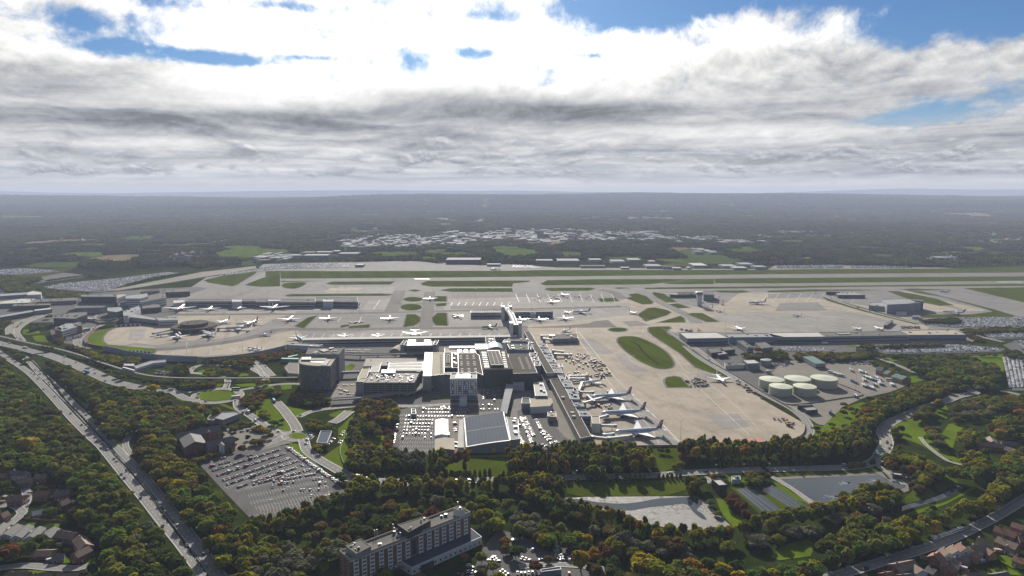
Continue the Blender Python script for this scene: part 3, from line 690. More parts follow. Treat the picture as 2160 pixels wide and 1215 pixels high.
for i,(t,pts,w,lb) in enumerate([
 ('B1',[(1460,505),(1560,560),(1660,585)],12,'the road into the big roundabout'),
 ('B1',[(1460,500),(1600,510),(1700,490)],9,'the upper road into the big roundabout'),
 ('B1',[(1990,500),(2158,470),(2400,440),(2600,450),(2740,500)],8,'the road east of the big roundabout'),
 ('B1',[(1900,480),(1920,420),(1880,370),(1640,350),(1600,340),(1640,300),(1750,280),(2050,290),(2158,330),(2250,390),(2200,420)],9,'the looping road behind the monorail'),
 ('B1',[(2000,570),(2010,640),(2100,700),(2158,740),(2300,830),(2380,880)],11,'the road from the big roundabout to the little one'),
 ('B2',[(0,985),(150,930),(260,880),(300,855)],11,'the road entering the little roundabout'),
 ('B2',[(0,745),(120,830),(200,870),(260,880)],11,'the pale road west of the shrub bank'),
 ('B2',[(170,590),(250,680),(330,790),(350,850)],13,'the road from the dark hotel to the little roundabout'),
 ('B2',[(360,720),(480,670),(700,640),(960,620),(1300,630),(1640,612),(1900,615)],9,'the road in front of the terminal car parks'),
 ('B2',[(640,770),(700,740),(790,670),(830,660)],14,'the coach loop beside the dark trees'),
 ('B2',[(400,905),(430,1000),(520,1070),(640,1140),(780,1215),(960,1280),(1300,1300)],12,'the curving road down to the belt road'),
 ('C2',[(700,380),(900,410),(1300,425),(1600,418),(2158,402),(2700,385),(3300,372),(3700,345),(4300,315)],13,'the belt road below the tree wall'),
 ('C4',[(0,320),(400,310),(700,300),(860,270),(940,210),(1000,120),(990,20)],13,'the belt road past the pond'),
 ('B4',[(940,1050),(1000,940),(970,860),(990,800),(1060,750),(1180,700),(1320,640),(1480,590),(1600,545),(1740,515),(1700,490),(1620,450)],14,'the pale winding road by the meadow'),
 ('B4',[(2158,540),(1900,480),(1840,455)],8,'the side road near the striped car park'),
 ('B4',[(1340,390),(1200,330),(1060,270),(880,205)],8,'the lane beside the green roofed offices'),
 ('B4',[(-700,120),(-560,230),(-300,380),(0,545),(200,650),(310,740),(350,830),(320,880),(230,925)],11,'the perimeter road round the tan apron'),
 ('A3',[(1310,710),(1360,750),(1560,870),(1840,1090),(1980,1200)],11,'the perimeter road behind the grass strip'),
 ('A4',[(400,395),(700,500),(1060,600),(1300,655),(1700,740),(2000,810)],10,'the road between apron and hangar'),
 ('C4',[(500,1240),(860,1130),(1250,1010),(1500,920),(1800,780),(2000,670),(2158,570),(2300,480)],10,'the shaded residential street'),
 ('C1',[(-60,640),(100,620),(190,680),(130,740),(60,800)],8,'the close among the bungalows'),
 ('C1',[(-60,400),(60,395),(180,420),(230,560),(200,640),(190,690)],7,'the lane between the brick houses'),
 ('C1',[(-50,1160),(200,1130),(450,1150),(680,1150),(830,1100)],8,'the close in front of the gabled houses'),
 ('C3',[(60,1140),(300,1120),(560,1130),(700,1150),(900,1180)],7,'the drive through the hotel car park'),
 ('C3',[(1640,380),(1690,460)],5,'the track to the pump house'),
 ('C4',[(30,380),(200,480),(340,580),(440,640)],5,'the track between the filter beds'),
 ('C4',[(900,260),(980,330),(1080,390),(1170,470)],5,'the track beside the pond'),
 ('B4',[(1280,890),(1340,960),(1480,1070),(1560,1105),(1700,1140)],4,'the pale path through the meadow'),
 ('B2',[(0,280),(40,340),(60,380)],8,'the ramp beside the green covers'),
 ('B1',[(2158,240),(2220,300),(2300,380)],12,'the wide ramp left of the dark hotel')]):
    P=road('road',t,pts,w,6.+.15*(i % 7),label=lb,mat=ROADP if w in (4,5,9,14) else ROAD)
    if i==12: BELT=P
# small roundabout
road('roundabout','B2',ell(354,880,105,36,16)+[(459,880)],10,7.2,label='the ring of the little roundabout',mat=ROADP,n=3)
sheet('roundabout_island','B2',ell(354,880,78,26),8,GRASSB,'grass island of the little roundabout')
# bright lawns, meadows and verges
for i,(t,p,s) in enumerate([
 ('B1',[(625,540),(680,580),(740,620),(740,645),(715,650),(660,590)],1),('B1',[(1005,945),(1060,890),(1050,990),(1010,965)],1),
 ('B1',[(700,650),(800,740),(900,860),(1000,950),(1050,1000),(960,930),(840,800)],0),
 ('A1',[(195,700),(250,690),(320,700),(340,730),(230,745),(190,740)],1),('A1',[(270,755),(370,750),(410,810),(300,800)],1),
 ('B1',[(1480,545),(1550,560),(1550,590),(1490,570)],1),('B1',[(1840,610),(1900,612),(2010,660),(1990,670),(1880,630)],1),
 ('B1',[(1740,470),(1850,435),(1900,440),(1860,460),(1780,480)],1),('B1',[(1980,445),(2158,430),(2158,460),(2040,465)],1),('B1',[(1640,350),(1700,320),(2050,320),(2100,370),(1800,400)],1),
 ('B2',[(0,560),(120,570),(200,650),(300,800),(280,840),(120,810),(0,730)],1),('B2',[(240,625),(480,665),(360,710),(330,790),(290,740)],1),
 ('B2',[(610,700),(700,665),(820,655),(740,715),(640,720)],1),('B2',[(690,820),(830,690),(850,740),(780,900),(770,1080),(770,1180),(640,1130),(560,1060),(700,960)],1),
 ('B2',[(270,940),(400,950),(420,1010),(480,1090),(400,1060),(300,980)],1),('B2',[(915,900),(960,850),(1080,870),(1100,940),(1090,1020),(960,1000)],1),
 ('B2',[(1440,560),(1640,555),(1640,572),(1440,575)],1),('B2',[(750,290),(810,268),(840,285),(800,330),(760,320)],1),('B2',[(60,440),(130,440),(160,490),(60,480)],1),('B2',[(200,440),(300,440),(300,480),(220,490)],1),
 ('B4',[(370,780),(460,800),(600,660),(700,620),(800,590),(840,640),(760,700),(700,790),(560,900),(440,870),(330,920),(300,910),(370,860)],1),
 ('B4',[(1200,375),(1250,370),(1320,405),(1240,430),(1180,430)],1),('B4',[(1700,200),(1980,190),(1990,350),(1950,330),(1800,250),(1700,225)],1),('B4',[(940,230),(1100,210),(1160,230),(1000,260)],1),('B4',[(650,115),(720,110),(740,128),(680,130)],1),
 ('B4',[(1500,500),(1600,530),(1660,520),(1560,560)],1),('B4',[(1700,475),(1780,480),(1760,500),(1720,495)],1),
 ('B4',[(1020,830),(1060,770),(1160,730),(1300,740),(1340,780),(1420,860),(1440,930),(1520,1010),(1560,1080),(1480,1080),(1300,960),(1200,920),(1080,900),(1030,1000)],1),
 ('B4',[(1460,870),(1520,780),(1700,740),(1840,700),(2000,680),(1980,730),(1900,760),(1700,780),(1600,850),(1560,980),(1500,970)],1),('B4',[(1860,850),(1960,850),(2090,910),(1960,915)],1),
 ('B4',[(1550,1040),(1660,1110),(1600,1120),(1540,1080)],1),('B4',[(1400,680),(1500,620),(1540,700),(1500,740)],1),
 ('C4',[(20,1060),(120,960),(330,900),(400,950),(360,1050),(100,1085)],1),('C4',[(1050,700),(1300,620),(1480,560),(1620,490),(1760,470),(1640,540),(1480,620),(1240,700),(1080,720)],1),
 ('C4',[(1700,360),(1840,395),(1830,440),(1720,420)],1),('C4',[(1150,560),(1240,480),(1340,450),(1430,540),(1290,600),(1160,625)],0),('C4',[(1380,420),(1560,340),(1620,460),(1500,520),(1440,510)],0),
 ('C3',[(1720,560),(1780,570),(1880,700),(2040,760),(1980,790),(1860,800),(1760,680)],1),('C3',[(450,430),(1440,405),(1500,480),(1300,540),(600,550),(470,520)],0),('C3',[(1780,350),(1940,350),(1980,430),(1830,420)],1),
 ('C3',[(1050,150),(1450,135),(1460,145),(1420,280),(1250,350),(1230,300),(1200,180)],0),('C3',[(1000,1000),(1280,1040),(1200,1070),(1020,1040)],1),('C2',[(500,1120),(620,1080),(620,1150),(560,1190)],1),
 ('C2',[(1500,210),(2158,190),(2700,170),(2700,200),(2158,215),(1560,215)],1),('C2',[(1480,240),(2158,220),(2158,370),(1500,400)],0),('C4',[(60,350),(880,310),(950,345),(100,380)],0),
 ('C4',[(50,420),(110,440),(350,610),(320,625),(60,470)],1),('C4',[(0,700),(200,660),(400,640),(380,660),(0,740)],1),('C3',[(2020,460),(2158,560),(2300,660),(2260,665),(2000,480)],1),
 ('C1',[(280,455),(370,445),(360,480),(285,485)],1),('C1',[(440,710),(560,690),(560,720),(450,725)],1),('C1',[(40,780),(110,740),(120,760),(60,800)],1),('C1',[(230,775),(310,770),(290,800),(240,800)],1),('C1',[(510,1080),(560,1060),(610,1070),(600,1105),(530,1110)],1),
 ('C1',[(690,1110),(740,1060),(810,1060),(800,1090),(710,1130)],1),('C1',[(230,1200),(240,1170),(420,1170),(300,1200)],1),('C1',[(0,920),(50,900),(40,940),(0,940)],1),('C1',[(455,780),(500,775),(490,830),(460,830)],1),('C1',[(530,985),(600,980),(590,1010),(540,1010)],1),
 ('C1',[(760,350),(840,370),(840,390),(780,390)],1),('C1',[(400,480),(600,470),(650,530),(600,540),(520,500),(400,500)],1),('C1',[(810,1140),(900,1150),(900,1200),(840,1190)],1),
 ('C4',[(1870,1040),(2000,1040),(2158,1110),(2158,1150),(2060,1150)],1),('C4',[(1960,1120),(2100,1180),(2140,1215),(2000,1200)],1),('C4',[(1840,1150),(1900,1160),(1960,1215),(1860,1215)],1)]):
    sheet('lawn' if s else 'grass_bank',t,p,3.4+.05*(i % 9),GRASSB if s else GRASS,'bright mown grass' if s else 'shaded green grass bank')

# ---------------- water
def water_mat(name,col,wave=.25,sc=.6,rough=.08):
    m,nt,b=base_mat(name);p=pos(nt)
    b.inputs['Base Color'].default_value=(*col,1);b.inputs['Roughness'].default_value=rough;b.inputs['IOR'].default_value=1.33
    bp=nt.nodes.new('ShaderNodeBump');bp.inputs['Strength'].default_value=wave;bp.inputs['Distance'].default_value=.3
    nt.links.new(noise(nt,p,sc,5,.65).s,bp.inputs['Height']);nt.links.new(bp.outputs[0],b.inputs['Normal']);return m
WATER=water_mat('pond water',(.02,.035,.05),.07,.5,.05);
sheet('pond_bank','C4',[(60,385),(960,340),(1010,400),(1180,440),(1190,500),(1060,540),(500,660),(440,670),(330,600)],4.2,LOTP,'concrete rim of the square pond')
sheet('pond_water','C4',[(110,400),(940,362),(1000,400),(1080,460),(1060,500),(480,622),(440,620)],5,WATER,'grey water of the aerated pond')
sheet('pond_water','C4',[(1040,415),(1150,430),(1160,470),(1100,490),(1060,455)],5.1,WATER,'small settling basin beside the pond')
m,nt,b=base_mat('drying mud');p=pos(nt)
f=noise(nt,p,.045,7,.7,1.2);f2=noise(nt,p,.3,5,.7,.6)
nt.links.new(cmix(nt,(f.smooth(.50,.60)*f2.smooth(.42,.6)).clamp(),(.20,.195,.185),(.055,.052,.046)).s,b.inputs['Base Color'])
nt.links.new(f2.lin(.3,.7,.5,.9).s,b.inputs['Roughness']);b.inputs['Specular IOR Level'].default_value=.25
sheet('mud_flat','C3',[(420,560),(620,552),(1300,545),(1560,548),(1640,600),(1720,680),(1840,790),(1760,850),(1560,840),(1240,800),(1080,760),(900,690),(640,640),(440,590)],5,m,'pale drying mud of the drained lagoon')
sheet('lagoon_water','C3',[(430,568),(560,570),(720,595),(900,608),(1050,598),(1200,570),(1320,560),(1550,555),(1600,600),(1560,660),(1600,690),(1640,740),(1600,735),(1530,680),(1460,612),(1300,625),(1150,640),(1000,665),(850,660),(650,628),(520,600)],6,WATER,'rippled channel of water in the lagoon',True)
sheet('filter_bed_rim','C3',[(1830,470),(1900,470),(2030,455),(2600,640),(2560,670),(2090,700),(1880,500)],4.2,GRASS,'grass round the filter beds')
sheet('filter_bed_water','C3',[(1890,490),(2005,470),(2158,570),(2265,660),(2120,690)],5,WATER,'water of the near filter bed')
sheet('filter_bed_water','C3',[(2080,480),(2195,450),(2490,635),(2370,662)],5,WATER,'water of the far filter bed')
mb=MB()
for a,b_ in [((1930,482),(2180,680)),((1965,476),(2225,668)),((2120,470),(2410,652)),((2155,462),(2450,645)),((1905,488),(2145,688)),((2098,476),(2385,660))]:
    P=[G(*q)[:2] for q in T('C3',[a,b_])];ribbon(mb,P,1.2,7.2*LAY)
struct('filter_bed_walkway',mb,DARKM,'dark dividing walls across the filter beds')
mb=MB();P=[G(*q)[:2] for q in smooth_open(T('C4',[(920,730),(1040,680),(1160,640),(1300,600),(1440,560),(1540,510),(1620,460)]),6)];ribbon(mb,P,6,5*LAY)
struct('stream',mb,WATER,'narrow stream through the grass')
mb=MB();P=[G(*q)[:2] for q in smooth_open(T('C4',[(900,745),(1040,690),(1160,650),(1300,608),(1440,568),(1540,518),(1640,455)]),6)];ribbon(mb,P,12,4.6*LAY)
struct('stream_bank',mb,SCRUB,'rough banks of the stream')
# ================================================================ TREES
HID=bpy.data.collections.new('plant_sources')      # holds source meshes for the stuff scatters; not linked to the scene
def leaf_cloud(seed,lobes,nleaf,size,flat=.0):
    """leaf sprays on the outside of several lobes: (centre, radius, squash); plus a ragged inner mass"""
    rg=np.random.RandomState(seed);V=[];F=[]
    tot=sum(l[1]**2 for l in lobes)
    for (c,r,sq) in lobes:
        n=max(6,int(nleaf*r*r/tot))
        d=rg.normal(size=(n,3));d /=np.linalg.norm(d,axis=1)[:,None];d[:,2]=np.where(d[:,2] < -.55,-d[:,2],d[:,2])
        rr=r*(.78+.30*rg.rand(n));p=np.array(c)+d*rr[:,None]*np.array([1,1,sq])
        for i in range(n):
            nrm=d[i]+rg.normal(size=3)*.38;nrm /=np.linalg.norm(nrm)
            u=np.cross(nrm,rg.normal(size=3));u /=np.linalg.norm(u)+1e-9;w=np.cross(nrm,u)
            s=size*(.6+.8*rg.rand());b=len(V)
            k=rg.rand(4)*.5+.75
            V +=[tuple(p[i]+u*s*k[0]),tuple(p[i]+w*s*k[1]*.8),tuple(p[i]-u*s*k[2]),tuple(p[i]-w*s*k[3]*.8)]
            F.append((b,b+1,b+2,b+3))
        # inner mass, so light does not pour straight through
        b=len(V);nn=7;rows=4
        for j in range(rows+1):
            th=math.pi*j/rows
            for i in range(nn):
                a=2*math.pi*i/nn+j*.4;k=r*.72*(.85+.3*rg.rand())
                V.append((c[0]+k*math.sin(th)*math.cos(a),c[1]+k*math.sin(th)*math.sin(a),c[2]+k*math.cos(th)*sq))
        for j in range(rows):
            for i in range(nn):
                F.append((b+j*nn+i,b+(j+1)*nn+i,b+(j+1)*nn+(i+1) % nn,b+j*nn+(i+1) % nn))
    return V,F
def crown_mesh(name,seed,kind,nleaf=360,size=.12):
    """unit tree crown: overall height 1, crown radius about .42"""
    rg=np.random.RandomState(seed*7+1);L=[]
    if kind=='broad':
        L.append(((0,0,.62),.27,.95))
        for i in range(7):
            a=i*2*math.pi/7+rg.rand()*.7;r=.17+.10*rg.rand();L.append(((r*math.cos(a),r*math.sin(a),.42+.34*rg.rand()),.15+.08*rg.rand(),.85))
        L.append((((rg.rand()-.5)*.15,(rg.rand()-.5)*.15,.82),.16,.9))
    elif kind=='round':
        L.append(((0,0,.55),.36,.95))
        for i in range(5):
            a=i*2*math.pi/5+rg.rand();L.append(((.2*math.cos(a),.2*math.sin(a),.45+.3*rg.rand()),.19,.9))
    elif kind=='tall':
        for i in range(6): L.append((((rg.rand()-.5)*.14,(rg.rand()-.5)*.14,.28+.115*i),.19-.018*i,1.2))
    elif kind=='cone':
        for i in range(5): L.append(((0,0,.28+.15*i),.235-.042*i,1.1))
    V,F=leaf_cloud(seed,L,nleaf,size)
    me=bpy.data.meshes.new(name);me.from_pydata(V,[],F);me.materials.append(LEAF);me.update();return me
def trunk_mesh():
    mb=MB();mb.cyl(0,0,-.02,.5,.028,.014,6)
    for a in (0,2.1,4.2): mb.tube((0,0,.28),(.16*math.cos(a),.16*math.sin(a),.55),.009,4)
    return mb.mesh('trunk',BARK)
TRUNK=trunk_mesh()
KINDS_=['broad']*5+['round']*2+['tall']*2+['cone']
CROWNS=[crown_mesh('crown',11+i,k) for i,k in enumerate(KINDS_)]
NB={'broad': (0,5),'round': (5,7),'tall': (7,9),'cone': (9,10)}
SRC=[]
def src_obj(name,me):
    o=bpy.data.objects.new(name,me);HID.objects.link(o);return o
for i,me in enumerate(CROWNS): src_obj('s%02d_crown' % i,me)
# a far clump: a dozen low crowns joined in one canopy patch of unit width
def clump_mesh(seed,n,leaf,sz,spread=.5):
    rg=np.random.RandomState(seed);L=[]
    for i in range(n):
        L.append((((rg.rand()-.5)*spread*2,(rg.rand()-.5)*spread*2,.10+.10*rg.rand()),.10+.05*rg.rand(),1.0))
    V,F=leaf_cloud(seed,L,leaf,sz)
    me=bpy.data.meshes.new('clump');me.from_pydata(V,[],F);me.materials.append(LEAF);me.update();return me
HIDC=bpy.data.collections.new('clump_sources')
for i in range(5): HIDC.objects.link(bpy.data.objects.new('c%02d_clump' % i,clump_mesh(90+i,16,420,.045)))

def scatter(name,label,cat,src,P,scale,rot,idx,tint,sz=None):
    """stuff nobody could count, one object: geometry nodes put the source meshes on points"""
    me=bpy.data.meshes.new(name);n=len(P);me.vertices.add(n);me.vertices.foreach_set('co',np.asarray(P,'f').ravel())
    for nm,ty,d in (('scl','FLOAT_VECTOR',np.asarray(scale,'f')),('rot','FLOAT',np.asarray(rot,'f')),('vidx','INT',np.asarray(idx,'i')),('tint','FLOAT_COLOR',np.asarray(tint,'f'))):
        a=me.attributes.new(nm,ty,'POINT');a.data.foreach_set({'FLOAT_VECTOR': 'vector','FLOAT_COLOR': 'color'}.get(ty,'value'),d.ravel())
    o=bpy.data.objects.new(name,me);COL.objects.link(o)
    ng=bpy.data.node_groups.new(name,'GeometryNodeTree')
    ng.interface.new_socket('Geometry',in_out='INPUT',socket_type='NodeSocketGeometry');ng.interface.new_socket('Geometry',in_out='OUTPUT',socket_type='NodeSocketGeometry')
    N=ng.nodes.new;gi=N('NodeGroupInput');go=N('NodeGroupOutput');ip=N('GeometryNodeInstanceOnPoints');ci=N('GeometryNodeCollectionInfo')
    ci.inputs[0].default_value=src;ci.inputs['Separate Children'].default_value=True;ci.inputs['Reset Children'].default_value=True
    def attr(nm,ty):
        a=N('GeometryNodeInputNamedAttribute');a.data_type=ty;a.inputs['Name'].default_value=nm;return a.outputs[0]
    ip.inputs['Pick Instance'].default_value=True
    L=ng.links.new;L(gi.outputs[0],ip.inputs['Points']);L(ci.outputs[0],ip.inputs['Instance']);L(attr('vidx','INT'),ip.inputs['Instance Index'])
    cx=N('ShaderNodeCombineXYZ');L(attr('rot','FLOAT'),cx.inputs[2]);L(cx.outputs[0],ip.inputs['Rotation']);L(attr('scl','FLOAT_VECTOR'),ip.inputs['Scale'])
    L(ip.outputs[0],go.inputs[0])
    mo=o.modifiers.new('scatter','NODES');mo.node_group=ng
    tagged(o,label,cat,None,'stuff');return o

PAL={'dark': (.074,.098,.022),'olive': (.165,.175,.032),'green': (.115,.172,.032),'yellowgreen': (.23,.225,.024),'yellow': (.36,.27,.025),
       'orange': (.26,.150,.028),'rust': (.15,.072,.032),'grey': (.155,.160,.095),'brown': (.150,.108,.038)}
CNAME={'dark': 'dark green','olive': 'olive green','green': 'mid green','yellowgreen': 'yellow green','yellow': 'bright yellow','orange': 'orange','rust': 'rust red','grey': 'silvery green','brown': 'brown'}
MIX={'oak': dict(dark=.30,olive=.34,green=.22,brown=.06,yellowgreen=.06,grey=.02),
       'autumn': dict(dark=.16,olive=.32,green=.16,brown=.08,yellowgreen=.22,yellow=.03,orange=.025),
       'belt': dict(dark=.22,olive=.34,green=.16,brown=.08,yellowgreen=.10,orange=.03,grey=.07),
       'willow': dict(grey=.40,olive=.24,green=.12,brown=.08,yellowgreen=.12,rust=.01),
       'bright': dict(yellowgreen=.36,olive=.24,green=.20,yellow=.06,orange=.03,brown=.05,dark=.06),
       'flame': dict(orange=.15,rust=.07,brown=.30,olive=.34,yellow=.04,dark=.10),'red': dict(rust=.55,brown=.35,olive=.1),'dusk': dict(dark=.55,olive=.3,brown=.15)}
def in_frame(x,y,z,mx_=20):
    a,b=proj(x,y,z);return -mx_ < a < 2160+mx_ and 395 < b < 1215+40
TREES=[]      # x, y, z, height, width, kind index, colour name, region
def add_tree(x,y,h,w,kinds,colr,region,z=0.):
    k=random.choice(kinds);a,b=NB[k];i=random.randrange(a,b)
    TREES.append((x,y,z,h,w/.84,i,colr,region))
def wood(tile,poly,region,mix='oak',sp=8.5,h=(11,17),kinds=('broad','round','round'),z=0.,keep=1.):
    wall_=region in (W4,W5,W6,W14);P=[p[:2] for p in TG(tile,poly,sum(h)*(.16 if wall_ else .42))];sp=sp*1.14
    if wall_: h=(h[0]*1.1,h[1]*1.15)
    rg=np.random.RandomState(len(TREES)+3)
    xs=[p[0] for p in P];ysx=[p[1] for p in P]
    x0,x1,y0,y1=min(xs),max(xs),min(ysx),max(ysx)
    nx_,ny_=int((x1-x0)/sp)+2,int((y1-y0)/(sp*.87))+2
    gx,gy=np.meshgrid(np.arange(nx_),np.arange(ny_));gx=x0+(gx+.5*(gy % 2))*sp;gy=y0+gy*sp*.87
    gx=(gx+(rg.rand(*gx.shape)-.5)*sp*.8).ravel();gy=(gy+(rg.rand(*gy.shape)-.5)*sp*.8).ravel()
    m=inpoly(gx,gy,P) & (rg.rand(len(gx)) < keep);ed=np.full(len(gx),1e9)
    for i in range(len(P)):
        (ax,ay),(bx,by)=P[i],P[(i+1) % len(P)];l2=(bx-ax)**2+(by-ay)**2+1e-9;t=np.clip(((gx-ax)*(bx-ax)+(gy-ay)*(by-ay))/l2,0,1);ed=np.minimum(ed,np.hypot(gx-ax-t*(bx-ax),gy-ay-t*(by-ay)))
    m &=ed > sp*(.05 if wall_ else .45 if region==W2 else .35)
    names=list(MIX[mix]);pr=np.array([MIX[mix][k] for k in names]);pr /=pr.sum()
    nz=vnoise(gx+5000,gy+5000,60,4)
    for x,y,q in zip(gx[m],gy[m],nz[m]):
        u=(q*2.3+rg.rand()*.42) % 1.
        c=names[min(int(np.searchsorted(np.cumsum(pr),u)),len(names)-1)]
        hh=(h[0]+(h[1]-h[0])*(.6*rg.rand()+.4*q));add_tree(x,y,hh,sp*(.92+.72*rg.rand()**1.6),kinds,c,region,z)
def lone(tile,pts,c,region,h=9,w=8,kinds=('round','broad'),z=0.):
    for p in pts:
        x,y,_=TG(tile,[p[:2]],(p[2] if len(p) > 2 else h)*.55)[0];add_tree(x,y,(p[2] if len(p) > 2 else h)*random.uniform(.9,1.1),(p[3] if len(p) > 3 else w)*random.uniform(.9,1.1),kinds,p[4] if len(p) > 4 else c,region,z)
def tree_line(tile,pts,region,mix,sp=7,h=(8,12),w=None,kinds=('broad','round'),rows=1):
    P=[G(*q)[:2] for q in smooth_open(T(tile,pts),6)];Q=resample(P,sp);names=list(MIX[mix]);pr=[MIX[mix][k] for k in names]
    for r in range(rows):
        for p in offs(Q,(r-(rows-1)/2)*sp*.8):
            add_tree(p.x+random.uniform(-1,1)*sp*.2,p.y+random.uniform(-1,1)*sp*.2,random.uniform(*h),(w or sp*1.35)*random.uniform(.85,1.2),kinds,random.choices(names,pr)[0],region)

W1='the oak wood left of the main road';W2='the wood between the two main roads';W3='the thicket along the monorail'
W4='the tree wall below the apron';W5='the tree belt behind the large car park';W6='the belt below the lagoon';W7='the wood beside the shaded street'
W8='the gardens among the bungalows';W9='the riverside wood beside the brick hotel';W10='the wood bank curving beside the tank farm';W11='the meadow by the winding road'
W12='the copse beside the striped car park';W13='the shrub banks round the roundabouts';W14='the dark copse by the staff car park'
# left wood
wood('B1',[(-260,120),(0,190),(120,300),(300,460),(430,610),(560,740),(680,870),(810,1010),(960,1180),(1060,1300),(1000,1340),(900,1290),(780,1290),(600,1250),(420,1170),(200,1120),(0,1130),(-260,1130)],W1,'oak',10.5,(12,18))
wood('C1',[(430,300),(700,300),(900,280),(1040,440),(1180,590),(1320,780),(1500,980),(1680,1150),(1760,1290),(900,1290),(830,1100),(860,980),(760,860),(690,740),(560,640),(600,540),(640,470),(560,400)],W1,'oak',9.5,(11,17))
lone('B1',[(235,960,19,22,'yellow')],'yellow',W1)
lone('C1',[(660,660,13,16,'brown')],'brown',W1)
# between the main road and the spur
wood('B1',[(350,225),(480,240),(600,290),(760,370),(900,440),(1080,480),(1250,480),(1400,500),(1470,545),(1480,600),(1300,620),(900,600),(760,600),(700,560),(560,440),(450,330)],W2,'oak',8.5,(9,15))
wood('B1',[(760,600),(900,600),(1300,620),(1700,590),(1860,640),(1880,700),(1700,760),(1560,800),(1440,850),(1380,900),(1180,830),(1120,820),(1040,890),(980,940),(880,850),(760,700)],W2,'autumn',8.5,(10,16))
wood('B1',[(1180,830),(1440,850),(1490,950),(1580,1040),(1640,1100),(1760,1215),(1860,1330),(2000,1500),(2140,1680),(2200,1750),(2158,1900),(2250,2100),(1960,2100),(1800,1900),(1640,1720),(1440,1470),(1260,1220),(1140,1090),(1110,980)],W2,'autumn',8.8,(11,17))
wood('A1',[(150,860),(220,900),(310,1010),(340,1080),(300,1060),(190,960),(60,880),(0,870),(0,840)],W2,'oak',8,(6,10))
lone('B1',[(930,620,13,17,'yellow'),(1140,620,13,17,'yellow'),(920,690,11,14,'yellow'),(1290,470,12,16,'yellow')],'yellow',W2)
# strips by the monorail
wood('B1',[(255,90),(400,110),(560,180),(760,250),(960,330),(1180,400),(1500,410),(1840,405),(1840,440),(1640,480),(1400,470),(1200,440),(1000,400),(800,320),(560,220),(360,140)],W3,'belt',7.5,(6,10))
wood('B1',[(760,170),(960,190),(1180,210),(1180,260),(1000,270),(850,240),(700,190)],W3,'bright',7.5,(7,11))
wood('A1',[(520,800),(620,830),(780,870),(820,920),(700,900),(560,840)],W3,'flame',6,(4,6))
wood('A1',[(460,790),(500,745),(550,770),(540,810),(480,810)],W3,'red',6,(5,7))
wood('B1',[(1440,290),(1500,250),(1620,280),(1600,330),(1540,360),(1480,330)],W3,'dusk',7,(8,12))
wood('B1',[(1690,310),(1850,300),(2030,320),(2020,370),(1720,370)],W3,'autumn',6.5,(5,8))
wood('A2',[(-400,940),(-200,935),(0,905),(350,850),(380,880),(160,950),(0,985),(-260,985),(-440,975)],'the russet bank under the blast wall','flame',6.5,(5,8))
wood('B1',[(1960,260),(2100,270),(2110,300),(1990,310)],W3,'dusk',6.5,(6,9))
lone('A1',[(410,590,11,16,'olive'),(320,565,8,10,'olive')],'olive','the bend of the pale road')
wood('A1',[(-40,640),(160,600),(200,620),(100,680),(0,720),(-40,740)],'the bend of the pale road','dusk',8,(7,10))
wood('A1',[(240,660),(360,640),(370,670),(300,700),(230,710)],'the bend of the pale road','oak',7,(5,8))
# shrub banks round the roundabouts
for tl,pl,mx_ in [('B2',[(0,745),(80,780),(160,850),(150,890),(60,850),(0,800)],'autumn'),('B2',[(-40,880),(80,900),(100,950),(0,960),(-60,930)],'dusk'),('B2',[(400,740),(520,720),(640,760),(680,830),(600,870),(540,830),(420,800)],'autumn'),
                    ('B2',[(470,900),(560,850),(640,870),(640,940),(600,1000),(500,1010),(455,960)],'autumn'),('B2',[(280,480),(420,510),(600,520),(640,560),(560,610),(380,600),(270,540)],'flame'),
                    ('B2',[(70,720),(200,740),(210,790),(130,800),(70,770)],'autumn'),('B1',[(2010,600),(2040,540),(2100,510),(2200,480),(2240,560),(2158,640),(2060,650)],'flame'),('B2',[(0,620),(80,650),(130,700),(60,720),(0,700)],'autumn'),
                    ('B2',[(0,470),(200,470),(240,520),(100,530),(0,515)],'autumn'),('B2',[(0,400),(150,410),(150,440),(0,440)],'flame')]:
    wood(tl,pl,W13,mx_,7,(5,9))
lone('B2',[(365,660,14,17,'green'),(350,880,7,7,'orange'),(675,720,7,9,'rust'),(235,830,6,9,'rust'),(215,750,6,7,'olive'),(395,780,9,10,'dark')],'green',W13)
# inn surroundings
lone('B1',[(1980,910,7,9,'rust'),(2040,990,8,10,'rust'),(1880,815,9,10,'dark'),(2090,890,6,7,'dark'),(2140,920,7,8,'dark'),(1700,1070,6,9,'olive'),(1760,1050,6,8,'orange'),(1830,1030,5,8,'olive'),(1640,1080,7,10,'brown'),(1950,1000,5,8,'olive')],'rust','the brick inn')
wood('B1',[(1880,820),(2000,760),(2158,740),(2250,780),(2200,830),(2050,800),(1950,830)],'the brick inn','flame',7,(4,7),keep=.8)
# gardens left
wood('C1',[(0,300),(120,290),(440,300),(560,400),(440,420),(280,330),(140,310),(0,340)],W8,'oak',8,(6,9),keep=.5)
wood('C1',[(340,500),(480,560),(560,620),(440,700),(380,650),(430,590)],W8,'dusk',8,(7,10),keep=.6)
wood('C1',[(0,960),(160,900),(300,880),(330,960),(260,1030),(200,1060),(0,1080)],W8,'dusk',8,(6,9),keep=.6)
lone('C1',[(95,1010,12,18,'rust'),(235,670,8,10,'olive'),(420,670,9,12,'dark'),(240,975,10,15,'dark'),(130,1120,5,6,'green'),(780,1150,12,8,'dark'),(475,365,8,10,'yellowgreen'),(400,945,7,10,'green'),(340,900,8,10,'dark'),(30,450,8,12,'dark'),(560,760,6,8,'dark')],'dark',W8)
tree_line('C1',[(190,720),(340,730),(480,740),(560,750)],W8,'dusk',3.5,(2.5,3.5),w=4)
tree_line('C1',[(-20,500),(150,490),(300,490),(600,470)],W8,'dusk',4,(3,4),w=4.5)
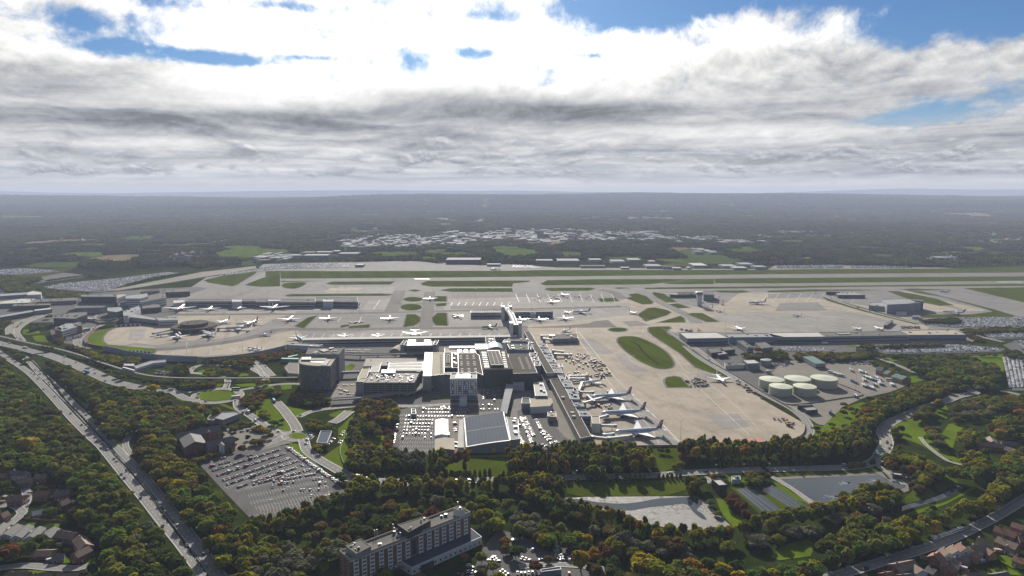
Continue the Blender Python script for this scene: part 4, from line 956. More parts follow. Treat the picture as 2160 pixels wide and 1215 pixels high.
wood('C1',[(560,760),(700,760),(780,880),(860,1000),(880,1200),(800,1060),(740,950),(680,860)],W1,'dusk',8,(9,14),keep=.8)
# dark copse + grove by staff car park
wood('B2',[(860,640),(960,600),(1090,600),(1180,640),(1190,700),(1170,800),(1060,790),(960,760),(850,740)],W14,'flame',7,(9,13))
wood('B2',[(790,790),(870,760),(930,790),(910,900),(870,960),(900,1010),(960,1010),(1100,1030),(1300,1050),(1440,1060),(1460,1130),(1440,1170),(780,1170),(775,1060),(800,900)],W14,'willow',7,(9,13),('tall','broad'))
wood('B2',[(950,800),(1040,820),(1060,880),(990,890),(950,850)],W14,'belt',7,(8,11));wood('B2',[(1090,850),(1140,860),(1140,1010),(1090,1000),(1100,930)],W14,'flame',7,(9,12))
wood('B2',[(840,960),(940,950),(1010,990),(960,1020),(860,1000)],W14,'flame',6,(6,9))
lone('C2',[(640,225,10,13,'olive'),(590,210,8,10,'brown'),(705,375,9,9,'dark'),(735,385,9,8,'olive')],'olive',W13)
# tree wall below the apron
WALLT=[('C2',[(1460,230),(1560,225),(1620,240),(1640,330),(1500,370),(1460,330)],'belt',.9),('C2',[(1640,230),(1880,225),(1880,300),(1640,330)],'flame',.35),
 ('C3',[(-40,190),(60,175),(160,180),(180,330),(100,350),(-40,340)],'autumn',1),('C3',[(180,180),(290,190),(300,360),(200,350)],'dusk',1),('C3',[(290,180),(380,180),(390,380),(300,380)],'belt',1),
 ('C3',[(370,165),(480,150),(700,170),(1000,160),(1180,220),(1230,330),(1100,370),(800,380),(500,380),(400,370)],'autumn',1),
 ('C3',[(1410,130),(1500,120),(1760,140),(2000,150),(2158,150),(2158,215),(1800,230),(1560,220),(1420,200)],'autumn',1),
 ('C4',[(0,110),(160,120),(400,110),(560,60),(700,0),(860,0),(850,120),(780,200),(560,220),(300,220),(0,210)],'autumn',1)]
for tl,pl,mx_,kp in WALLT: wood(tl,pl,W4,mx_,6.5,(12,18),('tall','broad','broad'),keep=kp)
lone('C3',[(1455,215,12,12,'rust'),(1430,150,11,10,'orange'),(1255,160,6,7,'dark'),(1310,165,6,7,'dark'),(405,190,15,15,'yellow'),(1630,110,5,6,'olive'),(1890,240,6,9,'yellow')],'rust',W4)
wood('C3',[(1350,300),(1460,290),(1470,330),(1380,335)],W4,'bright',5,(5,7));wood('C3',[(1440,360),(1560,350),(1640,400),(1640,470),(1540,500),(1450,470)],'the lagoon pump house','bright',6.5,(8,12),('tall','broad'))
lone('C3',[(1700,380,7,9,'orange'),(1765,370,8,8,'grey'),(1670,600,5,8,'grey'),(1735,690,5,8,'olive'),(1300,345,7,3,'dark')],'grey','the lagoon pump house')
wood('C3',[(1950,340),(2060,310),(2158,310),(2180,380),(2100,430),(1980,420)],'the lagoon pump house','flame',6.5,(7,10));wood('C3',[(1780,490),(1850,490),(1960,580),(2040,660),(2010,710),(1900,660),(1800,570)],'the filter beds','red',6,(8,11))
# long belt
wood('C2',[(-80,800),(100,780),(300,720),(460,660),(620,600),(760,540),(800,480),(900,440),(1100,430),(1500,430),(1800,440),(2158,420),(2158,480),(1900,500),(1500,510),(1100,520),(900,550),(820,600),(600,690),(400,760),(200,840),(0,900),(-80,900)],W5,'autumn',7,(10,15),('broad','broad','tall'))
wood('C3',[(0,400),(180,390),(350,410),(430,440),(440,520),(300,500),(250,540),(400,600),(520,620),(640,660),(800,690),(930,730),(1080,790),(1300,830),(1500,860),(1720,870),(1840,840),(2040,790),(2158,740),(2158,800),(1900,900),(1700,940),(1400,930),(1100,870),(900,800),(700,740),(500,690),(300,640),(150,580),(0,520)],W6,'autumn',6.8,(9,14),('broad','broad','tall'))
wood('C4',[(-20,760),(200,700),(380,670),(480,640),(560,590),(760,540),(900,500),(1020,490),(1120,560),(1140,620),(1000,640),(860,640),(600,700),(300,790),(0,850)],W6,'autumn',7.2,(10,15))
wood('C2',[(-60,900),(150,840),(400,780),(640,720),(900,600),(1200,560),(1500,540),(2158,520),(2158,650),(1800,640),(1500,630),(1060,660),(900,740),(780,800),(640,870),(480,900),(200,860),(0,930)],W9,'dusk',7.5,(7,12),keep=.62)
wood('C3',[(0,560),(200,640),(400,690),(700,770),(1000,880),(1400,950),(1900,930),(2158,830),(2158,1000),(1900,1030),(1400,1050),(1060,1000),(1000,930),(700,850),(500,800),(340,720),(120,640),(0,620)],W6,'dusk',8,(6,10),keep=.4)
# riverside around the hotel
wood('C2',[(-60,900),(150,870),(320,900),(480,960),(540,920),(640,880),(830,870),(840,960),(760,990),(720,1010),(640,1020),(480,1080),(420,1110),(520,1215),(560,1300),(-300,1320),(-200,1100)],W9,'willow',8.6,(9,15))
wood('C2',[(630,1000),(700,1000),(710,1180),(630,1170)],W9,'dusk',7,(9,13));wood('C2',[(800,780),(1000,700),(1150,660),(1200,700),(1180,800),(1000,830),(860,860),(780,850)],W9,'dusk',7.5,(9,13))
wood('C2',[(1060,650),(1240,640),(1480,620),(1560,640),(1480,690),(1400,710),(1200,720)],W9,'willow',8,(9,14));wood('C2',[(1800,660),(2000,650),(2158,670),(2158,820),(2100,840),(1980,790),(1840,760)],W9,'bright',8,(9,14))
lone('C2',[(1520,590,15,12,'grey'),(1090,1200,10,14,'yellowgreen'),(1750,980,10,10,'dark'),(1750,1060,7,8,'orange'),(1900,1050,9,9,'olive'),(2000,1140,8,10,'olive'),(2100,920,7,9,'orange'),(1390,1230,8,9,'orange'),(1900,1190,7,9,'brown'),(2050,1210,7,9,'yellowgreen'),(2110,980,7,8,'brown')],'olive',W9)
lone('C3',[(580,1080,17,12,'yellow'),(680,1040,12,12,'orange'),(195,1130,9,11,'rust'),(310,1070,6,8,'brown'),(30,1010,9,12,'dark'),(700,1160,8,12,'brown')],'yellow','the brick hotel car park',kinds=('broad',))
wood('C3',[(0,640),(120,650),(250,700),(340,760),(400,870),(360,930),(240,920),(130,850),(0,820)],'the river bank behind the hotel car park','willow',8,(8,13));wood('C3',[(350,700),(480,740),(490,800),(400,810),(350,760)],'the river bank behind the hotel car park','willow',7.5,(9,12))
wood('C3',[(410,840),(520,810),(700,850),(900,880),(1000,930),(960,1000),(860,940),(700,880),(660,960),(560,940),(420,910)],'the river bank behind the hotel car park','bright',8,(9,14))
wood('C3',[(700,900),(840,880),(960,960),(980,1020),(900,1060),(720,1000)],'the river bank behind the hotel car park','red',8,(10,14));wood('C3',[(640,1020),(760,1040),(980,1060),(1000,1180),(1040,1300),(700,1300),(760,1180)],'the river bank behind the hotel car park','dusk',8,(9,13))
lone('C3',[(945,910,12,15,'grey'),(1045,960,9,12,'grey'),(1140,960,8,12,'grey'),(1270,1010,7,12,'grey'),(1385,960,14,16,'brown'),(1475,1000,7,8,'grey'),(1475,1050,7,9,'grey'),(1810,990,6,10,'brown'),(2065,920,9,17,'grey'),(1030,1020,9,13,'olive'),(1120,1110,15,20,'yellow'),(1200,1150,13,17,'yellowgreen'),(700,830,8,9,'grey'),(850,860,8,11,'grey')],'grey','the open ground below the lagoon belt')
wood('C3',[(1230,1080),(1400,1060),(1700,1060),(1860,1050),(2158,1030),(2158,1300),(1100,1300),(1060,1200),(1240,1200)],W7,'bright',9,(11,16))
wood('C4',[(-20,1080),(180,1050),(330,1040),(420,1000),(400,920),(480,820),(620,790),(700,700),(820,680),(980,700),(1150,690),(1250,700),(1440,640),(1560,600),(1640,560),(1800,500),(1850,420),(2040,380),(2158,330),(2158,480),(2000,600),(1800,730),(1600,820),(1300,920),(1000,1010),(800,1090),(560,1160),(400,1215),(200,1300),(-20,1300)],W7,'autumn',8.8,(11,17))
lone('C4',[(350,830,11,15,'grey'),(190,850,9,14,'grey'),(90,910,9,13,'olive'),(860,650,10,16,'grey'),(590,730,9,14,'grey'),(975,610,9,14,'grey'),(765,740,15,16,'brown'),(1600,360,15,22,'olive'),(1390,670,12,8,'dark')],'grey',W7)
wood('C4',[(-20,800),(140,790),(300,820),(240,900),(60,940),(-20,900)],W7,'willow',9,(8,12),keep=.6)
# banks by the tank farm, meadow and copses
wood('B4',[(560,860),(650,800),(700,690),(760,610),(880,570),(1100,500),(1240,440),(1400,410),(1470,450),(1500,500),(1540,560),(1400,640),(1240,650),(1100,720),(960,760),(880,820),(860,940),(800,1010),(600,1000),(540,920)],W10,'autumn',7.6,(9,14))
lone('B4',[(240,650,8,11,'orange'),(315,695,5,6,'orange'),(640,680,8,10,'rust'),(650,800,7,8,'dark'),(410,810,6,9,'dark'),(500,860,6,9,'brown'),(590,830,6,9,'orange'),(600,880,7,10,'dark'),(700,650,7,8,'olive'),(540,780,6,8,'olive'),(1330,545,10,8,'orange'),(640,610,6,9,'olive'),(860,560,6,9,'dark'),(800,630,6,10,'orange')],'orange',W10)
wood('B4',[(880,230),(960,260),(1060,300),(1140,350),(1120,360),(980,300),(870,260)],W10,'autumn',6.5,(5,8));lone('B4',[(970,205,8,11,'orange'),(1055,240,7,8,'orange'),(1050,285,8,9,'rust')],'orange',W10)
wood('B4',[(1110,240),(1200,200),(1500,180),(1700,210),(1840,240),(1960,280),(1960,380),(1880,430),(1600,440),(1440,410),(1300,340),(1180,300)],W12,'oak',9,(10,16))
wood('B4',[(1300,370),(1440,420),(1600,440),(1900,430),(2000,470),(1960,500),(1880,470),(1640,470),(1540,490),(1440,470),(1300,400)],W12,'dusk',8,(7,11));lone('B4',[(1790,475,8,14,'grey')],'grey',W12)
wood('B4',[(1500,620),(1600,570),(1760,540),(1960,520),(2158,520),(2400,530),(2400,690),(2158,690),(2080,650),(1900,640),(1700,650),(1540,660)],W11,'belt',7.6,(8,12))
wood('B4',[(1540,690),(1660,660),(1900,640),(1920,680),(1700,730),(1560,760),(1520,730)],W11,'willow',8,(7,10));wood('B4',[(1200,700),(1300,640),(1400,650),(1360,720),(1260,730)],W11,'dusk',7,(9,14))
wood('B4',[(1320,800),(1460,780),(1460,880),(1520,960),(1560,1080),(1460,1040),(1400,940),(1320,880)],W11,'willow',8,(8,12));wood('B4',[(1040,820),(1140,770),(1160,830),(1080,890)],W11,'dusk',7,(7,10))
wood('B4',[(1560,870),(1680,800),(1840,830),(1900,900),(1800,940),(1700,950),(1620,940)],'the garden trees by the dark roofed houses','bright',7.5,(9,13));wood('B4',[(1850,780),(2000,700),(2158,680),(2400,660),(2400,900),(2158,900),(2000,860),(1900,840)],'the garden trees by the dark roofed houses','autumn',8.5,(9,15),keep=.8)
wood('B4',[(1560,960),(1700,970),(1850,1000),(1900,1100),(1880,1215),(1700,1230),(1640,1120)],'the garden trees by the dark roofed houses','bright',8,(9,13));wood('B4',[(2000,1000),(2158,960),(2400,950),(2400,1300),(1900,1300),(1900,1120)],W7,'autumn',9,(11,16))
wood('C4',[(940,170),(1100,150),(1320,180),(1500,290),(1520,340),(1460,400),(1380,400),(1330,440),(1240,420),(1200,360),(1060,290),(960,250)],W11,'autumn',8,(9,13));wood('C4',[(1170,420),(1250,400),(1330,430),(1310,470),(1220,480)],W11,'flame',6.5,(8,11))
# yards: scrub and tree strips between sheds and car parks
wood('A4',[(210,900),(380,880),(560,890),(850,880),(860,930),(600,950),(300,940),(220,950)],'the russet strip behind the tank farm','flame',7,(6,9));wood('A4',[(30,870),(160,870),(170,930),(40,930)],'the russet strip behind the tank farm','dusk',7,(8,12))
wood('A4',[(740,810),(820,800),(900,830),(1480,810),(1500,830),(1080,845),(820,850)],'the cargo shed hedge','dusk',7,(5,8));wood('A4',[(830,880),(950,880),(950,915),(850,910)],'the cargo shed hedge','dusk',7,(6,9))
wood('A4',[(1270,610),(1600,590),(1640,610),(1640,640),(1320,635)],'the hangar hedge','dusk',8,(6,9));wood('A4',[(1600,690),(1760,680),(2158,670),(2400,680),(2400,700),(1900,715),(1740,730),(1850,780),(1780,790),(1660,740)],'the hangar hedge','dusk',8,(6,9))
wood('A4',[(2000,870),(2130,870),(2158,900),(2158,940),(2020,920)],'the hangar hedge','dusk',7,(7,10));wood('A4',[(1000,905),(1960,900),(1960,915),(1000,925)],'the cargo shed hedge','belt',7,(4,7),keep=.7)
wood('B3',[(1860,130),(1960,170),(2100,180),(2300,150),(2300,200),(2080,220),(1960,200)],'the yard trees beyond the tanks','dusk',7,(6,10));lone('B3',[(2070,150,9,14,'orange'),(2130,150,8,12,'olive')],'olive','the yard trees beyond the tanks')
wood('A1',[(360,385),(520,375),(760,380),(740,410),(600,430),(400,420)],'the copse beside the far car parks','autumn',8,(7,11));wood('A1',[(0,235),(350,245),(360,270),(200,320),(300,330),(380,380),(60,380),(0,340),(-300,340),(-300,250)],'the copse beside the far car parks','oak',9,(8,12))
tree_line('A1',[(400,300),(700,262),(860,265)],'the copse beside the far car parks','dusk',9,(7,9));tree_line('A1',[(1080,330),(1300,275),(1560,232)],'the copse beside the far car parks','dusk',9,(6,8))
tree_line('A2',[(0,150),(300,115),(640,130),(1300,118),(1560,140)],'the belt beyond the runway','dusk',11,(9,13),rows=2);tree_line('A4',[(-100,150),(600,145),(1200,160),(1600,175),(2158,160)],'the belt beyond the runway','dusk',11,(9,13),rows=2)

# the woods go on outside the picture
wood(None,[(-700,640),(-40,700),(-25,960),(-40,1240),(-900,1500)],W1,'oak',13,(11,17))
wood(None,[(-200,1262),(1900,1262),(1840,1500),(-400,1500)],W9,'autumn',13,(10,16),keep=.85)
wood(None,[(2200,760),(2900,800),(3200,1300),(2230,1010)],W12,'oak',13,(10,16),keep=.85)

# small clipped trees along the belt road
SAPS=[]
for tl,pts in [('C2',[(1480,375),(1565,370),(1605,372),(1645,370),(1725,368),(1770,370),(1805,370),(1845,372),(1887,370),(1930,366),(1970,360),(2087,375),(2125,375),(2150,385)]),
                ('C3',[(10,370),(50,365),(88,370),(127,370),(434,430),(553,425),(635,415),(676,415),(717,418),(757,418),(800,418),(838,418),(880,412),(958,408),(995,408),(1038,405),(1080,402),(1118,405),(1238,400),(1274,398),(1310,398),(1346,396),(1386,396),(1420,393),
                        (1750,300),(1787,302),(1825,300),(1862,302),(1898,300),(1935,298),(1988,285),(2024,300),(2064,290),(2103,290),(2140,285)]),
                ('C4',[(15,290),(50,295),(90,285),(162,290),(203,290),(238,288),(273,285),(315,285),(350,280),(685,310),(705,305),(728,300),(752,300),(785,300),(815,298),(868,275),(890,272)]),
                ('B4',[(1060,890),(1068,920),(1080,955),(1095,990),(1100,1010)])]:
    for p in pts: SAPS.append(TG(tl,[p])[0])

# ---- the wooded country beyond the runway
FIELDS=[]      # (name, tile, pts, colour)
FMG=grass_mat('far pasture',(.055,.090,.010),(.085,.125,.016),.006);FMB=grass_mat('far stubble',(.14,.12,.07),(.19,.165,.10),.006);FMD=grass_mat('far dull pasture',(.040,.070,.014),(.065,.092,.020),.006)
for t,p,m_ in [('F2',[(520,380),(620,375),(880,400),(870,410),(640,412),(540,405)],FMG),('F2',[(510,425),(560,420),(650,430),(620,436),(520,436)],FMG),('F2',[(925,365),(1000,355),(1140,362),(1280,390),(1290,405),(1180,420),(1040,425),(960,395)],FMG),
 ('F2',[(1350,398),(1450,392),(1560,400),(1500,425),(1360,425)],FMD),('F2',[(1980,438),(2158,435),(2400,440),(2500,455),(2300,470),(2080,460)],FMG),('F3',[(0,405),(180,405),(380,440),(300,470),(0,470)],FMD),('F3',[(230,372),(420,372),(520,385),(480,400),(280,395)],FMD),
 ('F3',[(570,322),(700,318),(800,325),(730,336),(600,334)],FMG),('F3',[(1670,365),(1900,362),(1920,370),(1880,385),(1680,380)],FMG),('F3',[(1420,388),(1640,400),(1620,412),(1440,400)],FMB),('F3',[(1390,405),(1520,425),(1640,440),(1620,450),(1480,440),(1400,415)],FMB),
 ('F3',[(1480,160-8),(1900,150),(1990,165),(1900,175),(1700,162)],FMB),('F3',[(2080,308),(2300,305),(2300,318),(2090,318)],FMG),('F3',[(1700,480),(2300,475),(2400,500),(1740,505)],FMD),('F3',[(760,452),(900,448),(980,458),(800,466)],FMD),('F3',[(1740,395),(2158,390),(2200,400),(1800,405)],FMD),
 ('F3',[(2040,432),(2158,430),(2300,432),(2158,445)],FMG),('F3',[(1860,275),(1960,272),(2000,298),(1880,290)],FMD),('F3',[(1140,405),(1320,410),(1340,428),(1160,425)],FMD),
 ('F1',[(560,435),(740,412),(900,408),(940,440),(860,455),(640,450)],FMB),('F1',[(840,432),(890,415),(940,450),(880,452)],FMG),('F1',[(160,480),(260,462),(540,458),(580,468),(480,492),(200,492)],FMD),('F1',[(150,335),(320,320),(620,312),(660,325),(400,340),(200,350)],FMB),
 ('F1',[(0,165),(160,165),(340,172),(300,182),(0,186)],FMG),('F1',[(1360,400),(1450,378),(1560,372),(1860,378),(1820,400),(1600,420),(1500,432),(1400,420)],FMG),('F1',[(1340,330),(1420,315),(1520,312),(1500,325),(1380,340)],FMB),('F1',[(760,310),(900,305),(950,312),(800,320)],FMB),
 ('F1',[(820,292),(1020,290),(1030,297),(860,298)],FMD),('F1',[(1940,318),(2090,310),(2080,322),(1960,330)],FMG),('F1',[(1100,410),(1240,405),(1300,440),(1180,455),(1080,430)],FMD),('F1',[(1100,262),(1260,258),(1300,266),(1180,270)],FMD),('F2',[(0,250),(100,240),(180,250),(60,262)],FMD),('F2',[(0,372),(60,375),(50,392),(0,395)],FMG),
 ('F2',[(180,395),(520,392),(520,415),(240,425)],FMD),('F1',[(0,400),(140,395),(200,405),(0,412)],FMD)]: FIELDS.append((t,p,m_))
rg=np.random.RandomState(5)
for k in range(150):                                 # many small far fields
    px,py=rg.uniform(-100,2260),rg.uniform(428,545) if k % 3 else rg.uniform(424,470);w_=rg.uniform(10,46)*(py-400)/90;h_=w_*rg.uniform(.03,.075)+.6
    FIELDS.append((None,[(px-w_,py),(px-w_*.4,py-h_),(px+w_*.8,py-h_*rg.uniform(.6,1.1)),(px+w_,py+h_*.3),(px+w_*.2,py+h_)],[FMG,FMD,FMB,FMD][k % 4]))
UNITS=[]       # industrial estates, filled in later with the buildings
FP=[]
def Gt(px,py):
    """photo pixel to the rising far ground"""
    z=0.
    for _ in range(12):
        if py <=HOR+.1-z/ALT*0: pass
        x,y,_z=G(px,max(py,HOR+2.5),z);z2=float(height(np.array([x]),np.array([y]))[0]);z=z*.5+min(z2,255)*.5
    return x,y,z
for k,(t,p,m_) in enumerate(FIELDS):
    q=[Gt(*a) for a in T(t,p)];
    # drape over the terrain with a small grid
    cx_=np.mean([a[0] for a in q]);cy_=np.mean([a[1] for a in q])
    if cy_ > 5200:
        S=[];n_=len(q)
        for i in range(n_):
            a,b_=q[i],q[(i+1) % n_]
            for s in range(4): S.append((a[0]+(b_[0]-a[0])*s/4,a[1]+(b_[1]-a[1])*s/4))
        mb=MB();Rn=5;rings=[]
        for r in range(Rn+1):
            f=r/Rn;X=np.array([cx_+(a-cx_)*f for a,b_ in S]);Y=np.array([cy_+(b_-cy_)*f for a,b_ in S]);Z=height(X,Y)+3.5
            rings.append(list(zip(X,Y,Z)))
        for r in range(1,Rn):
            for i in range(len(S)): j=(i+1) % len(S);mb.face([rings[r][i],rings[r][j],rings[r+1][j],rings[r+1][i]])
        mb.face(rings[1])
        struct('field',mb,m_,'far field among the woods')
    else:
        mb=MB();A=sum(q[i][0]*q[(i+1) % len(q)][1]-q[(i+1) % len(q)][0]*q[i][1] for i in range(len(q)))
        qq=q if A > 0 else q[::-1];z=.25+.012*(k % 40)
        mb.face([(a[0],a[1],z) for a in qq]);struct('field',mb,m_,'field beyond the airport')
    FP.append([(a[0],a[1]-(90 if a[1] < cy_ else -10)) for a in q])
# ================================================================ BUILDINGS
KEEPOUT=[]
def cen(P): return (sum(p[0] for p in P)/len(P),sum(p[1] for p in P)/len(P))
def rect3(tile,a,b,c,h):
    """rectangle from its front roof edge a-b and a photo point c on the back edge"""
    A,B,C=(Vector(p[:2]) for p in TG(tile,[a,b,c],h));u=(B-A).normalized();n=Vector((-u.y,u.x))
    d=(C-A).dot(n);return [tuple(A),tuple(B),tuple(B+n*d),tuple(A+n*d)]
def edges(P,towards=True):
    """wall runs of a polygon with their outward normals, camera side only"""
    P=ccw(P);o=[]
    for i in range(len(P)):
        a,b=Vector(P[i]),Vector(P[(i+1) % len(P)]);
        if (b-a).length < 4: continue
        u=(b-a).normalized();n=Vector((u.y,-u.x));mid=(a+b)/2
        if not towards or n.dot(-mid) > .05*mid.length: o.append((a,b,u,n))
    return o
def ring(mb,P,z0,z1,t=.35,mi=0):
    Q=grow(P,-t);P=ccw(P);n=len(P)
    for i in range(n):
        j=(i+1) % n;a,b,c,d=P[i],P[j],Q[j],Q[i]
        mb.face([(*a,z0),(*b,z0),(*b,z1),(*a,z1)],mi);mb.face([(*a,z1),(*b,z1),(*c,z1),(*d,z1)],mi);mb.face([(*c,z0),(*d,z0),(*d,z1),(*c,z1)],mi)
def strip_on(mb,a,b,n,z0,z1,out=.06,mi=0,inset=.6):
    u=(b-a).normalized();a2,b2=a+u*inset+n*out,b-u*inset+n*out;a1,b1=a+u*inset-n*.1,b-u*inset-n*.1
    mb.face([(a2.x,a2.y,z0),(b2.x,b2.y,z0),(b2.x,b2.y,z1),(a2.x,a2.y,z1)],mi);mb.face([(a2.x,a2.y,z1),(b2.x,b2.y,z1),(b1.x,b1.y,z1),(a1.x,a1.y,z1)],mi)
def roof_units(root,P,z,k,seed=1,mats=(METAL,ROOFW,CLADD),size=(1.5,5),hz=(.8,2.4)):
    rg=random.Random(seed);xs=[p[0] for p in P];ysx=[p[1] for p in P];Pi=grow(P,-3);done=0;t=0
    while done < k and t < k*12:
        t +=1;x,y=rg.uniform(min(xs),max(xs)),rg.uniform(min(ysx),max(ysx))
        if not inpoly(np.array([x]),np.array([y]),Pi)[0]: continue
        mb=MB();L,W_=rg.uniform(*size),rg.uniform(*size)*.7;h_=rg.uniform(*hz);mb.obox((x,y),(1,rg.choice([0,.05])),L,W_,z,z+h_)
        if rg.random() < .5: mb.cyl(x,y,z+h_,z+h_+.35,min(L,W_)*.35,n=10)
        part('rooftop_unit',mb,rg.choice(mats),root);done +=1
def bld(name,label,P,h,wall=CLADG,roofm=ROOFG,cat='building',bands=0,bmat=GLASS,bh=1.5,par=.7,units=0,z0=0.,cap=None,group=None,base=3.4,first=1.2,bays=0,seed=1,baymat=None):
    P=ccw(P);c=cen(P);root=thing(name,label,cat,(c[0],c[1],z0),0,group)
    mb=MB();mb.prism(P,z0,h-.02);part('wall',mb,wall,root)
    mb=MB();mb.prism(grow(P,-.36 if par else .3),h-.25,h+.03 if par else h+.25);part('roof',mb,roofm,root)
    if par: mb=MB();ring(mb,grow(P,.06),h-.5,h+par,.4);part('parapet',mb,cap or wall,root)
    if bands:
        fh=(h-z0-.8)/bands
        for (a,b,u,n) in edges(P):
            for k in range(bands):
                za=z0+first+k*fh;mb=MB();strip_on(mb,a,b,n,za,min(za+bh,h-.6),.05);part('window_band',mb,bmat,root)
            if bays:
                mb=MB();L=(b-a).length;m_=max(2,int(L/bays))
                for i in range(m_+1):
                    q=a+u*(L*i/m_);mb.obox(q+n*.12,u,.35,.35,z0+.3,h-.1)
                part('pilaster',mb,baymat or wall,root)
    if units: roof_units(root,P,h,units,seed)
    KEEPOUT.append(P);return root
def windows(root,a,b,n,cols,zs,w,h,mats=(WHITE,GLASS),name='window',cap=100,skip=None,frame=.12,out=.05):
    """each window its own part, all sharing one mesh"""
    u=(b-a).normalized();mb=MB();mb.box(-w/2,-.08,0,w/2,out,h,0);f=frame
    mb.raw([(-w/2+f,out+.03,f),(w/2-f,out+.03,f),(w/2-f,out+.03,h-f),(-w/2+f,out+.03,h-f)],[(3,2,1,0)],1)
    me=mb.mesh(name,list(mats));ang=math.atan2(u.y,u.x);L=(b-a).length;k=0;ang=ang+math.pi if Vector((-math.sin(ang),math.cos(ang))).dot(n) < 0 else ang
    for j,z in enumerate(zs):
        for i in cols:
            if skip and skip(i,j): continue
            if k >=cap: return
            q=a+u*(L*i);r=root.matrix_basis.translation
            link(name,me,root,(q.x-r.x,q.y-r.y,z-r.z),ang);k +=1
def box_on(root,tile,quad,z0,z1,mat,name='plant_room'):
    P=ccw([p[:2] for p in TG(tile,quad,z1)]);mb=MB();mb.prism(P,z0,z1);part(name,mb,mat,root);return P

# ---- dark atrium hotel: curved front block and square rear block
P=[p[:2] for p in TG('S1',smooth_open([(402,570),(406,600),(440,628),(520,647),(640,659),(780,665),(935,664)],3)+[(985,590),(1040,505),(455,500),(420,540)],37)]
r=bld('atrium_hotel','dark airport hotel with a curved front and flat roofs',P,37,HOTELG,ROOFC,'hotel',cap=CONCR,par=1.0)
rg=random.Random(3);es=[e for e in edges(P)];k=0
me_c={}
for (a,b,u,n) in es:
    L=(b-a).length;cols=max(1,int(L/2.0))
    for c in range(cols):
        q=a+u*(L*(c+.5)/cols)
        for f in range(9):
            if k >=98 or rg.random() < .45: continue
            mb=MB();mb.obox(q+n*.05,u,.8,.2,4.5+f*3.5,6.9+f*3.5);part('window',mb,GLASSB if rg.random() < .6 else CLADG,r);k +=1
mb=MB()
for (a,b,u,n) in es:
    L=(b-a).length;cols=max(1,int(L/1.3))
    for c in range(cols):
        for f in range(9):
            if rg.random() < .55: mb.obox(a+u*(L*(c+.2)/cols)+n*.03,u,.5,.16,4.3+f*3.5,6.6+f*3.5+rg.random())
tagged(part('narrow_window',mb,CLADG,r),kind='stuff')
mb=MB()
for (a,b,u,n) in es: strip_on(mb,a,b,n,.8,3.6,.10,0,.1)
part('base_band',mb,GLASSB,r)
box_on(r,'S1',[(440,545),(600,545),(610,500),(460,505)],37,39.5,CLADG);box_on(r,'S1',[(775,640),(860,645),(935,545),(860,540)],37,39,ROOFW);box_on(r,'S1',[(575,565),(840,565),(800,605),(620,600)],36.9,37.3,CLADD,'court_shade_slab')  # dark slab laid on the roof stands for the shaded open court
box_on(r,'S1',[(600,555),(860,552),(870,520),(610,520)],37,38.2,ROOFC,'walkway_roof')
P=[p[:2] for p in TG('S1',[(520,462),(1078,466),(1170,342),(575,352)],41)]
r=bld('atrium_hotel','square rear block of the dark hotel with a roof terrace',P,41,CLADG,ROOFG,'hotel',bands=0,cap=ROOFC,par=1.2,units=14,seed=5)
for (a,b,u,n) in edges(P):
    L=(b-a).length;windows(r,a,b,n,[(i+.5)/int(L/5.5) for i in range(int(L/5.5))],[4+3.6*j for j in range(10)],1.8,1.9,(WHITE,GLASS),cap=80)
P2=TG('S1',[(740,375),(830,360),(915,385),(820,408)],43);mb=MB();mb.prism(ccw(P2),41,42.6);part('skylight',mb,ROOFW,r)
P=[p[:2] for p in TG('S1',[(1040,505),(1075,470),(1060,460),(1000,462),(990,500)],36)]
r=bld('recess_shade_block','black block coloured as the shade in the gap between the dark hotel blocks',P,39,CLADD,ROOFD,'building')  # black solid stands in for the shade of the recess between the blocks
# ---- white hotel
P=rect3('S2',(875,885),(1325,880),(873,790),29)
r=bld('white_hotel','white cube hotel with scattered dark windows before the terminal',P,29,WHITE,ROOFW,'hotel',par=1.2,cap=WHITE)
rg=random.Random(11)
for ei,(a,b,u,n) in enumerate(sorted(edges(P),key=lambda e: -(e[1]-e[0]).length)):
    nc=11 if ei==0 else 4;pat={(i,j) for i in range(nc) for j in range(7) if rg.random() < .12}
    L=(b-a).length;mb_=None
    windows(r,a,b,n,[(i+.5)/nc for i in range(nc)],[8+2.9*j for j in range(7)],1.3,1.9,(CLADD,GLASS),cap=80,skip=lambda i,j: rg.random() < .14)
    mb=MB();strip_on(mb,a,b,n,.5,6.6,.08,0,.2);part('dark_base',mb,CLADB,r)
    if ei==0:
        for i in range(9): mb=MB();q=a+u*(L*rg.choice([.09,.27,.36,.55,.64,.82]));z_=rg.choice([9,12,15,18,21]);mb.obox(q+n*.08,u,1.35,.2,z_,z_+5.2);part('tall_window',mb,GLASS,r)
box_on(r,'S2',[(970,855),(1215,855),(1215,790),(980,790)],28,30.6,CLADB);roof_units(r,grow(P,-4),29,5,4)
# porch
P=rect3('B2',(1715,575),(1770,575),(1715,545),9);bld('stair_tower','small white stair tower standing at the foot of the white hotel',P,9,WHITE,ROOFW)
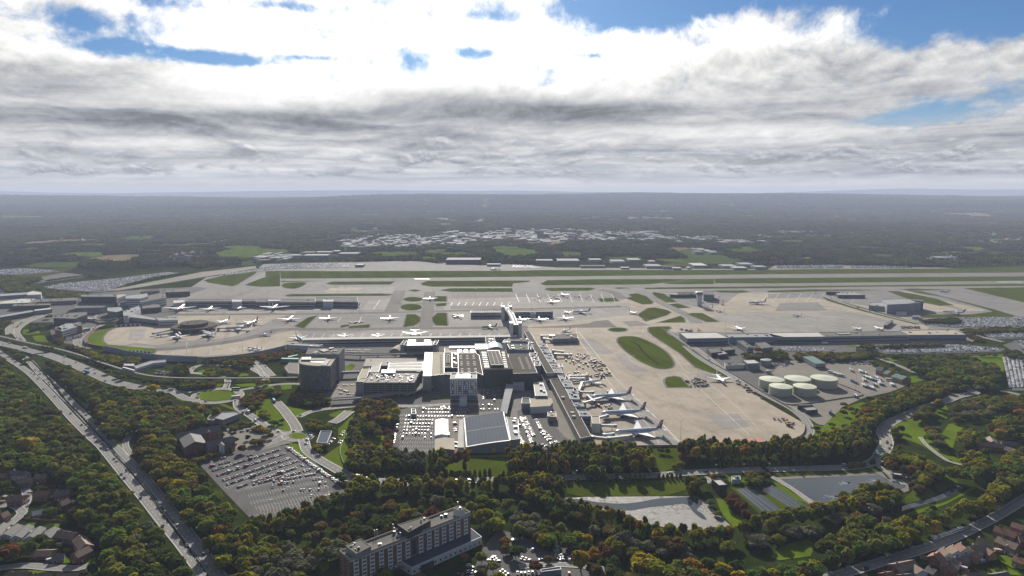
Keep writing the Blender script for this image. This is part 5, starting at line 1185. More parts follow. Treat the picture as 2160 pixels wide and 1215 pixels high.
# ---- multi storey car parks
def msc(label,P,h,floors,cars,seed,tower=None):
    P=ccw(P);c=cen(P);r=thing('multi_storey_car_park',label,'car park building',(c[0],c[1],0));fh=h/floors
    mb=MB();mb.prism(grow(P,-1.2),0,h-.3);part('dark_interior',mb,CLADD,r)
    for k in range(floors):
        mb=MB();z=(k+1)*fh;mb.prism(P,z-.35,z);ring(mb,P,z-1.0,z+.25 if k < floors-1 else z+.95,.25);part('deck',mb,[CONCR,ROOFG][0],r)
    mb=MB()
    for (a,b,u,n) in edges(P):
        L=(b-a).length;m_=int(L/9)
        for i in range(m_+1): mb.obox(a+u*(L*i/m_)+n*.05,u,.6,.5,0,h)
    part('column',mb,METAL,r);KEEPOUT.append(P)
    roof_units(r,P,h,cars//8,seed,size=(1,2.6));return r,P
DECKCARS=[]
P=rect3('S1',(1490,945),(2350,945),(1610,770),18);r,MP1=msc('large multi storey car park with cars on its roof deck',P,18,6,40,3)
box_on(r,'S1',[(1790,770),(2030,770),(2020,715),(1800,715)],18,22,CLADG)
P=rect3('S1',(1365,930),(1490,935),(1400,870),18);bld('stair_tower','dark grey stair tower at the corner of the large car park',P,18.5,CLADG,ROOFC,'building')
P=[p[:2] for p in TG('S1',[(1400,850),(1480,700),(1600,690),(1560,830),(1500,900),(1390,900)],14)];bld('canopy_building','cream roofed ramp building beside the large car park',P,14,CLADG,ROOFC)
P=[p[:2] for p in TG('S1',[(1480,670),(1760,660),(2380,645),(2390,520),(1540,520)],14)];r,MP2=msc('rear multi storey car park with a bare brown deck',P,14,4,20,8)
P=[p[:2] for p in TG('S1',[(1590,765),(1750,765),(1800,600),(1640,668)],17)];bld('link_building','white roofed link block between the car parks',P,17,CLADW,ROOFW)
P=[p[:2] for p in TG('S1',[(1890,735),(2490,735),(2500,580),(1930,595)],20)];r=bld('link_building','long white ribbed roof with dotted rooflights above the car parks',P,20,CLADW,ROOFW,par=.4)
U=Vector(P[1])-Vector(P[0])
for i in range(16):
    for j in range(3):
        q=Vector(P[0]).lerp(Vector(P[1]),(i+.5)/16).lerp(Vector(P[3]).lerp(Vector(P[2]),(i+.5)/16),(j+.5)/3);mb=MB();mb.obox(q,U,1.4,1.2,20,20.5);part('rooflight',mb,METAL,r)
P=rect3('S1',(2395,790),(2450,790),(2395,760),16);bld('stair_tower','narrow grey tower between car park and terminal hall',P,19,CLADG,ROOFC)
P=rect3('S2',(75,322),(610,320),(120,235),13);r,_=msc('grey deck block below the long pier',P,13,4,8,2);box_on(r,'S2',[(150,305),(555,300),(550,215),(170,210)],13,17.5,CLADB);box_on(r,'S2',[(290,250),(440,250),(440,195),(300,195)],17.5,18.2,ROOFD)
for x0,lb in ((35,'western'),(585,'eastern')):
    P=rect3('S2',(x0,300),(x0+62,300),(x0+8,225),16);bld('stair_tower','open grey stair tower at the %s end of the deck block' % lb,P,16,CLADG,ROOFG,units=2)
# barrel vault
def vault(name,label,tile,a,b,c,h,rise,wall,roofm,cat='building',n=10,ends=None):
    """curved roof: arc across the a-b direction, swept along depth"""
    P=rect3(tile,a,b,c,h);A,B,C_,D=(Vector(p) for p in P);ce=cen(P);r=thing(name,label,cat,(ce[0],ce[1],0))
    mb=MB();mb.prism(P,0,h);part('wall',mb,wall,r)
    mb=MB();S0,S1_=[],[]
    for i in range(n+1):
        t=i/n;z=h+.06+rise*math.sin(math.pi*t);p=A.lerp(B,t);q=D.lerp(C_,t);S0.append((p.x,p.y,z));S1_.append((q.x,q.y,z))
    for i in range(n): mb.face([S0[i],S0[i+1],S1_[i+1],S1_[i]])
    part('roof',mb,roofm,r)
    mb=MB();mb.face(S0);mb.face(S1_[::-1]);part('gable',mb,ends or wall,r);KEEPOUT.append(P);return r
vault('arched_canopy','cream arched canopy beside the deck block','S1',(1930,395),(2105,400),(1950,325),5,4,CONCR,ROOFC)
# ---- terminal
T_={}
def tb(key,label,tile,pts,h,wall,roofm,**k):
    P=[p[:2] for p in TG(tile,pts,h)];r=bld(k.pop('name','terminal_building'),label,P,h,wall,roofm,k.pop('cat','terminal'),**k);T_[key]=(r,P);return r
tb('hall','white vaulted end of the terminal hall','S2',[(420,825),(555,825),(575,430),(450,425)],23,CONCR,WHITE,par=0)
r=tb('hall2','cream roofed terminal hall with a dotted row of rooflights','S2',[(557,822),(775,800),(1000,800),(1000,770),(777,770),(777,435),(576,430)],22,CLADD,ROOFC,par=.5,bands=2,bmat=GLASSB,bh=6)
for i in range(13):
    p=TG('S2',[(720+i*.6,480+i*24.5)],22)[0];mb=MB();mb.box(p[0]-1.6,p[1]-1.3,22,p[0]+1.6,p[1]+1.3,22.7);part('rooflight',mb,ROOFW,r)
r=tb('t3','brown flat roofed terminal block with a framed rooflight','S2',[(778,680),(908,680),(900,430),(780,430)],25,CLADD,ROOFD)
box_on(r,'S2',[(810,600),(870,600),(870,450),(815,450)],25,26.2,ROOFC,'rooflight_frame');box_on(r,'S2',[(822,590),(860,590),(860,462),(826,462)],26,26.5,ROOFG,'rooflight')
tb('t4','white boxes and dark plant well between the brown roofs','S2',[(912,690),(1020,690),(1005,440),(905,440)],17,CLADB,ROOFD,units=9,seed=9)
r=tb('t5','brown roof with nine clusters of white rooflights','S2',[(1012,775),(1345,775),(1430,815),(1365,480),(1310,445),(1012,450)],19,CLADD,ROOFD)
for bx_,by_ in [(1055,480),(1163,480),(1270,478),(1065,590),(1175,590),(1283,588),(1075,705),(1190,702),(1303,700)]:
    for j in range(3):
        p=TG('S2',[(bx_+j*2,by_+j*27)],19)[0];mb=MB();mb.box(p[0]-1.9,p[1]-.6,19,p[0]+1.9,p[1]+.6,19.5);part('rooflight',mb,WHITE,r)
r=tb('t6','tall dark terminal block with ribbed roof and raised lantern','S2',[(1432,712),(1930,708),(1810,370),(1368,385)],27,CLADD,ROOFD,cap=CONCR)
box_on(r,'S2',[(1560,635),(1780,632),(1700,392),(1498,392)],27,31,CLADD,'lantern');box_on(r,'S2',[(1566,628),(1772,625),(1696,396),(1504,396)],31,31.3,ROOFG,'lantern_roof')
for s in range(4): box_on(r,'S2',[(1560+s*72,632),(1568+s*72,632),(1506+s*63,394),(1498+s*63,394)],31.1,31.9,ROOFW,'roof_rail')
for s in range(9):
    for x0,x1 in ((1400,1480),(1740,1790)):
        y=420+s*31;dx_=(y-400)*.24;box_on(r,'S2',[(x0+dx_*.8,y+6),(x1+dx_*.9,y+6),(x1+dx_*.9,y),(x0+dx_*.8,y)],27,27.6,CLADD,'roof_rib')
r=tb('t7','brown terminal roof with two columns of white rooflights','B3',[(-35,190),(145,190),(215,350),(0,355)],22,CLADD,ROOFD)
for c,x0 in enumerate((60,118)):
    for j in range(6): p=TG('B3',[(x0+j*7,222+j*17)],22)[0];mb=MB();mb.box(p[0]-2.0,p[1]-.6,22,p[0]+2.0,p[1]+.6,22.5);part('rooflight',mb,WHITE,r)
tb('t8','black glass front block under the ramp of the terminal','S2',[(1345,840),(1940,800),(2230,800),(2230,770),(1930,715),(1430,715),(1350,780)],15,CLADD,CLADD,par=.3)
tb('t9','long white roof strip at the back of the terminal','S2',[(865,352),(1298,350),(1295,318),(865,322)],18,CLADW,WHITE,par=0)
r=tb('t10','cream terminal roof with pale blue glass rooflights','S2',[(780,440),(1310,440),(1305,362),(780,357)],16,CLADD,ROOFC)
for i in range(3): box_on(r,'S2',[(1000+i*110,418),(1060+i*110,418),(1060+i*110,375),(1003+i*110,375)],16,16.6,LBLUE,'rooflight')
tb('t11','small white ribbed roof west of the blue barrel roof','S2',[(1305,375),(1510,372),(1490,282),(1296,284)],19,CLADW,WHITE,par=.4)
vault('barrel_roof_building','blue grey barrel roof at the back of the terminal','S2',(1515,370),(1765,365),(1520,285),18,4,CLADB,CLADB)
tb('t12','white framed plant roof beside the long pier','S2',[(1478,262),(1640,262),(1620,172),(1465,172)],16,CLADG,ROOFG,cap=WHITE,units=8,seed=12)
tb('t13','grey terminal wing with brown panels near the bridge','S3',[(285,935),(600,940),(590,855),(240,850)],18,CLADB,ROOFG,units=5,seed=13)
for i,(q,h,m_,rm,lb) in enumerate([([(160,825),(280,825),(290,790),(180,785)],14,CLADW,ROOFC,'cream kiosk roof south of the barrel roof'),([(190,790),(600,800),(590,765),(200,770)],13,CLADG,ROOFG,'cluttered grey roof south of the sky bridge'),
    ([(600,860),(700,850),(680,800),(590,810)],15,CLADG,ROOFB,'small pale roof against the long pier'),([(630,940),(720,930),(700,870),(620,880)],15,CLADB,ROOFG,'dark plant block against the long pier'),([(610,1040),(730,1060),(750,1000),(620,990)],18,CLADW,ROOFB,'domed grey block beside the long pier'),
    ([(650,1130),(770,1130),(760,1060),(650,1060)],17,CLADB,ROOFB,'blue fronted block beside the long pier'),([(700,1215),(800,1215),(790,1140),(690,1140)],17,CLADW,ROOFB,'white plant block beside the long pier')]):
    tb('s%d' % i,lb,'S3',q,h,m_,rm,units=4,seed=20+i,name='terminal_block')
# stair ramp and green glass link at the front
P=[p[:2] for p in TG('B3',[(180,425),(260,425),(300,540),(195,540)],12)];bld('link_building','white and blue roofed link between terminal and yard',P,12,CLADB,ROOFW,par=.4,units=3)
P=[p[:2] for p in TG('B3',[(155,635),(320,625),(345,595),(330,560),(150,565)],9)];r=bld('ribbed_building','low cream building with a ribbed roof in the yard',P,9,CLADW,ROOFC,par=0,units=0)
P=[p[:2] for p in TG('B3',[(80,605),(155,605),(150,560),(85,560)],9)];bld('ribbed_building','grey shed next to the ribbed cream roof',P,9,CLADG,ROOFG)
P=[p[:2] for p in TG('B3',[(10,440),(105,440),(105,420),(10,420)],10)];bld('link_building','white box bridge in front of the black glass block',P,10,CLADW,ROOFW)
P=[p[:2] for p in TG('B3',[(300,715),(375,720),(370,675),(300,680)],7)];bld('gatehouse','tan roofed hut beside the long pier yard',P,7,CLADG,ROOFC,units=2)
# covered footbridge and lower one
for nm,lb,tl,q,h in [('covered_walkway','long white roofed walkway running towards the warehouses','B2',[(2060,668),(2112,690),(2172,445),(2112,440)],9),('covered_walkway','thin white roofed walkway in front of the dark hotel link','S1',[(1130,760),(1420,748),(1420,735),(1130,745)],9)]:
    P=ccw([p[:2] for p in TG(tl,q,h)]);c=cen(P);r=thing(nm,lb,'walkway',(c[0],c[1],0));mb=MB();mb.prism(P,h-3.2,h-.2);part('wall',mb,CLADB,r);mb=MB();mb.prism(grow(P,.3),h-.2,h+.25);part('roof',mb,ROOFB,r)
    mb=MB();[mb.cyl(p[0],p[1],0,h-3.1,.5,n=8) for p in grow(P,-.9)];part('pillar',mb,CONCR,r)
# ---- warehouse with curved dark roof
FL,FR,BL,BR=(Vector(G(*T('B2',[p])[0],z)[:2]) for p,z in (((1775,970),6.5),((2140,915),13),((1755,725),6.5),((2085,683),12)))
c=(FL+FR+BL+BR)/4;r=thing('curved_warehouse','warehouse with a dark blue grey sheet roof rising to one side','warehouse',(c.x,c.y,0));N_=12
zf=lambda t: 6.5+6.5*math.sin(t*1.9)/math.sin(1.9) if t < 1 else 13
zf=lambda t: 6.5+9.0*t-2.5*t*t
mb=MB();top=[]
for i in range(N_+1): t=i/N_;top.append((FL.lerp(FR,t),BL.lerp(BR,t),zf(t)))
for i in range(N_):
    (p,q,z),(p2,q2,z2)=top[i],top[i+1];mb.face([(p.x,p.y,z),(p2.x,p2.y,z2),(q2.x,q2.y,z2),(q.x,q.y,z)])
    m1,m2=p.lerp(q,.48),p2.lerp(q2,.48);m3,m4=p2.lerp(q2,.495),p.lerp(q,.495);mb.face([(m1.x,m1.y,z+.12),(m2.x,m2.y,z2+.12),(m3.x,m3.y,z2+.12),(m4.x,m4.y,z+.12)],1)
part('roof',mb,[SOLAR,ROOFB],r);mb=MB()
for p,q,z in top[1:-1]: ribbon(mb,[p,q],.14,z+.10)
part('roof_seam',mb,ROOFF,r);mb=MB()
mb.face([(FL.x,FL.y,0),(FR.x,FR.y,0)]+[(p.x,p.y,z-.03) for p,q,z in top[::-1]]);mb.face([(FR.x,FR.y,0),(BR.x,BR.y,0),(BR.x,BR.y,zf(1)-.03),(FR.x,FR.y,zf(1)-.03)]);mb.face([(BL.x,BL.y,0),(FL.x,FL.y,0),(FL.x,FL.y,zf(0)-.03),(BL.x,BL.y,zf(0)-.03)]);part('wall',mb,CLADG,r)
mb=MB();e=[(p.x,p.y,z+.25) for p,q,z in top];u_=(FR-FL).normalized();nn_=Vector((u_.y,-u_.x))*.9
for i in range(N_): a_,b_=e[i],e[i+1];mb.face([(a_[0]+nn_.x,a_[1]+nn_.y,a_[2]),(b_[0]+nn_.x,b_[1]+nn_.y,b_[2]),(b_[0]-nn_.x,b_[1]-nn_.y,b_[2]),(a_[0]-nn_.x,a_[1]-nn_.y,a_[2])]);mb.face([(a_[0]+nn_.x,a_[1]+nn_.y,a_[2]-.6),(b_[0]+nn_.x,b_[1]+nn_.y,b_[2]-.6),(b_[0]+nn_.x,b_[1]+nn_.y,b_[2]),(a_[0]+nn_.x,a_[1]+nn_.y,a_[2])])
part('fascia',mb,WHITE,r);mb=MB()
for A_,B_,z in ((FL,BL,zf(0)),(FR,BR,zf(1))): ribbon(mb,[A_,B_],1.3,z+.3)
part('edge_gutter',mb,WHITE,r)
for t_ in (.08,.62): mb=MB();q=FL.lerp(FR,t_);mb.obox(q+nn_.normalized()*.1,u_,4.2,.4,0,4.2);part('loading_door',mb,YEL,r)
mb=MB();q=FL.lerp(FR,.96);mb.obox(q+nn_.normalized()*.1,u_,6,.4,0,7.5);part('loading_door',mb,CLADD,r)
P=[p[:2] for p in TG('B2',[(1700,975),(1750,975),(1745,740),(1715,745)],5)];bld('lean_to','slatted white lean-to along the dark warehouse',P,5,CLADW,ROOFW,par=0)
P=[p[:2] for p in TG('B2',[(2145,915),(2220,905),(2210,740),(2110,720)],8)];bld('lean_to','pale flat annex on the far side of the dark warehouse',P,8,CLADG,ROOFB,units=4)
# gabled things
def house(name,label,tile,r1,r2,w,hw,hr,wall=BRICK,roofm=TILE,cat='house',chim=1,group=None,win=3,floors=2,door=True,over=.4,wm=(WHITE,GLASS),tall=False):
    A,B=(Vector(p[:2]) for p in TG(tile,[r1,r2],hw+hr));u=(B-A).normalized();n=Vector((-u.y,u.x));A2,B2=A,B
    c=(A+B)/2;root=thing(name,label,cat,(c.x,c.y,0),0,group);P=[A-n*w/2,B-n*w/2,B+n*w/2,A+n*w/2]
    mb=MB();mb.prism([tuple(p) for p in P],0,hw)
    for q in (A,B): mb.face([(*(q-n*w/2),hw),(*(q+n*w/2),hw),(*q,hw+hr-.1)])
    part('wall',mb,wall,root)
    mb=MB();k=hr/(w/2);zo=hw-over*k;
    for s in (-1,1):
        e1,e2=A-u*over+n*s*(w/2+over),B+u*over+n*s*(w/2+over);t1,t2=A-u*over,B+u*over
        f=[(*e1,zo),(*e2,zo),(*t2,hw+hr),(*t1,hw+hr)];mb.face(f if s < 0 else f[::-1]);g_=[(x,y,z+.22) for x,y,z in f];mb.face(g_ if s < 0 else g_[::-1])
        mb.face([f[0],f[1],g_[1],g_[0]]);mb.face([f[0],f[3],g_[3],g_[0]]);mb.face([f[1],f[2],g_[2],g_[1]])
    rf=part('roof',mb,roofm,root)
    for i in range(chim):
        q=A.lerp(B,.18 if i==0 else .8)+n*.3;mb=MB();mb.obox(q,u,1.0,.8,hw+hr*.5,hw+hr+1.1);mb.cyl(q.x,q.y,hw+hr+1.1,hw+hr+1.5,.2,n=6)
        ch=link('chimney',mb.mesh('chimney',wall,root.matrix_basis.translation),rf)
    es_=edges([tuple(p) for p in P])
    for (a,b,uu,nn) in es_:
        L=(b-a).length;m_=win if L > w*1.05 else 1
        if floors: windows(root,a,b,nn,[(i+.5)/m_ for i in range(m_)],[1.0+2.7*f for f in range(floors) if 1+2.7*f+1.3 < hw+.2],1.5,1.2,wm,cap=30)
    if door and es_:
        a,b,uu,nn=es_[0];mb=MB();q=a.lerp(b,.28 if win > 1 else .2);mb.obox(q+nn*.06,uu,1.0,.2,0,2.1);d_=part('door',mb,random.choice([WHITE,BLUE,REDL]),root)
    KEEPOUT.append([tuple(p) for p in P]);return root
house('white_shed','white roofed long shed in the staff car park','B2',(1565,730),(1565,862),15,6,1.5,CLADW,WHITE,'shed',0,win=2,floors=1,door=True)
house('tan_shed','tan roofed shed at the end of the staff car park','B2',(1590,890),(1590,985),21,5.5,1.8,CLADG,ROOFC,'shed',0,win=2,floors=1)
P=[p[:2] for p in TG('B2',[(1520,862),(1630,862),(1630,845),(1520,845)],5)];bld('lean_to','dark plant row between the white and tan sheds',P,4,CLADD,CLADD,units=6)
P=[p[:2] for p in TG('B2',[(510,935),(600,940),(640,840),(545,838)],5)];r=bld('petrol_station','blue grey forecourt canopy among the roundabout trees',P,5,CLADW,SOLAR,'canopy',cap=WHITE)
P=[p[:2] for p in TG('B2',[(1310,695),(1350,695),(1345,655),(1310,650)],4)];bld('kiosk','small grey hut at the top of the staff car park',P,4,CLADG,GREENR,units=1)
# ---- the long pier, its nodes and jetties
P=rect3('S1',(450,216),(4085,162),(455,185),11);r=bld('pier_building','very long low pier with white roof edge and two window bands',P,11,CLADG,ROOFW,'terminal pier',bands=2,bh=2.6,par=0,first=2)
P=rect3('S1',(185,300),(735,330),(200,265),8);bld('pier_link','pale low link at the end of the long low pier',P,8,CLADW,ROOFB,'terminal pier',units=3)
def longroof(key,label,tile,q,h,mats):
    P=[p[:2] for p in TG(tile,q,h)];r=bld('pier_building',label,P,h,mats[0],mats[1],'terminal pier',bands=2,bh=2.2,par=.8,cap=WHITE,first=1.5);return r,ccw(P)
r,_=longroof('p1','dark roofed upper half of the north pier with white edges','B3',[(290,350),(360,345),(150,0),(103,0)],16,(CLADG,ROOFD))
r,_=longroof('p2','dark roofed lower half of the north pier ending in a point','B3',[(575,900),(668,882),(400,395),(318,405)],11,(CLADG,ROOFD))
mb=MB();[mb.raw(*(lambda p,q: ([(*p,11),(*q,11),((p[0]+q[0])/2,(p[1]+q[1])/2-.0,12.2)],[(0,1,2)]))(*[a[:2] for a in TG('B3',s,11)])) for s in [[(580,890),(660,875)]]]
for i,(x,y) in enumerate([(430,560),(508,690),(520,720)]):
    q=TG('B3',[(x,y)],11)[0];mb=MB();mb.obox(q[:2],(1,.1),4.4,5,11,13.2);part('plant_room',mb,ROOFW,r)
for i,(q,h,lb) in enumerate([([(225,130),(300,135),(290,100),(215,105)],13,'first'),([(250,175),(330,180),(315,145),(240,145)],13,'second'),([(275,215),(350,222),(340,190),(262,190)],13,'third'),([(300,255),(370,260),(360,225),(290,225)],13,'fourth'),([(325,300),(400,305),(385,265),(310,268)],13,'fifth'),
    ([(345,345),(430,350),(412,305),(330,310)],13,'sixth'),([(410,420),(495,425),(455,365),(385,365)],13,'seventh'),([(440,468),(520,470),(500,420),(415,425)],13,'eighth'),([(470,520),(565,520),(530,470),(440,470)],12,'ninth'),([(490,570),(570,572),(555,520),(470,520)],12,'tenth'),([(525,630),(610,632),(595,600),(512,602)],12,'eleventh'),([(570,715),(665,715),(625,660),(555,662)],12,'twelfth')]):
    P=[p[:2] for p in TG('B3',q,h)];bld('gate_block','flat grey gate block, %s from the top along the north pier' % lb,P,h,CLADB if i % 3 else CLADG,ROOFB,'gate block',bands=2,bh=1.6,units=2,seed=40+i,group='gate blocks along the north pier')
for i,(q,h,lb) in enumerate([([(675,775),(745,778),(735,712),(670,712)],11,'cream box with a lift shaft beside the nearest jet bridges'),([(520,500),(575,500),(560,475),(515,475)],12,'white box at the ninth gate block'),([(450,400),(485,400),(480,360),(455,360)],13,'white stair box at the seventh gate block'),([(400,300),(430,300),(425,270),(395,275)],12,'small white box at the fifth gate block')]):
    P=[p[:2] for p in TG('B3',q,h)];bld('lift_box',lb,P,h,CLADW,ROOFC,'building')
# jet bridges
def jet(label,tile,a,b,za=5.5,zb=4.2,rot=True,w=3.2):
    A,B=Vector(G(*T(tile,[a])[0],za)[:2]),Vector(G(*T(tile,[b])[0],zb)[:2]);r=thing('jet_bridge',label,'jet bridge',(A.x,A.y,0),0,'jet bridges');u=(B-A).normalized();n=Vector((-u.y,u.x));L=(B-A).length
    mb=MB();mb.cyl(A.x,A.y,0,za+1.9,2.5,n=14);part('rotunda',mb,CLADG,r)
    mb=MB();K=2
    for k in range(K):
        p,q=A+u*(2+k*(L-2)/K),A+u*(2+(k+1)*(L-2)/K+(.4 if k==0 else 0));ww=w*(1 if k else .86);z1,z2=za+(zb-za)*k/K,za+(zb-za)*(k+1)/K
        V=[(*(p-n*ww/2),z1-1.3),(*(q-n*ww/2),z2-1.3),(*(q+n*ww/2),z2-1.3),(*(p+n*ww/2),z1-1.3)];V +=[(x,y,z+2.9+.15*k) for x,y,z in V];mb.raw(V,[(0,3,2,1),(4,5,6,7),(0,1,5,4),(1,2,6,5),(2,3,7,6),(3,0,4,7)])
    part('tunnel',mb,CLADW,r)
    mb=MB();q=B;mb.obox(q,u,3.4,4.2,zb-1.4,zb+2.2);part('cab',mb,CLADB,r)
    mb=MB();q=A+u*L*.78;mb.obox(q-n*1.4,u,.5,.5,0,zb);mb.obox(q+n*1.4,u,.5,.5,0,zb);mb.obox(q,u,1.2,3.8,.2,1.1);part('support_leg',mb,METAL,r)
JB=[('B3',(610,600),(765,555),'jet bridge reaching the front door of the uppermost large airliner'),('B3',(720,730),(800,710),'jet bridge at the nose of the middle large airliner'),('B3',(740,790),(870,795),'white jet bridge standing free below the middle airliner'),('B3',(820,900),(1000,880),'jet bridge reaching the nearest large airliner'),('B3',(680,890),(815,905),'fixed bridge from the pier point to the round tower'),
      ('B3',(545,545),(590,430),'jet bridge at the small jet beside the cart park'),('B3',(575,510),(680,512),'thin jet bridge above the uppermost large airliner'),('B3',(640,545),(690,590),'short second jet bridge at the uppermost large airliner'),('B3',(780,870),(850,865),'short cream jet bridge under the nearest airliner nose'),
      ('B3',(490,375),(630,372),'jet bridge along the bottom of the cart park'),('B3',(460,395),(600,398),'orange trimmed jet bridge below the cart park'),('B3',(365,190),(500,195),'jet bridge at the top of the cart park'),('B3',(350,160),(430,170),'green grey jet bridge above the cart park'),('B3',(270,60),(410,78),'jet bridge to the jet by the long jetty'),('B3',(250,35),(400,30),'upper walkway to the long jetty'),
      ('A1',(1460,700),(1290,735),'jet bridge left of the circular satellite'),('A1',(1450,725),(1330,745),'lower jet bridge left of the circular satellite'),('A1',(1680,705),(1810,740),'jet bridge below the circular satellite'),('A1',(1840,690),(1950,685),'jet bridge right of the circular satellite'),('A1',(1500,700),(1520,745),'short jet bridge in front of the circular satellite')]
for t,a,b,lb in JB: jet(lb,t,a,b)
P=[p[:2] for p in TG('B3',[(340,60),(552,55),(552,18),(350,25)],9)];bld('jetty_building','grey box jetty sticking out from the top of the north pier',P,9,CLADB,ROOFG,'building',bands=1,bh=2,units=4)
P=ell(0,0,1,1,14);q=TG('B3',[(338,30)],10)[0];mb=MB();mb.cyl(q[0],q[1],0,10,6,n=18);mb.cyl(q[0],q[1],10,10.6,6.4,n=18);single('stair_drum',mb,CLADG,'round grey drum in the middle of the long jetty','building')
# ---- sky bridge
r_=TG('S3',[(375,720)],0)[0];root=thing('sky_bridge','arched passenger bridge with twin white tubes between two towers','bridge',r_)
P1=rect3('S3',(275,490),(485,490),(280,462),32);P2=rect3('S3',(140,215),(318,215),(140,195),32)
for P in (P1,P2):
    A,B,C_,D=(Vector(p) for p in P);mb=MB()
    for t0,t1 in ((0,.30),(.72,1)): a,b,c_,d=A.lerp(B,t0),A.lerp(B,t1),D.lerp(C_,t1),D.lerp(C_,t0);mb.prism([tuple(a),tuple(b),tuple(c_),tuple(d)],0,32)
    part('tower',mb,CLADW,root);mb=MB();a,b,c_,d=A.lerp(B,.30),A.lerp(B,.72),D.lerp(C_,.72),D.lerp(C_,.30);mb.prism([tuple(a.lerp(d,.2)),tuple(b.lerp(c_,.2)),tuple(c_),tuple(d)],0,28);part('glass_core',mb,GLASS,root)
    mb=MB();[mb.obox(p,(1,0),1.2,1.2,32,34) for p in P];part('tower_cap',mb,METAL,root);KEEPOUT.append(P)
a0,a1=Vector(cen(P1)),Vector(cen(P2));n_=14
for s in (-1,1):
    mb=MB();prev=None
    for i in range(n_+1):
        t=i/n_;q=a0.lerp(a1,t)+Vector((s*3.2-.6,0));z=26+5.5*math.sin(math.pi*t);cur=[(q.x+2.6*math.cos(a)*1.,q.y,z+2.6*math.sin(a)) for a in [math.pi*k/5 for k in range(6)]]
        if prev: [mb.face([prev[k],prev[k+1],cur[k+1],cur[k]]) for k in range(5)];mb.face([prev[5],prev[0],cur[0],cur[5]])
        prev=cur
    part('tube',mb,ROOFW,root)
mb=MB();prev=None
for i in range(n_+1):
    t=i/n_;q=a0.lerp(a1,t);z=24.5+5.5*math.sin(math.pi*t);cur=[(q.x-6,q.y,z),(q.x+6,q.y,z),(q.x+6,q.y,z+1.4),(q.x-6,q.y,z+1.4)]
    if prev: [mb.face([prev[k],prev[(k+1) % 4],cur[(k+1) % 4],cur[k]]) for k in range(4)]
    prev=cur
part('truss',mb,METAL,root)
# ---- bridge satellite, round satellite, far piers
P=rect3('A2',(1810,558),(2075,556),(1815,543),12);bld('satellite_building','low satellite left of the bridge with a pale roof',P,12,CLADG,ROOFC,'terminal pier',bands=1,bh=4)
P=rect3('A3',(25,555),(345,550),(25,543),13);r=bld('satellite_building','green glazed satellite right of the bridge',P,13,GREENR,ROOFC,'terminal pier',bands=2,bh=3,bmat=GLASSB);P=rect3('A3',(155,562),(200,562),(158,552),12);bld('lift_box','white box in front of the green satellite',P,12,CLADW,ROOFW)
c=TG('A1',[(1640,668)],9)[0];r=thing('circular_satellite','brown circular satellite with a raised drum in the middle','terminal',(c[0],c[1],0))
R0=182/3.996/((TG('A1',[(1640,668)],9)[0][1]) and 1);sc_=abs(TG('A1',[(1822,668)],9)[0][0]-c[0])
mb=MB();mb.cyl(c[0],c[1],0,7.5,sc_*.72,n=40);part('ground_floor',mb,CLADD,r);mb=MB();mb.cyl(c[0],c[1],7,9.5,sc_*1.0,sc_*1.0,n=48);mb.cyl(c[0],c[1],9.5,10.2,sc_,sc_*.96,n=48);part('roof',mb,ROOFD,r)
mb=MB();mb.cyl(c[0],c[1],9.4,15.5,sc_*.60,n=40);part('drum',mb,CLADD,r);mb=MB();mb.cyl(c[0],c[1],15.5,16.2,sc_*.62,n=40);part('drum_roof',mb,ROOFD,r)
for k in range(14): a=k*.449;mb=MB();mb.cyl(c[0]+math.cos(a)*sc_*.9,c[1]+math.sin(a)*sc_*.9,0,7.2,.7,n=6);part('column',mb,CONCR,r)
for k in range(5): mb=MB();mb.obox((c[0]+random.uniform(-12,12),c[1]+random.uniform(-12,12)),(1,0),3,2,16.1,17.6);part('rooftop_unit',mb,ROOFB,r)
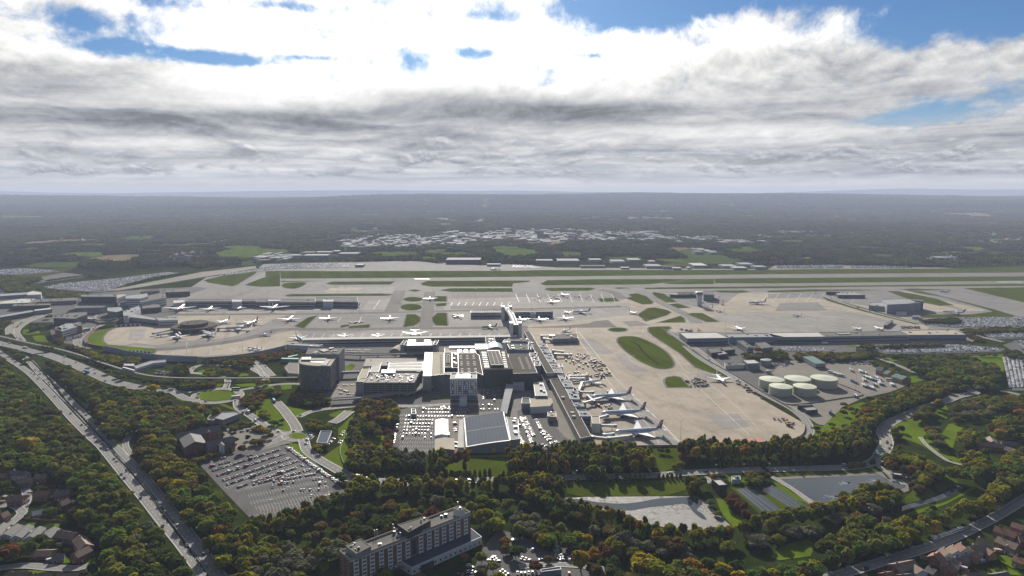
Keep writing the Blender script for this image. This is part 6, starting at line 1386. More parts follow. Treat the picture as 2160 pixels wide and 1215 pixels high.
for lb,tl,q,h,wl,rf,kw in [
 ('pale link block left of the circular satellite','A1',[(1340,625),(1500,620),(1500,595),(1310,600)],12,CLADW,ROOFB,dict(bands=2,units=3)),('long grey covered way climbing to the circular satellite','A1',[(1040,590),(1340,625),(1330,605),(1050,548)],11,CLADG,ROOFB,dict(bands=1,bh=3)),
 ('grey pier block with a short tower behind the covered way','A1',[(1040,585),(1080,585),(1185,520),(1170,500),(1040,545)],16,CLADW,ROOFB,dict(units=4)),('low dark building beside the south pier apron','A1',[(1200,525),(1360,512),(1340,485),(1195,490)],11,CLADD,ROOFG,dict(bands=2)),
 ('far pier, left third with a white box','A1',[(1560,465),(2158,462),(2158,445),(1580,445)],14,CLADG,ROOFG,dict(bands=2,bh=3)),('far pier, middle stretch with dark windows','A2',[(0,468),(500,470),(500,445),(0,442)],14,CLADG,ROOFG,dict(bands=2,bh=3,units=5)),
 ('far pier, right end with blue grey boxes','A2',[(505,462),(860,468),(855,430),(500,430)],14,CLADB,ROOFG,dict(bands=2,bh=3,units=8)),('white box on the front of the far pier near its middle','A2',[(105,462),(205,460),(205,446),(105,446)],16,CLADW,ROOFW,{}),('white box on the far pier beside the blue grey boxes','A2',[(565,465),(650,465),(650,447),(565,447)],16,CLADW,ROOFW,{}),
 ('white box on the far pier beside its left end','A1',[(1955,468),(2040,466),(2035,446),(1955,446)],16,CLADW,ROOFW,{}),('grey box at the left root of the far pier','A1',[(1465,480),(1560,470),(1550,450),(1460,455)],13,CLADW,ROOFW,{}),
 ('long dark office block with six storeys in the south terminal','A1',[(683,425),(980,425),(975,400),(685,405)],30,CLADD,CLADD,dict(bands=6,bh=1.8,units=3)),('pale blue cube block of the south terminal','A1',[(1060,440),(1180,440),(1250,420),(1240,395),(1060,415)],26,CLADW,ROOFB,dict(bands=5,bh=1.4)),
 ('stepped grey block right of the pale blue cube','A1',[(1180,470),(1400,430),(1390,385),(1180,430)],20,CLADW,ROOFG,dict(bands=3,bh=1.4,units=5)),('brown topped block in front of the far apron','A1',[(1180,385),(1345,372),(1340,355),(1185,360)],18,CLADG,ROOFD,dict(bands=3)),('dark flat roofed shed at the far apron edge','A1',[(1380,390),(1600,380),(1580,350),(1370,365)],12,CLADD,ROOFG,dict(units=4)),
 ('low terminal block with cluttered roof between the station and cube','A1',[(640,520),(860,515),(1000,470),(980,445),(660,470)],14,CLADG,ROOFG,dict(units=8)),('green glass box on the ramp of the south terminal','A1',[(905,545),(985,555),(1040,535),(1020,510),(905,515)],16,GREENR,ROOFB,dict(bands=3,bh=1.6)),('long brown building with a black front by the pale road','A1',[(450,605),(630,612),(735,575),(735,550),(560,560),(450,585)],17,CLADD,ROOFG,dict(units=10,bands=3)),
 ('brick ended office with a white core below the black fronted building','A1',[(465,690),(520,715),(690,665),(680,640),(560,650)],14,CLADW,ROOFB,dict(units=6,bands=3)),('rust brick end block of the white cored office','A1',[(652,672),(690,668),(690,650),(650,652)],15,BRICK,ROOFG,{}),('brick block at the left end of the white cored office','A1',[(462,700),(515,718),(520,690),(470,675)],14,BRICK,ROOFG,{}),
 ('station building with a long white roof','A1',[(0,600),(290,550),(270,535),(0,580)],9,CLADD,ROOFB,dict(bands=1)),('second white station roof','A1',[(290,545),(440,528),(430,515),(290,532)],9,CLADG,ROOFW,{}),('flat roofed brown shed above the station','A1',[(100,505),(420,495),(430,478),(120,485)],10,CLADD,ROOFG,dict(units=4)),
 ('gleaming white roofed shed above the station','A1',[(0,485),(240,475),(300,440),(180,440),(0,465)],10,CLADG,ROOFW,dict(units=4)),('white office with stepped floors at the far car parks','A1',[(230,410),(345,405),(350,385),(280,375),(230,390)],17,CLADW,ROOFW,dict(bands=4)),('pale long shed beside the white office','A1',[(0,420),(230,405),(230,385),(0,400)],8,CLADG,ROOFB,{}),
 ('dark deck building in the middle of the south terminal','A1',[(300,470),(640,455),(680,440),(660,430),(310,445)],9,CLADG,ROOFG,dict(units=6,bands=2)),('white roofed annex near the loop ramp','A1',[(740,610),(800,612),(800,600),(742,598)],6,CLADW,ROOFW,{}),('cream strip roof right of the dark office block','A1',[(985,440),(1060,415),(1060,400),(985,405)],18,CLADG,ROOFC,dict(bands=2)),
 ('low block with white band below the pale blue cube','A1',[(1000,500),(1200,470),(1190,455),(1000,480)],12,CLADG,ROOFG,dict(bands=2,units=4)),('small dark shed among tankers left of the rust fence','A1',[(700,700),(760,690),(750,680),(700,685)],5,CLADG,ROOFB,{})]:
    P=[p[:2] for p in TG(tl,q,h)];bld('terminal_pier' if 'pier' in lb else 'terminal_building',lb,P,h,wl,rf,'terminal',seed=len(lb),**kw)
# control tower
c=TG('A3',[(1577,500)])[0];r=thing('control_tower','pale control tower with a wide glazed cab beside the far apron','control tower',c);mb=MB();mb.obox(c[:2],(1,0),11,9,0,27);part('shaft',mb,CLADW,r);mb=MB();mb.cyl(c[0],c[1],27,31,8,10,n=12);part('gallery',mb,CLADG,r);mb=MB();mb.cyl(c[0],c[1],31,35,8,9.5,n=12);part('cab_window',mb,GLASSB,r);mb=MB();mb.cyl(c[0],c[1],35,36,9.8,8,n=12);mb.cyl(c[0],c[1],36,41,.4,n=5);part('cab_roof',mb,CLADW,r)
# cargo sheds, hangar and other blocks on the right
for nm,lb,tl,q,h,wl,rf,cat,kw in [
 ('cargo_shed','cargo shed with bright white ribbed roof at the left end','A3',[(1475,778),(1825,772),(1720,724),(1410,728)],11,CLADB,ROOFW,'cargo shed',dict(bands=1,bh=3,first=1.0)),('cargo_shed','grey roofed cargo shed between the two white ones','A3',[(1828,768),(2158,765),(2300,765),(2160,735),(1800,738)],11,CLADB,ROOFB,'cargo shed',dict(units=8)),
 ('cargo_shed','second cargo shed with a white roof','A4',[(50,766),(480,762),(420,724),(0,728),(10,745)],11,CLADG,ROOFW,'cargo shed',dict(bands=1,bh=5)),('cargo_shed','long brown roofed cargo shed beyond the white ones','A4',[(485,762),(1180,750),(1100,716),(425,724)],11,CLADG,ROOFG,'cargo shed',dict(units=6,bands=2)),
 ('cargo_shed','cream roofed cargo shed at the right end','A4',[(1185,748),(1675,745),(1560,702),(1105,708)],11,CLADB,ROOFC,'cargo shed',dict(units=5,bands=1,bh=3)),('cargo_shed','bright white roof patch on the long brown shed','A4',[(590,738),(690,738),(680,726),(585,727)],12,ROOFW,ROOFW,'roof block',{}),
 ('hangar','large pale hangar with stepped white roofs','A4',[(1005,492),(1180,484),(1250,474),(1140,440),(960,448)],21,CLADG,ROOFB,'hangar',dict(units=0)),('hangar_annex','right wing of the pale hangar','A4',[(1185,484),(1290,474),(1240,444),(1150,442)],20,CLADB,ROOFC,'hangar',{}),('hangar_annex','low pale wing on the left of the hangar','A4',[(850,496),(1000,510),(960,470),(860,475)],11,CLADG,ROOFB,'hangar',dict(units=2)),
 ('hangar_annex','dark lean-to behind the hangar','A4',[(1240,460),(1310,465),(1300,448),(1190,438)],22,CLADD,CLADD,'hangar',{}),('flat_shed','wide flat grey roof near the northern runway','A4',[(590,410),(820,410),(720,383),(570,392)],8,CLADD,ROOFB,'shed',dict(units=3)),('flat_shed','small dark shed near the northern runway','A4',[(490,382),(605,385),(600,372),(495,370)],8,CLADD,ROOFG,'shed',{}),
 ('flat_shed','low white huts in front of the hangar','A4',[(1080,560),(1170,565),(1170,550),(1080,548)],5,CLADW,ROOFW,'shed',{}),('flat_shed','pale cabin on the grass right of the hangar huts','A4',[(1215,592),(1275,592),(1275,582),(1220,582)],5,CLADW,ROOFB,'shed',{}),('flat_shed','grey L-shaped blast shelter on the cargo apron','A4',[(975,668),(1000,665),(1055,625),(1035,622)],6,CLADD,CLADG,'shelter',{}),
 ('fire_station','green glass block behind the control tower','A3',[(1615,405),(1705,410),(1705,380),(1615,375)],16,GREENR,ROOFG,'building',dict(bands=3)),('fire_station','brown flat building left of the control tower','A3',[(1400,408),(1550,405),(1530,385),(1390,388)],8,CLADD,ROOFD,'building',dict(units=3)),('fire_station','dark sheds left of the brown flat building','A3',[(1330,405),(1395,408),(1400,390),(1330,388)],8,CLADD,CLADD,'building',{}),
 ('white_store','white flat roofed store in front of the tanks','A3',[(1985,990),(2090,985),(2040,955),(1940,958)],10,GREENR,ROOFW,'store',dict(bands=0)),('white_store','low grey store left of the white flat roofed one','A3',[(1800,1005),(1960,1000),(1950,975),(1790,980)],6,CLADW,ROOFG,'store',dict(units=3)),('forecourt_canopy','flat grey canopy in the yard, left one','A3',[(1680,900),(1770,890),(1730,855),(1640,860)],7,CLADD,ROOFG,'canopy',{}),
 ('forecourt_canopy','flat grey canopy in the yard, right one','A3',[(1790,880),(1880,870),(1830,840),(1760,850)],7,CLADD,ROOFG,'canopy',{}),('forecourt_canopy','small pale canopy below the two grey ones','A3',[(1740,915),(1820,905),(1780,880),(1720,885)],6,CLADD,ROOFB,'canopy',{}),
 ('flat_office','two storey office with a roof terrace right of the yard canopies','A3',[(1985,855),(2035,850),(1940,790),(1895,795)],11,CLADB,ROOFG,'office',dict(bands=2,units=3)),('flat_office','long grey hutted office beside the yard trees','A3',[(2110,860),(2200,850),(2130,805),(2050,812)],8,CLADG,ROOFG,'office',dict(bands=2)),
 ('long_shed','pale green roofed long shed above the tanks','B4',[(400,270),(488,265),(380,205),(292,210)],8,CLADG,GREENR,'shed',dict(par=0,bands=1)),('toilet_block','little grey roofed building near the tank farm corner','B4',[(330,665),(420,660),(385,630),(290,640)],5,CLADD,ROOFB,'building',dict(units=0)),('toilet_block','flat canopy behind the little grey roofed building','B4',[(250,625),(380,622),(350,606),(250,608)],5,CLADD,ROOFG,'canopy',{}),
 ('pump_house','flat roofed pump house on stilts beside the lagoon','C3',[(1745,455),(1815,450),(1755,400),(1685,405)],8,CLADD,ROOFW,'pump house',dict(bands=1,bh=2.5)),('sub_station','small white box with a slatted roof by the filter beds','C3',[(1855,405),(1930,405),(1920,375),(1850,378)],4,CLADW,ROOFW,'building',dict(units=3)),
 ('works_shed','white works shed beside the pond','C4',[(1050,360),(1130,372),(1125,350),(1050,340)],4,CLADD,ROOFW,'shed',{}),('works_shed','tilted pale hut beside the pond works','C4',[(1190,392),(1240,390),(1225,372),(1175,372)],3,CLADD,ROOFB,'shed',{}),('works_shed','green hut among the trees above the pond works','C4',[(1140,305),(1220,310),(1200,285),(1130,280)],4,CLADG,GREENR,'shed',{}),
 ('flyover_shop','white station building under the monorail','A1',[(1150,1030),(1290,985),(1400,975),(1395,955),(1270,965),(1130,1010)],6,CLADW,ROOFB,'building',dict(bands=1)),('low_store','white pod store beside the monorail car park','A1',[(1040,1005),(1140,1010),(1130,985),(1050,985)],5,CLADG,ROOFW,'building',{}),
 ('site_shelter','green covered shelter left of the dark hotel, long one','S1',[(105,540),(390,545),(400,520),(120,515)],6,GREENM,GREENM,'shelter',{}),('site_shelter','green covered shelter left of the dark hotel, slanting one','S1',[(220,515),(390,475),(380,460),(225,490)],6,GREENM,GREENM,'shelter',{}),('deck_building','curved low deck with parked vans left of the dark hotel','S1',[(160,685),(230,780),(400,790),(405,600),(250,600)],7,CLADG,LOTP,'car park building',{}),
 ('hotel_kiosk','long flat white roofed hut in the hotel car park','C3',[(245,1185),(415,1165),(405,1140),(240,1165)],4,CLADG,ROOFB,'building',{}),('pub','pale flat roof of the roadside pub, left part','B1',[(1725,740),(1790,750),(1870,725),(1780,695)],5,CLADG,ROOFC,'pub',{}),('pub','pale flat roof of the roadside pub, right part','B1',[(1810,730),(1880,745),(2025,690),(1990,675),(1870,680)],6,CLADG,ROOFB,'pub',dict(units=0))]:
    P=[p[:2] for p in TG(tl,q,h)];bld(nm,lb,P,h,wl,rf,cat,seed=len(lb)+3,**kw)
# tanks
for i,(x,y,rx,h,lb) in enumerate([(472,386,107,12.5,'right hand large tank'),(248,390,105,12,'middle large tank of the back row'),(30,396,100,12,'left large tank of the back row'),(108,456,93,12,'left tank of the front row'),(310,456,93,12,'right tank of the front row')]):
    c=TG('B4',[(x,y)],h)[0];R_=abs(TG('B4',[(x+rx,y)],h)[0][0]-c[0]);r=thing('storage_tank','pale olive storage tank with a shallow cone top, %s' % lb,'storage tank',(c[0],c[1],0),0,'storage tanks')
    mb=MB();mb.cyl(c[0],c[1],0,h,R_,n=48,cap=False);part('shell',mb,TANK,r);mb=MB();mb.cyl(c[0],c[1],h,h+1.4,R_*1.0,.6,n=48);part('roof',mb,TANKT,r)
    mb=MB();mb.cyl(c[0],c[1],h*.72,h*.72+.25,R_+.25,n=48,cap=False);mb.cyl(c[0],c[1],h-.15,h+.15,R_+.2,n=48,cap=False);part('stiffening_ring',mb,TANK,r);mb=MB();
    for k in range(12): a=3.6+k*.1;mb.obox((c[0]+math.cos(a)*(R_+.5),c[1]+math.sin(a)*(R_+.5)),(-math.sin(a),math.cos(a)),R_*.12,.9,h*k/12,h*k/12+.2)
    part('stair',mb,METAL,r)
for i,(t,x,y,rx,h) in enumerate([('A3',2135,955,40,9),('B4',-2,232,32,8),('B4',5,325,22,5)]):
    c=TG(t,[(x,y)],h)[0];R_=abs(TG(t,[(x+rx,y)],h)[0][0]-c[0]);mb=MB();mb.cyl(c[0],c[1],0,h,R_,n=28,cap=False);mb.cyl(c[0],c[1],h,h+.8,R_,.5,n=28);single('storage_tank',mb,CLADG,'small grey tank, %s behind the olive tanks' % ORD[i],'storage tank')
# green hipped offices
for i,(a,b) in enumerate([((925,292),(975,300)),((1005,322),(1040,332)),((1080,350),(1170,378))]):
    house('hipped_office','tan brick office with blue green roof, %s from the left in its row' % ORD[i],'B4',a,b,17,7,4,BRICKT,GREENR,'office',0,'green roofed offices by the coach yard',3)
# inn
for lb,a,b,w in [('long wing of the brick inn furthest from the car park',(1480,858),(1850,785),13),('gabled central hall of the brick inn',(1600,855),(1645,925),22),('long wing of the brick inn beside the car park',(1735,925),(1965,878),13)]:
    house('brick_inn',lb,'B1',a,b,w,9,4.5,BRICK,TILEG,'inn',0,'wings of the brick inn',9 if w==13 else 4,3)
for lb,a,b in [('white gabled bay on the far wing of the inn',(1752,815),(1758,832)),('white gabled bay on the near wing of the inn',(1862,925),(1868,945))]: house('entrance_bay',lb,'B1',a,b,5,9.5,2,WHITE,TILEG,'inn',0,None,1,3,False)
# ---- brick hotel in the foreground
HH=23.;P=rect3('C2',(790,1082),(1808,685),(716,1008),HH);r=bld('brick_hotel','long red brown brick hotel slab with stacked white window bays',P,HH,BRICK,ROOFG,'hotel',par=1.3,cap=ROOFC)
E_=sorted(edges(P),key=lambda e: -(e[1]-e[0]).length);a,b,u,n=E_[0];L=(b-a).length;flip=(a-Vector(P[0])).length > 2
bays=[.045,.105,.165,.235,.305,.375,.445,.555,.625,.690,.755,.820,.885,.955]
if flip: bays=[1-x for x in bays]
zs=[5.2+2.95*k for k in range(6)]
for t_ in bays: mb=MB();mb.obox(a+u*(L*t_)+n*.02,u,4.1,.3,5.0,22.3);part('bay_panel',mb,WHITE,r)
windows(r,a,b,n,bays,zs,3.2,1.5,(WHITE,GLASS),cap=100,frame=.18,out=.28)
mb=MB();strip_on(mb,a,b,n,3.0,4.9,.10,0,.2);part('white_band',mb,WHITE,r)
mb=MB()
for i in range(26): mb.obox(a+u*(L*(i+.5)/26)+n*.1,u,1.8,.3,3.3,4.5)
tagged(part('ground_window',mb,GLASS,r))
mb=MB();strip_on(mb,a,b,n,21.4,22.3,.14,0,.0);part('cornice',mb,WHITE,r)
q=a+u*(L*((.50) if not flip else .50));mb=MB();mb.obox(q+n*.15,u,2.6,.4,8,19);part('banner',mb,NAVY,r)
if len(E_) > 1:
    a2,b2,u2,n2=E_[1];windows(r,a2,b2,n2,[.25,.75],zs,2.0,1.6,(WHITE,GLASS),cap=14);mb=MB();strip_on(mb,a2,b2,n2,3.0,4.9,.10,0,.2);part('white_band',mb,WHITE,r)
for q_,z_,m_ in [([(755,962),(845,1030),(970,968),(880,905)],27.5,CLADG),([(1192,785),(1285,848),(1472,748),(1418,716),(1310,750)],28.5,CLADD),([(1662,648),(1712,668),(1765,652),(1715,622)],28.5,WHITE)]:
    PP=box_on(r,'C2',q_,HH,z_,m_);mb=MB();ring(mb,PP,z_-.1,z_+.5,.3);part('plant_parapet',mb,ROOFC,r);mb=MB();mb.prism(grow(PP,-.5),z_,z_+.12);part('plant_roof',mb,ROOFG,r);roof_units(r,grow(PP,1),z_,4,int(z_),size=(.8,2.2))
roof_units(r,P,HH,12,77,size=(.8,3))
for q_ in [(1000,850),(1020,845),(1155,800),(1165,830),(1700,610),(1215,870),(820,975)]:
    c=TG('C2',[q_],HH+3)[0];mb=MB();mb.tube((c[0],c[1],HH),(c[0],c[1],HH+5.5),.12);mb.box(c[0]-.3,c[1]-.3,HH+3.4,c[0]+.3,c[1]+.3,HH+5.2);part('aerial',mb,METAL,r)
P=[p[:2] for p in TG('C2',[(1215,1092),(1312,1148),(1902,888),(1815,818)],6)];r=bld('hotel_podium','low white walled wing with dark roof in front of the brick hotel',P,6,WHITE,SOLAR,'hotel wing',cap=WHITE,par=.5)
for (a,b,u,n) in edges(P): L=(b-a).length;m_=int(L/4.6);windows(r,a,b,n,[(i+.5)/m_ for i in range(m_)],[1.6],1.6,1.9,(WHITE,GLASS),cap=40)
P=[p[:2] for p in TG('C2',[(1395,1130),(1500,1085),(1475,1065),(1370,1108)],5)];bld('entrance_porch','dark entrance porch of the white walled wing',P,4.5,CLADD,CLADD,'porch')
# ---- houses
HB=[('white fronted semi with a grey roof by the wood',(95,325),(230,332),8,TILEG,WHITE),('dark roofed house on the corner of the lane',(160,395),(275,385),8,TILE,BRICK),('brown roofed house with a white lean-to',(290,365),(390,350),8,TILE,BRICK),('brick house at the picture edge by the lane',(-20,350),(60,350),8,TILE,BRICK),
 ('large dark brick house beside the close',(75,545),(205,535),9,TILE,BRICK),('hidden brown roofed house under the trees',(300,500),(415,495),9,TILER,BRICK),('house with a pale extension facing the garden',(455,505),(585,485),8,TILEG,BRICK),('tall thin roofed house among the trees',(500,590),(575,560),8,TILE,BRICK),('long white roofed garage block in the close',(272,672),(380,650),7,ROOFW,CLADG),
 ('corner house with a pale gable',(0,690),(60,665),8,TILE,BRICK),('first bungalow with a cream carport',(30,765),(-50,850),9,TILEG,WHITE),('second bungalow with a long cream carport',(145,775),(40,860),9,TILEG,WHITE),('third bungalow with a white porch',(235,780),(130,875),9,TILEG,WHITE),('fourth bungalow with blue shed',(335,795),(250,880),9,TILEG,WHITE),('fifth bungalow beside the hedge',(455,800),(375,875),9,TILEG,BRICK),
 ('low hipped house with a brown roof',(490,830),(650,850),10,TILE,BRICK),('detached house with an orange brown roof',(665,870),(725,945),10,TILE,BRICK),('brick house with white windows at the end of the close',(620,1020),(745,960),9,TILE,BRICK),('brick semi with two white garage doors',(280,1000),(450,995),10,TILE,BRICK),('grey roofed garage between two brick houses',(440,1045),(540,1025),7,TILEG,CLADG),
 ('left brown roof at the bottom edge',(70,1195),(240,1180),10,TILE,BRICK),('middle brown roof at the bottom edge',(270,1200),(440,1190),10,TILE,BRICK),('right brown roof at the bottom edge',(490,1195),(670,1185),10,TILE,BRICK)]
for lb,a,b,w,rm,wl in HB:
    bung='bungalow' in lb or 'garage' in lb;house('bungalow' if bung else 'house',lb,'C1',a,b,w,2.8 if bung else 5.2,2.2 if bung else 3,wl,rm,'house',0 if bung else 1,'houses left of the main road',3 if not bung else 2,1 if bung else 2)
HB2=[('small flat roofed garage behind the gabled semis',(1450,1090),(1500,1075),6),('brown roof beside the orange tree',(1350,1130),(1420,1165),8),('narrow house behind the white gable',(1850,980),(1900,1010),7),('back extension with a pale roof',(1560,1060),(1620,1085),5),('second back extension with a pale roof',(1640,1040),(1700,1065),5),('third back extension near the conservatory',(1720,1010),(1780,1035),5),('dark house by the yellow car',(1240,1120),(1300,1165),9),('corner house below the house with roof windows',(1120,1205),(1210,1195),9),
 ('house beyond the long terrace',(2060,760),(2160,790),9),('low garage court by the terrace',(2000,960),(2080,985),6),('brown roof at the lower right corner',(1900,1200),(2020,1180),9),('house among the lower gardens',(2080,1040),(2170,1075),8)]
for i,(lb,a,b,w) in enumerate(HB2): house('house',lb,'C4',a,b,w,4.6 if i not in (0,9) else 2.6,2.6,[WHITE,BRICK,BRICKT][i % 3],[TILE,TILEG,TILER][i % 3],'house',i % 2,'houses along the shaded street',2,2)
HD=[('C1',20,600),('C1',45,560),('C1',230,545),('C1',255,520),('C1',210,600),('C1',620,600),('C1',410,560),('C1',120,345),('C1',200,350),('C1',330,420),('C1',30,800),('C1',90,830),('C1',250,860),('C1',600,920),('C1',500,960),('C1',420,1090),('C1',640,1100),('C4',1480,1160),('C4',1590,1130),('C4',1660,1100),('C4',1750,1080),('C4',1800,1100),('C4',1850,1060),('C4',1940,1010),('C4',2090,960),('C4',1400,1190),('C4',1650,1160),('C4',1960,920),('C4',1310,1070)]
for i,(t,x,y) in enumerate(HD):
    q=G(*T(t,[(x,y)])[0]);mb=MB();a_=(1,random.uniform(-.6,.6));mb.obox(q[:2],a_,random.uniform(3,6),random.uniform(2.2,3.6),0,2.1);mb.obox(q[:2],a_,4.4,2.6,2.0,2.35,1);single('garden_shed',mb,[random.choice([CLADW,BRICKT,CLADG]),random.choice([ROOFW,ROOFB,TILEG])],'small garden building, %s counted through the back gardens' % ordn(i),'shed')
HC=[('gabled semi nearest the rust red tree',(1400,1040),(1440,1010),9),('first of three pale gabled semis',(1470,975),(1530,1020),9),('second of three pale gabled semis',(1545,955),(1600,1000),9),('third of three pale gabled semis',(1612,935),(1670,980),9),('white gabled house among the semis',(1760,890),(1860,915),10),('brown roofed house right of the white gable',(1700,960),(1860,940),9),('long terrace with a tall end gable',(1920,790),(2100,850),9),('lower brown roofed terrace behind the dark hedge',(1940,880),(2110,950),9),
 ('house with two roof windows on the shaded street',(1060,1115),(1230,1080),11),('brown roofed house left of the one with roof windows',(975,1190),(1050,1175),10),('house at the picture edge above the terrace',(2110,870),(2200,880),9),('dark roofed house among the back gardens',(1670,1180),(1800,1190),9),('small brown roof between two gardens',(1500,1130),(1560,1120),8)]
for i,(lb,a,b,w) in enumerate(HC): house('house',lb,'C4',a,b,w,5.2,3.2,WHITE if 'pale' in lb or 'white' in lb else BRICK,TILE if i % 3 else TILER,'house',1,'houses along the shaded street',3,2)
for i,(lb,a,b,w) in enumerate([('long dark roofed house at the meadow edge',(1740,925),(1990,945),9),('steep dark roofed cottage under the trees',(1870,880),(1900,920),10),('long house with a grey flat extension',(1970,915),(2090,930),9),('pale roofed barn beside the dark houses',(2010,965),(2090,990),8)]): house('house',lb,'B4',a,b,w,4,3,BRICK,TILE if i < 2 else TILEG,'house',1 if i < 2 else 0,'houses at the meadow edge',3,1)
# ---- elevated ways
def viaduct(name,label,tile,pts,w,z,cat,deckm=CONCR,top=None,th=1.0,step=24,zs=None,par=True):
    P=[G(*q,z)[:2] for q in smooth_open(T(tile,pts),6)];P=resample(P,6);c=P[len(P)//2];r=thing(name,label,cat,(c.x,c.y,0));mb=MB();A,B=offs(P,w/2),offs(P,-w/2);n=len(P)
    Z=[z if zs is None else zs[0]+(zs[1]-zs[0])*i/(n-1) for i in range(n)]
    for i in range(n-1):
        q=[(A[i],Z[i]),(A[i+1],Z[i+1]),(B[i+1],Z[i+1]),(B[i],Z[i])]
        mb.face([(p.x,p.y,zz_) for p,zz_ in q][::-1],1);mb.face([(A[i].x,A[i].y,Z[i]-th),(A[i+1].x,A[i+1].y,Z[i+1]-th),(A[i+1].x,A[i+1].y,Z[i+1]+.9*par),(A[i].x,A[i].y,Z[i]+.9*par)]);mb.face([(B[i].x,B[i].y,Z[i]-th),(B[i+1].x,B[i+1].y,Z[i+1]-th),(B[i+1].x,B[i+1].y,Z[i+1]+.9*par),(B[i].x,B[i].y,Z[i]+.9*par)]);mb.face([(A[i].x,A[i].y,Z[i]-th),(A[i+1].x,A[i+1].y,Z[i+1]-th),(B[i+1].x,B[i+1].y,Z[i+1]-th),(B[i].x,B[i].y,Z[i]-th)])
    part('deck',mb,[deckm,top or ROAD],r);acc=0
    for i in range(1,n-1):
        acc +=(P[i]-P[i-1]).length
        if acc > step and Z[i] > 2.5: acc=0;mb=MB();mb.cyl(P[i].x,P[i].y,0,Z[i]-th+.05,min(.9,w*.2),n=8);part('pillar',mb,CONCR,r)
    return P
viaduct('monorail_track','long elevated monorail track on concrete pillars','B1',[(-60,25),(0,35),(260,95),(520,150),(720,208),(860,258),(1030,312),(1150,345),(1300,372),(1500,385),(1800,388),(2158,386),(2520,382)],4.2,5.5,'monorail',par=False,top=ROADP,th=1.3)
viaduct('elevated_road','curving elevated road below the multi storey car park','B2',[(650,568),(800,560),(900,550),(1100,525),(1280,500),(1400,475),(1500,450),(1545,435)],9,6,'elevated road')
viaduct('elevated_road','inner curve of the elevated road up to the terminal','B2',[(1250,515),(1350,485),(1400,450),(1412,400),(1415,360)],8,8,'elevated road',zs=(6,10))
viaduct('elevated_road','elevated road passing behind the dark hotel','B2',[(740,185),(900,192),(1100,188),(1300,182),(1420,172)],10,7,'elevated road')
viaduct('elevated_road','ramp looping in front of the south terminal','A1',[(830,575),(800,595),(830,615),(900,618),(980,605),(1040,600),(1180,620),(1330,640)],8,6,'elevated road')
viaduct('flyover','bridge deck carrying the spur road over the main road','B1',[(60,112),(150,132),(250,158),(340,182)],21,1.9,'bridge',th=1.8)
# monorail trains
for lb,pts in [('white monorail train stopped by the monorail car park',[(1035,305),(1085,318),(1135,332)])]:
    P=[Vector(G(*q,7)[:2]) for q in T('B1',pts)];r=thing('monorail_train',lb,'train',(P[1].x,P[1].y,6))
    for i in range(2): u=P[i+1]-P[i];mb=MB();mb.obox((P[i]+P[i+1])/2,u,u.length*.96,2.9,5.7,8.7);c_=part('carriage',mb,WHITE,r);mb=MB();mb.obox((P[i]+P[i+1])/2,u,u.length*.9,2.96,7.1,8.0);part('window_band',mb,GLASS,r)
# ---- blast walls, fences and barriers
def wallrun(name,label,tile,pts,h,th,mats,cat,stripe=0,z=0,base=True):
    P=[Vector(G(*q,0 if base else h)[:2]) for q in smooth_open(T(tile,pts),5)];mb=MB();Q=resample(P,stripe or 8)
    for i in range(len(Q)-1): u=Q[i+1]-Q[i];mb.obox((Q[i]+Q[i+1])/2,u,u.length,th,z,h,i % 2 if stripe else 0)
    return single(name,mb,mats,label,cat)
wallrun('blast_wall','tall blue grey blast wall curving below the left apron','A1',[(880,880),(1000,905),(1100,930),(1300,955),(1500,970),(1700,975)],10,.6,[SCREEN],'wall')
wallrun('blast_wall','pale far stretch of the blast wall towards the dark hotel','A2',[(-455,975),(-200,955),(0,925),(200,880),(260,862)],8,.6,[SCREEN],'wall')
wallrun('perimeter_wall','rust red wall round the left end of the apron','A1',[(870,860),(780,845),(725,835),(715,805),(760,750),(830,700),(950,675)],4.5,.5,[RUSTW],'wall')
wallrun('noise_barrier','rust and white striped barrier left of the circular satellite','A1',[(950,680),(1080,672),(1205,668)],4,.4,[RUSTW,WHITE],'barrier',4.5)
wallrun('noise_barrier','red and white striped barrier at the edge of the blast wall','A1',[(1055,890),(1170,897),(1290,905)],4,.4,[RUSTW,WHITE],'barrier',4)
Q=resample([Vector(G(*q)[:2]) for q in T('B3',[(1450,938),(1700,934),(2110,922)])],3.1);mb=MB()
for i in range(len(Q)-1):
    if i % 3 < 2: u=Q[i+1]-Q[i];mb.obox((Q[i]+Q[i+1])/2,u,u.length,12,.5,1.1)
single('noise_barrier',mb,[REDP],'row of low red panels at the bottom of the wide apron','barrier')  # barrier panels laid flat, shaped so their faces catch the sun
wallrun('perimeter_fence','white concrete fence round the corner of the wide apron','B4',[(-900,-30),(-560,215),(-300,360),(-20,530),(170,640),(250,710),(305,790),(305,850),(270,890),(200,920)],2.4,.35,[CONCR],'fence')
wallrun('retaining_wall','low brick retaining wall by the bungalow close','C1',[(190,735),(340,745),(480,755)],1.6,.3,[BRICK],'wall')
wallrun('bund_wall','concrete bund wall round the olive tanks','B4',[(0,530),(120,600),(200,620),(380,600),(640,560),(800,530),(590,440)],1.5,.4,[CONCR],'wall')
wallrun('boundary_fence','thin grey fence on the green verge by the dark trees','B2',[(840,745),(780,850),(735,930),(710,1020),(735,1110),(765,1160)],2.2,.12,[CLADG],'fence')
wallrun('perimeter_fence','long fence along the top of the tree wall','B3',[(1040,972),(1300,968),(1640,962),(1900,955),(2158,940)],2.2,.12,[CLADG],'fence')
